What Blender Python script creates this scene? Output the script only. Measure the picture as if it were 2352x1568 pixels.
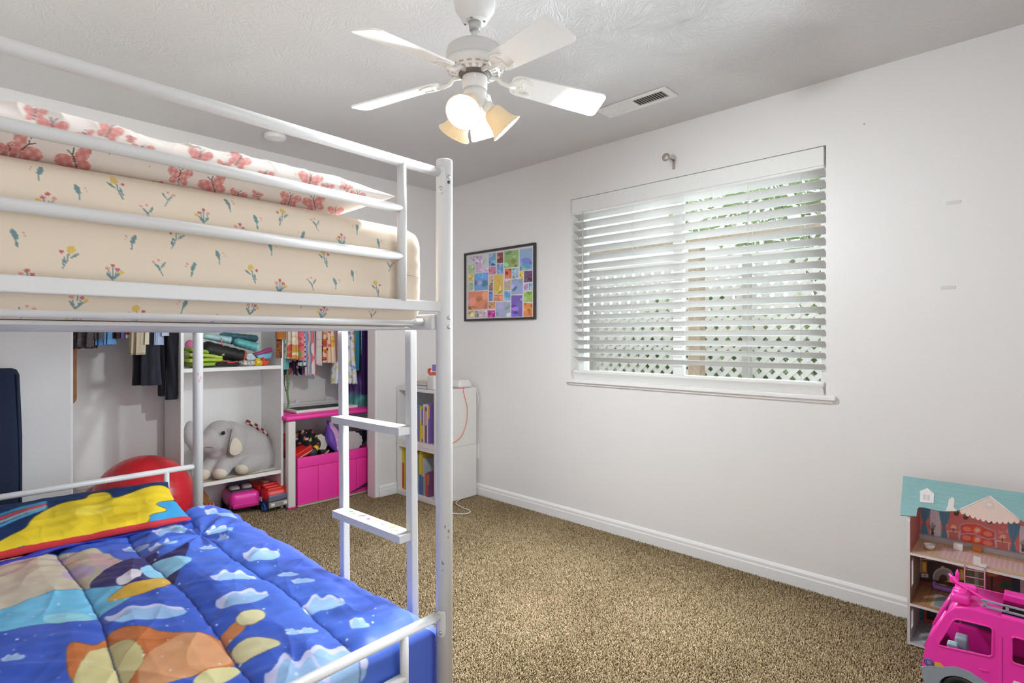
import bpy, math, random
import numpy as np
from mathutils import Vector, Matrix, noise as mnoise
from mathutils.geometry import tessellate_polygon

for o in list(bpy.data.objects):
    bpy.data.objects.remove(o)
S = bpy.context.scene
COL = S.collection
random.seed(7)
RNG = np.random.default_rng(7)

# ------------------------------------------------------------------ camera, light, exposure
FPX, CX, HV, CAMH, YAW = 1276.0, 1176.0, 774.0, 1.22, math.radians(43.8)
cam = bpy.data.cameras.new('camera')
cam.sensor_fit = 'HORIZONTAL'
cam.sensor_width = 36.0
cam.lens = 36.0 * FPX / 2352.0
cam.shift_y = -(784.0 - HV) / 2352.0
cam.clip_start = 0.02
camo = bpy.data.objects.new('camera', cam)
COL.objects.link(camo)
camo.location = (0, 0, CAMH)
camo.rotation_euler = (math.pi / 2, 0, YAW - math.pi / 2)
S.camera = camo

S.view_settings.view_transform = 'Standard'
S.view_settings.look = 'None'
S.view_settings.gamma = 1.0
S.view_settings.use_curve_mapping = False
S.view_settings.exposure = 0.33
S.cycles.max_bounces = 12
S.cycles.diffuse_bounces = 9
S.cycles.glossy_bounces = 4
S.cycles.transmission_bounces = 6
S.cycles.sample_clamp_indirect = 4.0
S.cycles.caustics_reflective = False
S.cycles.caustics_refractive = False

world = bpy.data.worlds.new('sky')
S.world = world
world.use_nodes = True
WN = world.node_tree.nodes
WN['Background'].inputs['Color'].default_value = (0.93, 0.97, 1.0, 1)
WN['Background'].inputs['Strength'].default_value = 1.1
BULB, BULB_COL = 1480.0, (0.90, 0.975, 0.99)          # radiance of each lamp bulb under the fan
def area(name, loc, rot, sx, sy, power, col=(1, 1, 1)):
    l = bpy.data.lights.new(name, 'AREA'); l.shape = 'RECTANGLE'; l.size = sx; l.size_y = sy; l.energy = power; l.color = col
    o = bpy.data.objects.new(name, l); COL.objects.link(o); o.location = loc; o.rotation_euler = rot
    return o
# daylight lamp outside the glass; added fill lamps inside blind and behind camera
DAY = (0.885, 0.97, 1.03)
area('window_daylight', (3.16, 1.52, 1.62), (0, math.radians(82), 0), 1.3, 1.5, 36, DAY)
area('window_fill_inner', (2.68, 1.52, 1.45), (0, math.radians(64), 0), 1.0, 1.45, 45, DAY).data.spread = math.radians(140)
area('fill_light_back', (0.9, -0.68, 1.2), (math.radians(88), 0, math.radians(17)), 2.2, 1.7, 8.5, DAY).data.spread = math.radians(112)

# ------------------------------------------------------------------ pixel <-> place helpers (used to measure the room)
FW = np.array([math.cos(YAW), math.sin(YAW), 0.0])
RT = np.array([math.sin(YAW), -math.cos(YAW), 0.0])
CAMP = np.array([0.0, 0.0, CAMH])
def ray(u, v):
    return FW + RT * (u - CX) / FPX + np.array([0, 0, 1.0]) * (HV - v) / FPX
def hitx(u, v, x):
    d = ray(u, v); return CAMP + d * x / d[0]
def hity(u, v, y):
    d = ray(u, v); return CAMP + d * y / d[1]
def hitz(u, v, z):
    d = ray(u, v); return CAMP + d * (z - CAMH) / d[2]
def pix(P):
    Q = np.asarray(P, float) - CAMP
    t = np.maximum(Q @ FW, 1e-3)
    return CX + FPX * (Q @ RT) / t, HV - FPX * Q[..., 2] / t

# ------------------------------------------------------------------ colour and materials
def lin(c):
    if isinstance(c, str):
        c = [int(c[i:i + 2], 16) for i in (0, 2, 4)]
    c = np.asarray(c, float) / 255.0
    return np.where(c <= 0.04045, c / 12.92, ((c + 0.055) / 1.055) ** 2.4)
MATS = {}
def mat(name, col, rough=0.5, metal=0.0, bump=0.0, bscale=60.0, var=0.0, sheen=0.0, coat=0.0, spec=0.5, vscale=None):
    if name in MATS: return MATS[name]
    m = bpy.data.materials.new(name); m.use_nodes = True
    nt = m.node_tree; b = nt.nodes['Principled BSDF']
    c = [float(x) for x in lin(col)]
    b.inputs['Base Color'].default_value = (*c, 1)
    b.inputs['Roughness'].default_value = rough
    b.inputs['Metallic'].default_value = metal
    b.inputs['Specular IOR Level'].default_value = spec
    if sheen: b.inputs['Sheen Weight'].default_value = sheen
    if coat:
        b.inputs['Coat Weight'].default_value = coat; b.inputs['Coat Roughness'].default_value = 0.15
    tc = nt.nodes.new('ShaderNodeTexCoord')
    n = nt.nodes.new('ShaderNodeTexNoise'); n.inputs['Scale'].default_value = bscale; n.inputs['Detail'].default_value = 3
    nt.links.new(tc.outputs['Object'], n.inputs['Vector'])
    if bump:
        bp = nt.nodes.new('ShaderNodeBump'); bp.inputs['Strength'].default_value = bump; bp.inputs['Distance'].default_value = 0.004
        nt.links.new(n.outputs['Fac'], bp.inputs['Height']); nt.links.new(bp.outputs['Normal'], b.inputs['Normal'])
    n2 = n
    if vscale:
        n2 = nt.nodes.new('ShaderNodeTexNoise'); n2.inputs['Scale'].default_value = vscale; n2.inputs['Detail'].default_value = 3
        nt.links.new(tc.outputs['Object'], n2.inputs['Vector'])
    v = var if var else 0.015
    r = nt.nodes.new('ShaderNodeValToRGB')
    r.color_ramp.elements[0].position = 0.3; r.color_ramp.elements[1].position = 0.7
    r.color_ramp.elements[0].color = (*[x * (1 - v) for x in c], 1)
    r.color_ramp.elements[1].color = (*[min(1, x * (1 + v)) for x in c], 1)
    nt.links.new(n2.outputs['Fac'], r.inputs['Fac']); nt.links.new(r.outputs['Color'], b.inputs['Base Color'])
    MATS[name] = m
    return m
def painted(name, rough=0.8, bump=0.0, bscale=300.0, sheen=0.0, spec=0.3):
    """Printed surface: the print lives in the mesh's colour attribute."""
    if name in MATS: return MATS[name]
    m = bpy.data.materials.new(name); m.use_nodes = True
    nt = m.node_tree; b = nt.nodes['Principled BSDF']
    a = nt.nodes.new('ShaderNodeVertexColor'); a.layer_name = 'print'
    nt.links.new(a.outputs['Color'], b.inputs['Base Color'])
    b.inputs['Roughness'].default_value = rough
    b.inputs['Specular IOR Level'].default_value = spec
    if sheen: b.inputs['Sheen Weight'].default_value = sheen
    if bump:
        tc = nt.nodes.new('ShaderNodeTexCoord')
        n = nt.nodes.new('ShaderNodeTexNoise'); n.inputs['Scale'].default_value = bscale; n.inputs['Detail'].default_value = 2
        nt.links.new(tc.outputs['Object'], n.inputs['Vector'])
        bp = nt.nodes.new('ShaderNodeBump'); bp.inputs['Strength'].default_value = bump; bp.inputs['Distance'].default_value = 0.003
        nt.links.new(n.outputs['Fac'], bp.inputs['Height']); nt.links.new(bp.outputs['Normal'], b.inputs['Normal'])
    MATS[name] = m
    return m

# ------------------------------------------------------------------ mesh builder
XF = {}          # object name -> world matrix of the frame its mesh coordinates live in
def rotz(a): return Matrix.Rotation(a, 4, 'Z')
def trs(loc, rz=0.0, rx=0.0, ry=0.0):
    return Matrix.Translation(loc) @ Matrix.Rotation(rz, 4, 'Z') @ Matrix.Rotation(ry, 4, 'Y') @ Matrix.Rotation(rx, 4, 'X')
def frame(p, zaxis, xhint=(1, 0, 0)):
    z = Vector(zaxis).normalized(); x = Vector(xhint)
    if abs(x.normalized().dot(z)) > 0.95: x = Vector((0, 1, 0))
    y = z.cross(x).normalized(); x = y.cross(z)
    m = Matrix((x, y, z)).transposed().to_4x4(); m.translation = Vector(p)
    return m
class MB:
    def __init__(s): s.v = []; s.f = []; s.s = []; s.c = None
    def add(s, v, f, smooth=False, M=None):
        k = len(s.v)
        if M is not None: v = [tuple(M @ Vector(p)) for p in v]
        s.v += [tuple(map(float, p)) for p in v]; s.f += [tuple(i + k for i in q) for q in f]; s.s += [smooth] * len(f)
        return s
    def box(s, x0, x1, y0, y1, z0, z1, M=None):
        v = [(x, y, z) for z in (z0, z1) for y in (y0, y1) for x in (x0, x1)]
        return s.add(v, [(0, 2, 3, 1), (4, 5, 7, 6), (0, 1, 5, 4), (2, 6, 7, 3), (0, 4, 6, 2), (1, 3, 7, 5)], False, M)
    def cbox(s, c, d, M=None):
        return s.box(c[0] - d[0] / 2, c[0] + d[0] / 2, c[1] - d[1] / 2, c[1] + d[1] / 2, c[2] - d[2] / 2, c[2] + d[2] / 2, M)
    def rbox(s, c, d, r, M=None, k=4):
        """box with rounded edges of radius r"""
        v, f = rbox_arrays(d, r, [k * 2 + 2] * 3, clustered=True)
        v = v + np.array(c)
        return s.add(v, f, True, M)
    def lathe(s, prof, n=32, M=None, smooth=True, ripple=None):
        v = []; f = []
        for r, z in prof:
            for i in range(n):
                a = 2 * math.pi * i / n
                rr = r if ripple is None else r * ripple(a, z)
                v.append((rr * math.cos(a), rr * math.sin(a), z))
        for j in range(len(prof) - 1):
            for i in range(n):
                a, b = j * n + i, j * n + (i + 1) % n
                f.append((a, b, b + n, a + n))
        if prof[0][0] > 1e-6: f.append(tuple(range(n - 1, -1, -1)))
        if prof[-1][0] > 1e-6: f.append(tuple(range((len(prof) - 1) * n, len(prof) * n)))
        s.add(v, f, smooth, M)
        return s
    def shell(s, prof, n=32, M=None, ripple=None):
        """open surface of revolution"""
        k = len(s.f); s.lathe(prof, n, M, True, ripple)
        m = (len(prof) - 1) * n
        s.f = s.f[:k + m]; s.s = s.s[:k + m]
        return s
    def cyl(s, p0, p1, r, n=20, r1=None, M=None):
        p0 = Vector(p0); p1 = Vector(p1); L = (p1 - p0).length
        A = frame(p0, p1 - p0)
        if M is not None: A = M @ A
        r1 = r if r1 is None else r1
        k = len(s.f); s.lathe([(r, 0), (r1, L)], n, A, True)
        s.s[k + n:] = [False] * (len(s.s) - k - n)
        return s
    def tube(s, pts, r, n=12, M=None, caps=True, flat=1.0):
        P = [Vector(p) for p in pts]; v = []; f = []
        rs = r if hasattr(r, '__len__') else [r] * len(P)
        up = None
        for i, p in enumerate(P):
            t = (P[min(i + 1, len(P) - 1)] - P[max(i - 1, 0)]).normalized()
            if up is None:
                up = Vector((0, 0, 1)) if abs(t.z) < 0.9 else Vector((1, 0, 0))
            a = t.cross(up).normalized(); up = a.cross(t).normalized()
            for j in range(n):
                q = 2 * math.pi * j / n
                v.append(p + a * math.cos(q) * rs[i] + up * math.sin(q) * rs[i] * flat)
        for i in range(len(P) - 1):
            for j in range(n):
                a, b = i * n + j, i * n + (j + 1) % n
                f.append((a, b, b + n, a + n))
        if caps:
            f.append(tuple(range(n - 1, -1, -1))); f.append(tuple(range((len(P) - 1) * n, len(P) * n)))
        k = len(s.f); s.add(v, f, True, M)
        if caps: s.s[-2:] = [False, False]
        return s
    def ball(s, c, r, nu=24, nv=16, M=None):
        r = r if hasattr(r, '__len__') else (r, r, r)
        v = []; f = []
        for j in range(nv + 1):
            b = math.pi * j / nv
            for i in range(nu):
                a = 2 * math.pi * i / nu
                v.append((c[0] + r[0] * math.sin(b) * math.cos(a), c[1] + r[1] * math.sin(b) * math.sin(a), c[2] - r[2] * math.cos(b)))
        for j in range(nv):
            for i in range(nu):
                a, b2 = j * nu + i, j * nu + (i + 1) % nu
                f.append((a, b2, b2 + nu, a + nu))
        return s.add(v, f, True, M)
    def plate(s, outer, holes, z0, z1, M=None):
        """flat sheet outline (with holes) given thickness z0..z1"""
        loops = [outer] + list(holes)
        flat = [p for l in loops for p in l]; n = len(flat)
        tri = tessellate_polygon([[Vector((p[0], p[1], 0)) for p in l] for l in loops])
        v = [(p[0], p[1], z0) for p in flat] + [(p[0], p[1], z1) for p in flat]
        f = []
        for t in tri:
            a, b, c = [Vector((flat[i][0], flat[i][1])) for i in t]
            cr = (b - a).x * (c - a).y - (b - a).y * (c - a).x
            if abs(cr) < 1e-12: continue
            q = t if cr > 0 else (t[0], t[2], t[1])
            f.append((q[2], q[1], q[0])); f.append((q[0] + n, q[1] + n, q[2] + n))
        k = 0
        for li, l in enumerate(loops):
            m = len(l)
            ar = sum(l[i][0] * l[(i + 1) % m][1] - l[(i + 1) % m][0] * l[i][1] for i in range(m))
            ccw = (ar > 0) == (li == 0)
            for i in range(m):
                a, b = k + i, k + (i + 1) % m
                f.append((a, b, b + n, a + n) if ccw else (b, a, a + n, b + n))
            k += m
        return s.add(v, f, False, M)
    def build(s, name, material, parent=None, world=True, bevel=0.0, seg=2, subsurf=0, colors=None, remesh=0.0, smoothall=None):
        me = bpy.data.meshes.new(name)
        v = np.array(s.v, float)
        loc = None
        if parent is None:
            lo, hi = v.min(0), v.max(0)
            loc = ((lo[0] + hi[0]) / 2, (lo[1] + hi[1]) / 2, lo[2]); v = v - np.array(loc)
        elif world:
            Mi = np.array(XF[parent.name].inverted()); v = v @ Mi[:3, :3].T + Mi[:3, 3]
        me.from_pydata(v.tolist(), [], s.f)
        me.polygons.foreach_set('use_smooth', s.s if smoothall is None else [smoothall] * len(s.f))
        if colors is not None:
            ca = me.color_attributes.new('print', 'FLOAT_COLOR', 'POINT')
            cc = np.ones((len(v), 4)); cc[:, :3] = lin(colors)
            ca.data.foreach_set('color', cc.ravel())
        me.update()
        o = bpy.data.objects.new(name, me); COL.objects.link(o)
        if material is not None: me.materials.append(material)
        if parent is not None:
            o.parent = parent; XF[o.name] = XF[parent.name]
        else:
            o.location = loc; XF[o.name] = Matrix.Translation(loc)
        if remesh:
            r = o.modifiers.new('remesh', 'REMESH'); r.mode = 'VOXEL'; r.voxel_size = remesh; r.use_smooth_shade = True
            q = o.modifiers.new('smooth', 'SMOOTH'); q.iterations = 6; q.factor = 0.6
        if bevel:
            b = o.modifiers.new('bevel', 'BEVEL'); b.width = bevel; b.segments = seg; b.limit_method = 'ANGLE'; b.angle_limit = 0.7
            b.harden_normals = False
        if subsurf:
            q = o.modifiers.new('subsurf', 'SUBSURF'); q.levels = subsurf; q.render_levels = subsurf
        return o

def rbox_arrays(d, r, n, clustered=False):
    """rounded box centred at the origin: d sizes, r radius, n divisions per axis"""
    d = np.asarray(d, float); h = d / 2; r = min(r, h.min() * 0.999)
    def axis(i):
        if clustered:
            k = max(2, (n[i] - 2) // 2)
            a = -h[i] + r * (1 - np.cos(np.linspace(0, math.pi / 2, k + 1)))
            return np.concatenate([a, -a[::-1]]) if h[i] - r > 1e-6 else np.concatenate([a, -a[::-1][1:]])
        return np.linspace(-h[i], h[i], n[i] + 1)
    ax = [axis(i) for i in range(3)]
    idx = {}; V = []; F = []
    def vid(i, j, k):
        key = (i, j, k)
        if key not in idx:
            idx[key] = len(V); V.append((ax[0][i], ax[1][j], ax[2][k]))
        return idx[key]
    N = [len(a) - 1 for a in ax]
    for a, b, c in ((0, 1, 2), (1, 2, 0), (2, 0, 1)):
        for side in (0, N[c]):
            for i in range(N[a]):
                for j in range(N[b]):
                    q = []
                    for di, dj in ((0, 0), (1, 0), (1, 1), (0, 1)):
                        key = [0, 0, 0]; key[a] = i + di; key[b] = j + dj; key[c] = side
                        q.append(vid(*key))
                    F.append(tuple(q) if side else tuple(q[::-1]))
    V = np.array(V); inner = np.clip(V, -(h - r), h - r); dd = V - inner
    L = np.linalg.norm(dd, axis=1, keepdims=True)
    V = inner + dd / np.maximum(L, 1e-9) * r
    return V, F
def grid_faces(nu, nv, close=False):
    f = []
    m = nu if close else nu + 1
    for j in range(nv):
        for i in range(nu):
            a = j * m + i; b = j * m + (i + 1) % m
            f.append((a, b, b + m, a + m))
    return f

# ------------------------------------------------------------------ things
def tag(o, label, cat, group=None, kind=None):
    o['label'] = label; o['category'] = cat
    if group: o['group'] = group
    if kind: o['kind'] = kind
    return o
def thing(name, label, cat, loc=(0, 0, 0), rz=0.0, group=None):
    o = bpy.data.objects.new(name, None); COL.objects.link(o)
    o.location = loc; o.rotation_euler = (0, 0, rz); o.empty_display_size = 0.05
    XF[o.name] = trs(loc, rz)
    return tag(o, label, cat, group)
def struct(name, mb, m, parent=None, **k):
    o = mb.build(name, m, parent, **k)
    if parent is None: o['kind'] = 'structure'
    return o

# ------------------------------------------------------------------ print painting on (x, y) arrays
class Paint:
    def __init__(s, X, Y, base):
        s.X = np.asarray(X, float); s.Y = np.asarray(Y, float)
        s.C = np.tile(np.asarray(lin_inv(base), float), (len(s.X), 1))
    def put(s, m, c, a=1.0):
        s.C[m] = s.C[m] * (1 - a) + np.asarray(lin_inv(c), float) * a
    def ell(s, cx, cy, rx, ry, c, rot=0.0, a=1.0):
        dx, dy = s.X - cx, s.Y - cy; co, si = math.cos(rot), math.sin(rot)
        s.put(((dx * co + dy * si) / rx) ** 2 + ((-dx * si + dy * co) / ry) ** 2 < 1, c, a)
    def poly(s, pts, c, a=1.0):
        s.put(inpoly(s.X, s.Y, pts), c, a)
    def blob(s, pts, c, a=1.0, edge=None, ew=2.0):
        P = smooth_loop(pts)
        if edge is not None: s.line(P + [P[0]], ew, edge)
        s.put(inpoly(s.X, s.Y, P), c, a)
    def line(s, pts, w, c, a=1.0):
        m = np.zeros(len(s.X), bool)
        for (x0, y0), (x1, y1) in zip(pts[:-1], pts[1:]):
            dx, dy = x1 - x0, y1 - y0; L = dx * dx + dy * dy + 1e-12
            t = np.clip(((s.X - x0) * dx + (s.Y - y0) * dy) / L, 0, 1)
            m |= (s.X - x0 - t * dx) ** 2 + (s.Y - y0 - t * dy) ** 2 < (w / 2) ** 2
        s.put(m, c, a)
    def rect(s, x0, x1, y0, y1, c, a=1.0):
        s.put((s.X >= x0) & (s.X < x1) & (s.Y >= y0) & (s.Y < y1), c, a)
def lin_inv(c):
    if isinstance(c, str): return [int(c[i:i + 2], 16) for i in (0, 2, 4)]
    return c
def soften(C, rows, cols, n=1):
    """soften a printed grid by about one thread so edges do not saw-tooth"""
    A = np.array(C).reshape(rows, cols, 3)
    for _ in range(n):
        B = np.pad(A, ((1, 1), (0, 0), (0, 0)), 'edge'); A = (B[:-2] + 2 * B[1:-1] + B[2:]) / 4
        B = np.pad(A, ((0, 0), (1, 1), (0, 0)), 'edge'); A = (B[:, :-2] + 2 * B[:, 1:-1] + B[:, 2:]) / 4
    return A.reshape(-1, 3)
def inpoly(X, Y, pts):
    m = np.zeros(len(X), bool); n = len(pts)
    for i in range(n):
        x0, y0 = pts[i]; x1, y1 = pts[(i + 1) % n]
        if y0 == y1: continue
        c = ((y0 > Y) != (y1 > Y)) & (X < (x1 - x0) * (Y - y0) / (y1 - y0) + x0)
        m ^= c
    return m
def smooth_loop(pts, it=3):
    P = [tuple(p) for p in pts]
    for _ in range(it):
        Q = []
        for i in range(len(P)):
            a, b = P[i], P[(i + 1) % len(P)]
            Q.append((a[0] * .75 + b[0] * .25, a[1] * .75 + b[1] * .25)); Q.append((a[0] * .25 + b[0] * .75, a[1] * .25 + b[1] * .75))
        P = Q
    return P
def wob(X, Y, f, seed, n=6):
    r = np.random.default_rng(seed); z = np.zeros_like(X)
    for i in range(n):
        a = r.uniform(0, 2 * math.pi); k = f * r.uniform(0.6, 1.7)
        z = z + np.sin((X * math.cos(a) + Y * math.sin(a)) * k + r.uniform(0, 6.28)) / n
    return z
# ================================================================== ROOM SHELL
H = 2.44; WX = 2.945; CY = 3.68; LX = -0.36; BY = -0.72       # window wall, closet wall, left wall, back wall
wall_m = mat('wall_paint', 'e9e6e4', 0.42, bump=0.10, bscale=140, var=0.01, spec=0.35)
trim_m = mat('trim_paint', 'efedeb', 0.35)
def ceiling_material():
    m = bpy.data.materials.new('ceiling_crows_foot'); m.use_nodes = True
    nt = m.node_tree; b = nt.nodes['Principled BSDF']; N = nt.nodes.new; L = nt.links.new
    b.inputs['Base Color'].default_value = (*[float(x) for x in lin('d8d6d5')], 1)
    b.inputs['Roughness'].default_value = 0.36; b.inputs['Specular IOR Level'].default_value = 0.5
    tc = N('ShaderNodeTexCoord')
    wn = N('ShaderNodeTexNoise'); wn.inputs['Scale'].default_value = 5.0
    L(tc.outputs['Object'], wn.inputs['Vector'])
    wm = N('ShaderNodeVectorMath'); wm.operation = 'SCALE'; wm.inputs['Scale'].default_value = 0.10
    L(wn.outputs['Color'], wm.inputs[0])
    wa = N('ShaderNodeVectorMath'); wa.operation = 'ADD'
    L(tc.outputs['Object'], wa.inputs[0]); L(wm.outputs[0], wa.inputs[1])
    hs = []
    for sc, off in ((4.2, 0.0), (3.3, 7.3)):
        mp = N('ShaderNodeVectorMath'); mp.operation = 'MULTIPLY_ADD'
        mp.inputs[1].default_value = (sc, sc, 0); mp.inputs[2].default_value = (off, off * 1.7, 0)
        L(wa.outputs[0], mp.inputs[0])
        vo = N('ShaderNodeTexVoronoi'); vo.voronoi_dimensions = '2D'; vo.inputs['Scale'].default_value = 1.0
        L(mp.outputs[0], vo.inputs['Vector'])
        d = N('ShaderNodeVectorMath'); d.operation = 'SUBTRACT'
        L(mp.outputs[0], d.inputs[0]); L(vo.outputs['Position'], d.inputs[1])
        sx = N('ShaderNodeSeparateXYZ'); L(d.outputs[0], sx.inputs[0])
        at = N('ShaderNodeMath'); at.operation = 'ARCTAN2'; L(sx.outputs['Y'], at.inputs[0]); L(sx.outputs['X'], at.inputs[1])
        am = N('ShaderNodeMath'); am.operation = 'MULTIPLY'; am.inputs[1].default_value = 11.0; L(at.outputs[0], am.inputs[0])
        rm = N('ShaderNodeMath'); rm.operation = 'MULTIPLY'; rm.inputs[1].default_value = 5.0; L(vo.outputs['Distance'], rm.inputs[0])
        sc2 = N('ShaderNodeSeparateColor'); L(vo.outputs['Color'], sc2.inputs[0])
        cm = N('ShaderNodeMath'); cm.operation = 'MULTIPLY'; cm.inputs[1].default_value = 30.0; L(sc2.outputs[0], cm.inputs[0])
        cb = N('ShaderNodeCombineXYZ'); L(am.outputs[0], cb.inputs[0]); L(rm.outputs[0], cb.inputs[1]); L(cm.outputs[0], cb.inputs[2])
        no = N('ShaderNodeTexNoise'); no.inputs['Scale'].default_value = 1.0; no.inputs['Detail'].default_value = 2; no.inputs['Roughness'].default_value = 0.6
        L(cb.outputs[0], no.inputs['Vector'])
        rp = N('ShaderNodeMapRange'); rp.inputs['From Min'].default_value = 0.45; rp.inputs['From Max'].default_value = 0.62
        L(no.outputs['Fac'], rp.inputs['Value']); hs.append(rp)
    mx = N('ShaderNodeMath'); mx.operation = 'MAXIMUM'; L(hs[0].outputs[0], mx.inputs[0]); L(hs[1].outputs[0], mx.inputs[1])
    bp = N('ShaderNodeBump'); bp.inputs['Strength'].default_value = 0.30; bp.inputs['Distance'].default_value = 0.0035
    L(mx.outputs[0], bp.inputs['Height']); L(bp.outputs['Normal'], b.inputs['Normal'])
    return m
def carpet_material():
    m = bpy.data.materials.new('carpet_frieze'); m.use_nodes = True
    nt = m.node_tree; b = nt.nodes['Principled BSDF']; N = nt.nodes.new; L = nt.links.new
    b.inputs['Roughness'].default_value = 0.95; b.inputs['Specular IOR Level'].default_value = 0.1
    b.inputs['Sheen Weight'].default_value = 0.15
    tc = N('ShaderNodeTexCoord')
    n1 = N('ShaderNodeTexNoise'); n1.inputs['Scale'].default_value = 100; n1.inputs['Detail'].default_value = 3; n1.inputs['Roughness'].default_value = 0.65
    n2 = N('ShaderNodeTexNoise'); n2.inputs['Scale'].default_value = 7; n2.inputs['Detail'].default_value = 3
    vo = N('ShaderNodeTexVoronoi'); vo.inputs['Scale'].default_value = 115
    for n in (n1, n2, vo): L(tc.outputs['Object'], n.inputs['Vector'])
    r = N('ShaderNodeValToRGB'); e = r.color_ramp.elements
    e[0].position = 0.36; e[0].color = (*[float(x) for x in lin('47361f')], 1)
    e[1].position = 0.64; e[1].color = (*[float(x) for x in lin('b3966b')], 1)
    q = e.new(0.5); q.color = (*[float(x) for x in lin('7c6442')], 1)
    L(n1.outputs['Fac'], r.inputs['Fac'])
    r2 = N('ShaderNodeMapRange'); r2.inputs['From Min'].default_value = 0.3; r2.inputs['From Max'].default_value = 0.7
    r2.inputs['To Min'].default_value = 0.90; r2.inputs['To Max'].default_value = 1.08
    L(n2.outputs['Fac'], r2.inputs['Value'])
    mu = N('ShaderNodeVectorMath'); mu.operation = 'SCALE'; L(r.outputs['Color'], mu.inputs[0]); L(r2.outputs[0], mu.inputs['Scale'])
    L(mu.outputs[0], b.inputs['Base Color'])
    ad = N('ShaderNodeMath'); ad.operation = 'SUBTRACT'; L(n1.outputs['Fac'], ad.inputs[0]); L(vo.outputs['Distance'], ad.inputs[1])
    bp = N('ShaderNodeBump'); bp.inputs['Strength'].default_value = 0.9; bp.inputs['Distance'].default_value = 0.012
    L(ad.outputs[0], bp.inputs['Height']); L(bp.outputs['Normal'], b.inputs['Normal'])
    return m
CLX0, CLX1, CLY0, CLY1 = 0.30, 2.62, CY + 0.12, 4.30            # closet interior
JX0, JX1, HEAD = 0.512, 2.335, 2.05                                # closet opening
T = 0.12
struct('floor', MB().box(LX - T, WX + T, BY - T, CLY1 + T, -0.08, -0.011), carpet_material())
def carpet_pile():
    """twisted cut pile standing on the carpet backing; tips level with z = 0"""
    P = []
    for (x0, x1, y0, y1, s) in ((0.95, WX - .012, 0.0, CY, .0056), (JX0 + .3, CLX1, CY, CLY1, .0075), (LX, 0.95, BY, 1.4, .013), (0.95, WX - .012, BY, 0.0, .010), (LX, .95, 3.0, CY, .014)):
        xx, yy = np.meshgrid(np.arange(x0, x1, s), np.arange(y0, y1, s))
        a = np.stack([xx.ravel(), yy.ravel()], 1) + RNG.uniform(-.55, .55, (xx.size, 2)) * s
        P.append(np.concatenate([a, np.full((len(a), 1), s)], 1))
    P = np.concatenate(P); keep = ~((P[:, 0] > JX1 - .02) & (P[:, 1] > CY - .004) & (P[:, 1] < CLY0)); P = P[keep]
    n = len(P); w = P[:, 2] * RNG.uniform(.42, .62, n)
    h = .0122 + RNG.normal(0, .0013, n); lean = RNG.normal(0, .0024, (n, 2)); lean[:, 0] += .002 * np.sin(P[:, 1] * 3.1 + P[:, 0] * 2); lean[:, 1] += .002 * np.cos(P[:, 0] * 2.7)
    th = RNG.uniform(0, 6.28, n)
    V = np.zeros((n, 7, 3))
    for k in range(3):
        a = th + k * 2.0944
        V[:, k, 0] = P[:, 0] + w * np.cos(a); V[:, k, 1] = P[:, 1] + w * np.sin(a); V[:, k, 2] = -.0125
        b = a + .9
        V[:, 3 + k, 0] = P[:, 0] + lean[:, 0] * .7 + w * .95 * np.cos(b); V[:, 3 + k, 1] = P[:, 1] + lean[:, 1] * .7 + w * .95 * np.sin(b); V[:, 3 + k, 2] = -.0125 + h * .72
    V[:, 6, 0] = P[:, 0] + lean[:, 0]; V[:, 6, 1] = P[:, 1] + lean[:, 1]; V[:, 6, 2] = -.0125 + h
    f4 = np.array([[0, 1, 4, 3], [1, 2, 5, 4], [2, 0, 3, 5]]); f3 = np.array([[3, 4, 6], [4, 5, 6], [5, 3, 6]])
    base = (np.arange(n) * 7)[:, None, None]
    loops = np.concatenate([(f4[None] + base).reshape(n, -1), (f3[None] + base).reshape(n, -1)], 1).ravel()
    starts = np.array([0, 4, 8, 12, 15, 18]); ls = (np.arange(n)[:, None] * 21 + starts[None]).ravel()
    me = bpy.data.meshes.new('carpet_pile'); me.vertices.add(n * 7); me.vertices.foreach_set('co', V.ravel().astype(np.float32))
    me.loops.add(len(loops)); me.loops.foreach_set('vertex_index', loops.astype(np.int32))
    me.polygons.add(len(ls)); me.polygons.foreach_set('loop_start', ls.astype(np.int32))
    me.update(calc_edges=True); me.validate()
    pal = np.array([lin_inv(c) for c in ('5a4a34', '746147', '8b775a', 'a08b6c', 'b39e7f', 'c3b092')], float)
    mix = np.clip(.5 + .22 * RNG.normal(0, 1, n) + .10 * wob(P[:, 0], P[:, 1], 9, 77), 0, .999) * 5
    i = mix.astype(int); f_ = (mix - i)[:, None]; c = pal[i] * (1 - f_) + pal[np.minimum(i + 1, 5)] * f_
    ca = me.color_attributes.new('print', 'FLOAT_COLOR', 'POINT'); cc = np.ones((n, 7, 4)); cc[:, :, :3] = lin(c)[:, None, :]
    ca.data.foreach_set('color', cc.ravel())
    o = bpy.data.objects.new('carpet_pile', me); COL.objects.link(o); me.materials.append(painted('carpet_yarn', .95, spec=.1))
    return tag(o, 'brown twisted cut pile of the fitted carpet', 'carpet', kind='stuff')
carpet_pile()
struct('ceiling', MB().box(LX - T, WX + T, BY - T, CLY1 + T, H, H + 0.08), ceiling_material())
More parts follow.
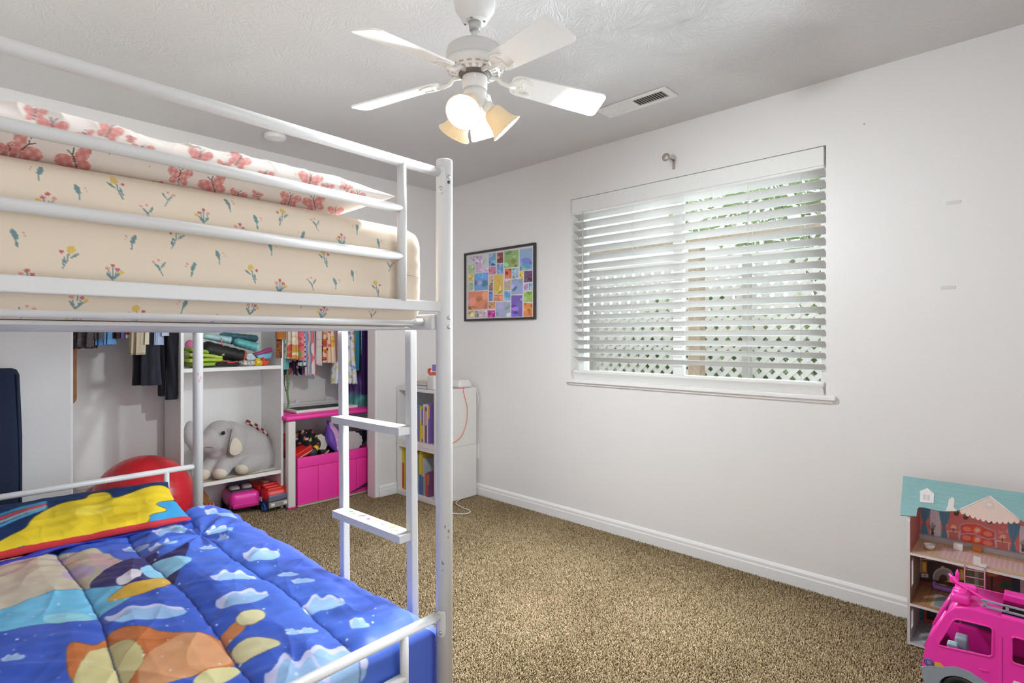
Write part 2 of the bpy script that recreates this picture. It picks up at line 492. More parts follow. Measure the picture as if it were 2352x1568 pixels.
# window wall with the opening
WY0, WY1, WZ0, WZ1 = 0.752, 2.282, 0.925, 2.135
TW = 0.16
w = MB()
w.box(WX, WX + TW, BY - T, WY0, 0, H); w.box(WX, WX + TW, WY1, CLY1 + T, 0, H)
w.box(WX, WX + TW, WY0, WY1, 0, WZ0); w.box(WX, WX + TW, WY0, WY1, WZ1, H)
struct('wall_right', w, wall_m)
w = MB().plate([(LX - .05, -.03), (JX0, -.03), (JX0, HEAD), (JX1, HEAD), (JX1, -.03), (WX + .05, -.03), (WX + .05, H + .03), (LX - .05, H + .03)], [], 0, CLY0 - CY, Matrix(((1, 0, 0, 0), (0, 0, 1, CY), (0, 1, 0, 0), (0, 0, 0, 1))))
struct('wall_closet', w, wall_m, bevel=0.012, seg=3)
struct('wall_left', MB().box(LX - T, LX, BY - T, CLY0, 0, H), wall_m)
struct('wall_back', MB().box(LX, WX, BY - T, BY, 0, H), wall_m)
w = MB(); w.box(CLX0 - T, CLX0, CLY0, CLY1, 0, H); w.box(CLX1, CLX1 + T, CLY0, CLY1, 0, H); w.box(CLX0 - T, CLX1 + T, CLY1, CLY1 + T, 0, H)
struct('wall_closet_interior', w, wall_m)
# baseboards: a stepped profile swept straight
def baseboard(name, p0, p1, nrm):
    prof = [(0, -0.012), (0.014, -0.012), (0.014, 0.048), (0.011, 0.054), (0.011, 0.068), (0.006, 0.078), (0.0, 0.083)]
    p0 = Vector(p0); p1 = Vector(p1); n = Vector(nrm); k = len(prof)
    v = [tuple(p + n * a + Vector((0, 0, z))) for p in (p0, p1) for a, z in prof]
    f = [(i, (i + 1) % k, (i + 1) % k + k, i + k) for i in range(k)] + [tuple(range(k - 1, -1, -1)), tuple(range(k, 2 * k))]
    struct(name, MB().add(v, f), trim_m, bevel=0.002)
baseboard('baseboard_right', (WX, BY, 0), (WX, CY, 0), (-1, 0, 0))
baseboard('baseboard_closet', (JX1 + 0.03, CY, 0), (WX - 0.015, CY, 0), (0, -1, 0))
baseboard('baseboard_closet_left', (LX, CY, 0), (JX0 - 0.03, CY, 0), (0, -1, 0))
baseboard('baseboard_left', (LX, BY, 0), (LX, CY, 0), (1, 0, 0))
# ------------------------------------------------------------------ window_1: vinyl slider, panes, sill
vinyl = mat('window_vinyl', 'e6e6e4', 0.35)
def glass():
    m = bpy.data.materials.new('window_glass'); m.use_nodes = True
    nt = m.node_tree; nt.nodes.remove(nt.nodes['Principled BSDF'])
    t = nt.nodes.new('ShaderNodeBsdfTransparent'); g = nt.nodes.new('ShaderNodeBsdfGlossy'); g.inputs['Roughness'].default_value = 0.02
    t.inputs['Color'].default_value = (0.95, 0.97, 0.96, 1)
    mx = nt.nodes.new('ShaderNodeMixShader'); fr = nt.nodes.new('ShaderNodeFresnel'); fr.inputs['IOR'].default_value = 1.45
    nt.links.new(fr.outputs[0], mx.inputs[0]); nt.links.new(t.outputs[0], mx.inputs[1]); nt.links.new(g.outputs[0], mx.inputs[2])
    nt.links.new(mx.outputs[0], nt.nodes['Material Output'].inputs['Surface'])
    return m
GX = WX + 0.115
win = bpy.data.objects.new('window_1', None); COL.objects.link(win); win.location = (GX, (WY0 + WY1) / 2, WZ0); win['kind'] = 'structure'
XF['window_1'] = trs(win.location)
fm = MB(); fw = 0.045
fm.box(GX - 0.03, GX + 0.035, WY0, WY1, WZ0, WZ0 + fw); fm.box(GX - 0.03, GX + 0.035, WY0, WY1, WZ1 - fw, WZ1)
fm.box(GX - 0.03, GX + 0.035, WY0, WY0 + fw, WZ0 + fw, WZ1 - fw); fm.box(GX - 0.03, GX + 0.035, WY1 - fw, WY1, WZ0 + fw, WZ1 - fw)
fm.build('window_frame', vinyl, win, bevel=0.003)
MY = hitx(1560, 700, GX)[1]
sm = MB(); sm.box(GX - 0.02, GX + 0.02, MY - 0.03, MY + 0.03, WZ0 + fw, WZ1 - fw)
sm.build('meeting_stile', vinyl, win, bevel=0.003)
gm = glass()
for ya, yb in ((WY0 + fw, MY - 0.03), (MY + 0.03, WY1 - fw)):
    MB().box(GX - 0.002, GX + 0.002, ya, yb, WZ0 + fw, WZ1 - fw).build('pane', gm, win)
sl = MB().box(WX - 0.028, WX + 0.085, WY0 - 0.045, WY1 + 0.02, WZ0 - 0.004, WZ0 + 0.018)
sl.box(WX - 0.012, WX, WY0 - 0.03, WY1 + 0.012, WZ0 - 0.02, WZ0 - 0.004)
struct('window_sill', sl, trim_m, bevel=0.004, seg=3)

# ------------------------------------------------------------------ window blind
def slat_material():
    m = mat('blind_slat', 'e8e7e4', 0.4)
    b = m.node_tree.nodes['Principled BSDF']
    b.inputs['Subsurface Weight'].default_value = 0.0
    return m
sm_ = slat_material()
bl = thing('window_blind', 'white horizontal slatted blind with half open slats filling the window', 'blind', (WX + 0.05, (WY0 + WY1) / 2, WZ0 + 0.02))
by0, by1 = WY0 + 0.008, WY1 - 0.008
BXC = WX + 0.045
v = MB(); v.box(WX - 0.006, WX + 0.008, by0, by1, WZ1 - 0.095, WZ1 - 0.005); v.box(WX + 0.0, WX + 0.01, by0, by1, WZ1 - 0.105, WZ1 - 0.093)
for yy in (by0, by1 - 0.012): v.box(WX + 0.008, WX + 0.08, yy, yy + 0.012, WZ1 - 0.095, WZ1 - 0.012)
v.build('valance', sm_, bl, bevel=0.003)
MB().box(WX + 0.02, WX + 0.075, by0 + 0.015, by1 - 0.015, WZ1 - 0.06, WZ1 - 0.012).build('head_rail', sm_, bl)
pitch, tilt, sw = 0.0555, math.radians(27), 0.062
z = WZ1 - 0.118; zs = []
while z > WZ0 + 0.10:
    zs.append(z); z -= pitch
n = 8
for z in zs:
    vv = []; ff = []
    for k in range(n + 1):
        q = (k / n - 0.5) * sw; crown = 0.0028 * (1 - (2 * k / n - 1) ** 2)
        dx = q * math.cos(tilt); dz = -q * math.sin(tilt)         # room side edge sits higher
        for yy in (by0 + 0.004, by1 - 0.004):
            for th in (0, 0.0026):
                vv.append((BXC + dx, yy, z + dz + crown + th))
    for k in range(n):
        a = k * 4; b2 = a + 4
        ff += [(a, b2, b2 + 2, a + 2), (a + 1, a + 3, b2 + 3, b2 + 1), (a, a + 1, b2 + 1, b2), (a + 2, b2 + 2, b2 + 3, a + 3)]
    ff += [(0, 2, 3, 1), (n * 4, n * 4 + 1, n * 4 + 3, n * 4 + 2)]
    MB().add(vv, ff, True).build('slat', sm_, bl)
MB().rbox((BXC - 0.005, (by0 + by1) / 2, WZ0 + 0.066), (0.058, by1 - by0 - 0.008, 0.022), 0.006).build('bottom_rail', sm_, bl)
st = MB(); Mst = Matrix.Translation((BXC - 0.036, 0, WZ0 + 0.041)) @ Matrix.Rotation(math.radians(58), 4, 'Y')
st.box(-0.026, 0.026, by0 + 0.006, by1 - 0.006, -0.0015, 0.0015, Mst)
st.build('spare_slat', sm_, bl)
cord_m = mat('blind_cord', 'dddbd6', 0.7)
for f_ in (0.08, 0.30, 0.52, 0.76, 0.93):
    yy = by1 - f_ * (by1 - by0); c = MB()
    for dx in (-0.031, 0.031): c.cyl((BXC + dx, yy, WZ0 + 0.05), (BXC + dx, yy, WZ1 - 0.1), 0.0009, 6)
    c.build('ladder_cord', cord_m, bl)
wy = hitx(1338, 600, WX - 0.012)[1]
MB().cyl((WX - 0.012, wy, 1.235), (WX - 0.012, wy, WZ1 - 0.10), 0.0035, 8).build('tilt_wand', mat('wand', 'c9c5c0', 0.3), bl)

# ------------------------------------------------------------------ outside the window
gr = MB().box(WX + TW, 14, -8, 12, -0.45, -0.35); struct('ground_outside', gr, mat('patio', 'b9b4a6', 0.9, bump=0.3, bscale=20, var=0.1))
FX = 4.75
lat = thing('lattice_fence', 'white diagonal lattice fence panel outside the window', 'fence', (FX, 1.6, -0.35))
lm = mat('lattice_white', 'f3f1ed', 0.6)
lp = MB(); a = 0.104
y0, y1, z0, z1 = -2.2, 3.7, -0.30, 1.86
k = int((y1 - y0 + z1 - z0) / a) + 1
for i in range(k):
    for sg in (1, -1):
        # strip y - sg*z = c clipped to the panel
        if sg == 1:
            c = y0 - z1 + i * a; pts = [(max(y0, c + z0), max(z0, y0 - c)), (min(y1, c + z1), min(z1, y1 - c))]
        else:
            c = y0 + z0 + i * a; pts = [(max(y0, c - z1), min(z1, c - y0)), (min(y1, c - z0), max(z0, c - y1))]
        (ya, za), (yb, zb) = pts
        if yb - ya < 0.02: continue
        M = frame((FX + 0.006 * sg, ya, za), (0, yb - ya, zb - za), (1, 0, 0)); L = math.hypot(yb - ya, zb - za)
        lp.box(-0.005, 0.005, -0.019, 0.019, 0, L, M)
lp.build('lattice', lm, lat)
fr = MB(); fr.box(FX - 0.02, FX + 0.02, y0, y1, z1, z1 + 0.06); fr.box(FX - 0.02, FX + 0.02, y0, y1, z0 - 0.06, z0)
fr.build('rail', lm, lat)
for yy in (hitx(1715, 700, FX - 0.06)[1], 3.4, -0.6):
    MB().box(FX - 0.08, FX - 0.02, yy - 0.03, yy + 0.03, -0.35, z1 + 0.05).build('post', mat('fence_post', 'c4c2be', 0.7), lat)
pg = thing('pergola', 'weathered tan wooden post and beam outside the window', 'pergola', (4.15, 1.9, -0.35))
wood_out = mat('weathered_wood', 'bfa892', 0.8, bump=0.3, bscale=40, var=0.15)
py_ = hitx(1600, 700, 4.15)[1]
MB().box(4.10, 4.20, py_ - 0.05, py_ + 0.05, -0.35, 1.93).build('post', wood_out, pg, bevel=0.005)
MB().box(4.08, 4.22, -2.5, 4.4, 1.93, 2.03).build('beam', wood_out, pg, bevel=0.005)
gw = MB().box(7.4, 7.6, -4.5, 6.5, -0.40, 1.55)
tag(gw.build('garden_wall', mat('block_wall', 'b9b6ac', .9, bump=.3, bscale=12, var=.1), bevel=.01), 'pale grey garden wall far behind the lattice fence', 'wall')
def leafmat(n, c):
    m = mat(n, c, 0.6, var=0.3, bscale=6); return m
lms = [leafmat('leaf_light', 'b9d094'), leafmat('leaf_mid', 'a3bf86'), leafmat('leaf_pale', 'bdd29b')]
def shrub(name, label, c, r, nleaf, m, group, trunk=True):
    t = thing(name, label, 'shrub' if name == 'shrub' else 'tree', (c[0], c[1], -0.35), group=group)
    lf = MB()
    for i in range(nleaf):
        d = Vector((random.gauss(0, 1), random.gauss(0, 1), random.gauss(0, 1))).normalized() * (random.random() ** 0.35)
        p = (c[0] + d.x * r[0], c[1] + d.y * r[1], c[2] + d.z * r[2])
        s = random.uniform(0.04, 0.085)
        M = Matrix.Translation(p) @ Matrix.Rotation(random.uniform(0, 6.28), 4, 'Z') @ Matrix.Rotation(random.uniform(-1.2, 1.2), 4, 'X') @ Matrix.Rotation(random.uniform(-1, 1), 4, 'Y')
        lf.add([(0, -s, 0), (s * .5, -s * .2, s * .1), (s * .38, s * .5, s * .1), (0, s, 0), (-s * .38, s * .5, s * .1), (-s * .5, -s * .2, s * .1), (0, 0.1 * s, -s * .05)],
               [(0, 1, 6), (1, 2, 6), (2, 3, 6), (3, 4, 6), (4, 5, 6), (5, 0, 6)], True, M)
    lf.build('foliage', m, t)
    br = MB()
    for i in range(5):
        e = (c[0] + random.uniform(-.5, .5) * r[0], c[1] + random.uniform(-.6, .6) * r[1], c[2] + random.uniform(-.2, .5) * r[2])
        br.tube([(c[0], c[1], -0.35), (c[0] * .6 + e[0] * .4, c[1] * .6 + e[1] * .4, c[2] * .5), e], [0.03, 0.02, 0.006], 8)
    br.build('stem', mat('bark', '9a8a78', 0.9, bump=0.4, bscale=30), t)
shrub('shrub', 'light green leafy shrub seen through right half of the blind', (5.35, 0.75, 1.0), (0.45, 0.95, 1.25), 3600, lms[0], None)
shrub('shrub', 'darker green shrub seen low through left half of the blind', (5.5, 2.6, 0.75), (0.5, 1.1, 1.0), 2600, lms[1], None)
shrub('shrub', 'pale green shrub behind the lattice at the lower right corner', (5.6, -0.6, 0.6), (0.5, 0.7, 1.0), 1800, lms[2], None)
shrub('tree', 'leafy tree crown showing in the upper right of the window', (6.6, 1.3, 2.9), (1.0, 2.2, 0.9), 2600, lms[0], None)
# ================================================================== CEILING FAN
white_metal = mat('fan_enamel', 'e4e2df', 0.32)
grey_metal = mat('fan_enamel_motor', 'd5d3d1', 0.38)
blade_m = mat('fan_blade_white', 'efeeec', 0.30)
dark_m = mat('dark_recess', '5a5450', 0.6)
FC = Vector((1.3375, 1.466, 0))
fan = thing('ceiling_fan', 'white five blade ceiling fan with lit three lamp kit', 'ceiling fan', (FC.x, FC.y, H))
def at(z): return Matrix.Translation((FC.x, FC.y, z))
cn = MB().lathe([(0.0, H - 0.0005), (0.066, H - 0.0005), (0.072, H - 0.012), (0.0745, H - 0.030), (0.070, H - 0.055), (0.055, H - 0.078), (0.047, H - 0.086), (0.046, H - 0.096), (0.040, H - 0.100), (0.0, H - 0.100)][::-1], 40, Matrix.Translation((FC.x, FC.y, 0)))
cno = cn.build('canopy', white_metal, fan)
for q in range(4):
    a = q * math.pi / 2 + 0.5; hb = MB().cyl((FC.x + 0.036 * math.cos(a), FC.y + 0.036 * math.sin(a), H - 0.103), (FC.x + 0.036 * math.cos(a), FC.y + 0.036 * math.sin(a), H - 0.099), 0.004, 8)
    hb.build('screw', mat('steel', '9a9692', 0.3, metal=0.8), cno)
MB().cyl((FC.x, FC.y, H - 0.13), (FC.x, FC.y, H - 0.095), 0.019, 20, 0.024).build('hanger_ball', mat('steel_light', 'bdbab6', 0.3, metal=0.3), fan)
MB().cyl((FC.x, FC.y, 2.24), (FC.x, FC.y, H - 0.10), 0.0125, 16).build('down_rod', grey_metal, fan)
mo = MB().lathe([(0, 2.190), (0.094, 2.190), (0.100, 2.196), (0.102, 2.204), (0.102, 2.228), (0.098, 2.241), (0.086, 2.249), (0.05, 2.254), (0.02, 2.256), (0, 2.256)], 64, Matrix.Translation((FC.x, FC.y, 0)))
mo.build('motor_housing', grey_metal, fan)
rg = MB().shell([(0.052, 2.156), (0.072, 2.154), (0.090, 2.160), (0.102, 2.172), (0.107, 2.183), (0.105, 2.192), (0.098, 2.194)], 64, Matrix.Translation((FC.x, FC.y, 0)))
rgo = rg.build('vent_ring', white_metal, fan)
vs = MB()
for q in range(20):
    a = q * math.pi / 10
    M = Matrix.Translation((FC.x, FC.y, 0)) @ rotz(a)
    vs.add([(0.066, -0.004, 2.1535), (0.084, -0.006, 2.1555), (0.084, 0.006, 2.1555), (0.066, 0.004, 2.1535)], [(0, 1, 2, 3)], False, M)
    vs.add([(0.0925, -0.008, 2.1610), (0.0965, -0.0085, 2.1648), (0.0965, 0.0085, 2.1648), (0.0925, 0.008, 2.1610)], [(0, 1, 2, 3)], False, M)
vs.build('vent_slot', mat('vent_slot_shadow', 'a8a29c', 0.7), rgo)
MB().lathe([(0, 2.143), (0.046, 2.143), (0.058, 2.152), (0.060, 2.189), (0, 2.189)], 40, Matrix.Translation((FC.x, FC.y, 0))).build('flywheel', dark_m, fan)
MB().lathe([(0, 2.098), (0.041, 2.098), (0.0445, 2.103), (0.0445, 2.148), (0.041, 2.153), (0, 2.153)], 48, Matrix.Translation((FC.x, FC.y, 0))).build('switch_housing', white_metal, fan)
ca = math.atan2(-FC.y, -FC.x)
sw = MB(); Ms = Matrix.Translation((FC.x, FC.y, 0)) @ rotz(ca)
sw.cbox((0.0455, 0, 2.131), (0.004, 0.008, 0.014), Ms); sw.build('reverse_switch', trim_m, fan, bevel=0.001)
ft = MB().lathe([(0, 2.035), (0.022, 2.036), (0.034, 2.045), (0.039, 2.060), (0.040, 2.082), (0.043, 2.097), (0, 2.098)], 40, Matrix.Translation((FC.x, FC.y, 0)))
ft.build('light_fitter', white_metal, fan)
# blades with scroll irons
ph0 = 0.7379
RIN, RMAX, ZR, DROOP, PITCH = 0.112, 0.4965, 2.141, -0.105, -0.278
r0 = 0.135
out = []
def arc(cx, cy, r, a0, a1, n=8): return [(cx + r * math.cos(a0 + (a1 - a0) * i / n), cy + r * math.sin(a0 + (a1 - a0) * i / n)) for i in range(n + 1)]
wi, wo, rc = 0.047, 0.0625, 0.022
L = RMAX
bl_out = arc(L - rc - 0.004, -wo + rc, rc, -math.pi / 2, 0) + arc(L - rc - 0.004, wo - rc, rc, 0, math.pi / 2) + arc(r0 + 0.03, wi - 0.03, 0.03, math.pi / 2, math.pi) + arc(r0 + 0.03, -wi + 0.03, 0.03, math.pi, 3 * math.pi / 2)
def iron_outline():
    up = [(0.128, 0.010), (0.140, 0.020), (0.150, 0.036), (0.165, 0.044), (0.185, 0.043), (0.200, 0.036), (0.215, 0.026), (0.208, 0.022), (0.190, 0.030), (0.176, 0.030), (0.172, 0.020), (0.180, 0.008), (0.178, 0.0)]
    return up + [(x, -y) for x, y in up[::-1][1:]]
for k in range(5):
    a = ph0 + k * math.radians(72)
    # frame of the blade: x outward and slightly drooping, y across with pitch
    d = Vector((math.cos(a), math.sin(a), DROOP)).normalized()
    s_ = Vector((-math.sin(a), math.cos(a), 0)); s_ = (s_ * math.cos(PITCH) + Vector((0, 0, 1)) * math.sin(PITCH)).normalized()
    nz = d.cross(s_).normalized(); s_ = nz.cross(d).normalized()
    M = Matrix((d, s_, nz)).transposed().to_4x4()
    M.translation = Vector((FC.x, FC.y, ZR)) - d * 0.0 + Vector((0, 0, -DROOP * RIN))
    b = MB().plate(bl_out, [], -0.003, 0.003, M)
    bo = b.build('blade', blade_m, fan, bevel=0.0015)
    ir = MB()
    hole = arc(0.157, 0, 0.009, 0, 2 * math.pi, 12)[:-1]
    sc = smooth_loop(iron_outline(), 1)
    ir.plate(sc, [], -0.0075, -0.0035, M)
    arm = [M @ Vector(p) for p in ((0.150, 0, -0.006), (0.125, 0, -0.010), (0.100, 0, -0.006), (0.085, 0, 0.008))] + [Vector((FC.x + 0.055 * math.cos(a), FC.y + 0.055 * math.sin(a), 2.158))]
    ir.tube(arm, [0.009, 0.0075, 0.007, 0.008, 0.012], 10)
    for px_, py_2 in ((0.158, 0.030), (0.158, -0.030), (0.168, 0)):
        ir.ball(M @ Vector((px_, py_2, -0.0075)), 0.0035, 8, 6)
    ir.build('blade_iron', white_metal, fan)
# three lamps
def shade_material():
    m = bpy.data.materials.new('amber_glass_shade'); m.use_nodes = True
    nt = m.node_tree; b = nt.nodes['Principled BSDF']
    b.inputs['Base Color'].default_value = (*[float(x) for x in lin('f3dcb4')], 1); b.inputs['Roughness'].default_value = 0.3
    tr = nt.nodes.new('ShaderNodeBsdfTranslucent'); tr.inputs['Color'].default_value = (*[float(x) for x in lin('f5d3a0')], 1)
    mx = nt.nodes.new('ShaderNodeMixShader'); mx.inputs[0].default_value = 0.010
    nt.links.new(b.outputs[0], mx.inputs[1]); nt.links.new(tr.outputs[0], mx.inputs[2])
    nt.links.new(mx.outputs[0], nt.nodes['Material Output'].inputs['Surface'])
    return m
def bulb_material():
    m = bpy.data.materials.new('bulb_glow'); m.use_nodes = True
    nt = m.node_tree; nt.nodes.remove(nt.nodes['Principled BSDF'])
    e = nt.nodes.new('ShaderNodeEmission'); e.inputs['Color'].default_value = (*BULB_COL, 1); e.inputs['Strength'].default_value = BULB
    nt.links.new(e.outputs[0], nt.nodes['Material Output'].inputs['Surface'])
    return m
shm, bum = shade_material(), bulb_material()
for th in (165, 285, 45):
    a = YAW + math.radians(th)
    ax = Vector((math.cos(a) * 0.70, math.sin(a) * 0.70, -0.72)).normalized()
    p0 = Vector((FC.x + 0.030 * math.cos(a), FC.y + 0.030 * math.sin(a), 2.064))
    M = frame(p0, ax)
    MB().lathe([(0, 0), (0.012, 0), (0.013, 0.012), (0.020, 0.018), (0.022, 0.042), (0.018, 0.046), (0, 0.046)], 24, M).build('lamp_holder', white_metal, fan)
    prof = [(0.019, 0.040), (0.027, 0.041), (0.033, 0.048), (0.037, 0.062), (0.040, 0.080), (0.044, 0.098), (0.051, 0.112), (0.060, 0.122), (0.063, 0.1255)]
    def rip(aa, z): return 1 + 0.012 * math.sin(36 * aa) * min(1, max(0, (z - 0.055) / 0.03))
    so = MB().shell(prof, 144, M, rip).build('lamp_shade', shm, fan)
    so.modifiers.new('solid', 'SOLIDIFY').thickness = 0.0025
    bs = MB().lathe([(0.0, 0.046), (0.012, 0.046), (0.013, 0.054), (0.021, 0.066), (0.0275, 0.079), (0.029, 0.090), (0.0265, 0.102), (0.019, 0.111), (0.010, 0.1155), (0, 0.1165)], 32, M)
    bs.build('bulb', bum, fan)
pc = MB()
pa = Vector((FC.x, FC.y, 0)) + Vector((math.cos(YAW - 1.2), math.sin(YAW - 1.2), 0)) * 0.045
pc.tube([(pa.x, pa.y, 2.11), (pa.x + .002, pa.y, 2.08), (pa.x, pa.y, 2.045)], 0.0011, 6); pc.ball((pa.x, pa.y, 2.04), 0.004, 10, 8)
pc.build('pull_chain', mat('chain', 'cfccc8', 0.3, metal=0.4), fan)

# ceiling register and smoke detector
vent = thing('ceiling_vent', 'white rectangular ceiling air vent with dark louvred half near window', 'vent', (2.53, 1.5, H))
vx0, vx1, vy0, vy1 = 2.462, 2.602, 1.33, 1.74
fr = MB().plate([(vx0, vy0), (vx1, vy0), (vx1, vy1), (vx0, vy1)], [[(vx0 + .028, vy0 + .035), (vx0 + .028, vy1 - .035), (vx1 - .032, vy1 - .035), (vx1 - .032, vy0 + .035)]], H - 0.008, H - 0.0005)
fr.build('vent_frame', trim_m, vent, bevel=0.003)
MB().box(vx0 + .025, vx1 - .03, vy0 + .03, vy1 - .03, H - 0.0012, H - 0.0006).build('duct_opening', mat('duct_brown', '4a3a30', 0.8), vent)
nl = 24
for i in range(nl):
    yy = vy0 + .04 + (vy1 - vy0 - .08) * i / (nl - 1)
    t_ = 1.0 if i < nl / 2 else -0.45
    M = Matrix.Translation(((vx0 + vx1) / 2 - 0.002, yy, H - 0.0048)) @ Matrix.Rotation(t_, 4, 'X')
    MB().cbox((0, 0, 0), (vx1 - vx0 - .062, 0.0125 if i >= nl / 2 else 0.009, 0.0012), M).build('louvre', trim_m, vent)
sd = thing('smoke_detector', 'round white smoke detector on the ceiling beyond top bunk', 'smoke detector', (*hitz(632, 310, H)[:2], H))
c = Vector((*hitz(632, 310, H)[:2], 0))
MB().lathe([(0, H - 0.034), (0.030, H - 0.034), (0.034, H - 0.030), (0.052, H - 0.028), (0.060, H - 0.022), (0.064, H - 0.010), (0.066, H - 0.0005), (0, H - 0.0005)], 40, Matrix.Translation(c)).build('body', trim_m, sd)
MB().lathe([(0.013, H - 0.0365), (0.024, H - 0.0365), (0.026, H - 0.033), (0.011, H - 0.033)], 32, Matrix.Translation(c)).build('sensor_ring', trim_m, sd)

# ================================================================== BUNK BED (own frame: origin at the near right post, x along the foot end)
BR = math.radians(2.3)
BL = Vector((1.071, 1.311, 0))
bedM = trs(BL, BR)
bed_m = mat('bed_white_powder_coat', 'd0cecd', 0.36, bump=0.02, bscale=200)
bed = thing('bunk_bed', 'white metal bunk bed with ladder on its right side', 'bunk bed', BL, BR)
def B(x, y, z): return tuple(bedM @ Vector((x, y, z)))
def bedplane_y(u, v, yl):
    """pixel on the bed's local plane y = yl -> local (x, z)"""
    n = np.array([-math.sin(BR), math.cos(BR), 0]); p = np.array(B(0, yl, 0)); d = ray(u, v)
    q = CAMP + d * ((p - CAMP) @ n) / (d @ n)
    l = bedM.inverted() @ Vector(q); return l
def bedplane_z(u, v, z):
    return bedM.inverted() @ Vector(hitz(u, v, z))
BWID, BLEN, PT = 1.30, 1.99, 1.755
def bbuild(mb, name, m=bed_m, parent=None, **k):
    return mb.build(name, m, parent or bed, world=False, **k)
bolt_m = mat('bolt_zinc', 'bdbbb9', 0.3, metal=0.5)
for (x, y) in ((0, 0), (0, BLEN), (-BWID, 0), (-BWID, BLEN)):
    p = MB().lathe([(0, 0), (0.025, 0), (0.025, PT - 0.004), (0.0235, PT - 0.001), (0.020, PT), (0, PT)], 32, trs((x, y, 0)))
    po = bbuild(p, 'post')
    if y == 0 and x == 0:
        # chips in the paint, bolts on the outer face
        s = MB()
        aa = -1.72
        for zz in (1.700, 1.278, 1.250):
            c_ = Vector((x + 0.025 * math.cos(aa), y + 0.025 * math.sin(aa), zz)); M = frame(c_, (math.cos(aa), math.sin(aa), 0))
            s.lathe([(0.0065, -0.002), (0.0065, 0.001), (0.004, 0.003), (0, 0.0034)], 14, M)
            s.lathe([(0.0022, 0.0032), (0.0022, 0.0036), (0, 0.0036)], 6, M)
        bbuild(s, 'bolt', bolt_m, po)
        c_ = Vector((0.0249 * math.cos(aa), 0.0249 * math.sin(aa), 1.683))
        bbuild(MB().lathe([(0.0055, 0), (0.0055, 0.0006), (0, 0.0008)], 14, frame(c_, (math.cos(aa), math.sin(aa), 0))), 'bolt_hole', mat('hole_dark', '3c3e4c', 0.6), po)
        ch = MB()
        for (da, zz, w_, h_) in ((-2.2, 0.655, .004, .012), (-1.75, 0.640, .007, .010), (-1.82, 0.622, .003, .008), (-2.45, 0.545, .008, .007), (-2.55, 0.550, .003, .010), (-2.5, 0.525, .004, .004)):
            Rr = 0.0252
            v_ = [(Rr * math.cos(da + i * w_ / Rr / 2), Rr * math.sin(da + i * w_ / Rr / 2), zz + j * h_ / 2) for i, j in ((-1, -.3), (0, -1), (1, -.4), (.8, .6), (0, 1), (-.7, .7))]
            ch.add(v_, [(0, 1, 2, 3, 4, 5)])
        bbuild(ch, 'paint_chip', mat('chipped_steel', '8b7866', 0.7), po)
    if (x, y) == (0, BLEN):
        ch = MB()
        for (da, zz) in ((-1.9, 1.02), (-1.3, 1.00), (-1.6, 0.985)):
            Rr = 0.0252
            ch.add([(x + Rr * math.cos(da + i * .18), y + Rr * math.sin(da + i * .18), zz + j * .012) for i, j in ((-1, 0), (0, -1), (1, 0), (.5, .8), (-.4, 1))], [(0, 1, 2, 3, 4)])
        bbuild(ch, 'paint_chip', mat('pink_smear', 'cf9a98', 0.7), po)
def post_clip(x, y, zc, zlen, a0, a1, zbolt):
    V = []; F = []; na, nz = 10, 12; r0, r1 = 0.0250, 0.0282
    am = (a0 + a1) / 2; hw = (a1 - a0) / 2
    for rr in (r0, r1):
        for j in range(nz + 1):
            z = zc - zlen / 2 + zlen * j / nz
            e = min(1, (j / nz) / .25, (1 - j / nz) / .25 + .35); k = math.sqrt(max(0.02, 1 - (1 - e) ** 2))
            for i in range(na + 1):
                a = am + hw * k * (2 * i / na - 1); V.append((x + rr * math.cos(a), y + rr * math.sin(a), z))
    n = (na + 1) * (nz + 1)
    for j in range(nz):
        for i in range(na):
            a = j * (na + 1) + i; b = a + na + 1
            F.append((a + n, a + n + 1, b + n + 1, b + n)); F.append((a, b, b + 1, a + 1))
    rim = list(range(na + 1)) + [j * (na + 1) + na for j in range(1, nz + 1)] + [nz * (na + 1) + i for i in range(na - 1, -1, -1)] + [j * (na + 1) for j in range(nz - 1, 0, -1)]
    for a, b in zip(rim, rim[1:] + rim[:1]): F.append((a, b, b + n, a + n))
    pb = bbuild(MB().add(V, F, True), 'bracket')
    d = Vector((math.cos(am), math.sin(am), 0)); c_ = Vector((x, y, zbolt)) + d * r1
    bbuild(MB().lathe([(.0065, -.001), (.0065, .0015), (.004, .0035), (0, .004)], 14, frame(c_, d)), 'bolt', bolt_m, pb)
Z1, Z2, Z3 = 1.713, 1.580, 1.446
XV = -0.158            # upright of the end guard
def end_guard(y, sgn):
    g = MB().tube([(-BWID + 0.02, y, Z1), (-0.02, y, Z1)], 0.014, 20); bbuild(g, 'top_rail')
    for zz in (Z2, Z3): bbuild(MB().tube([(-BWID - XV, y, zz), (XV, y, zz)], 0.0125, 18), 'guard_rail')
    for xx in (XV, -BWID - XV): bbuild(MB().tube([(xx, y, 1.322), (xx, y, Z1)], 0.0135, 18), 'guard_upright')
    bbuild(MB().box(-BWID + 0.02, -0.012, y - 0.010, y + 0.010, 1.296, 1.326), 'end_bar', bevel=0.003)
    for xx, s2 in ((0, 1), (-BWID, -1)):
        am = (math.pi + .45 * (1 if sgn < 0 else -1)) if s2 > 0 else (-.45 if sgn < 0 else .45)
        post_clip(xx, y, 1.690, 0.085, am - .55, am + .55, 1.663)
end_guard(0, -1); end_guard(BLEN, 1)
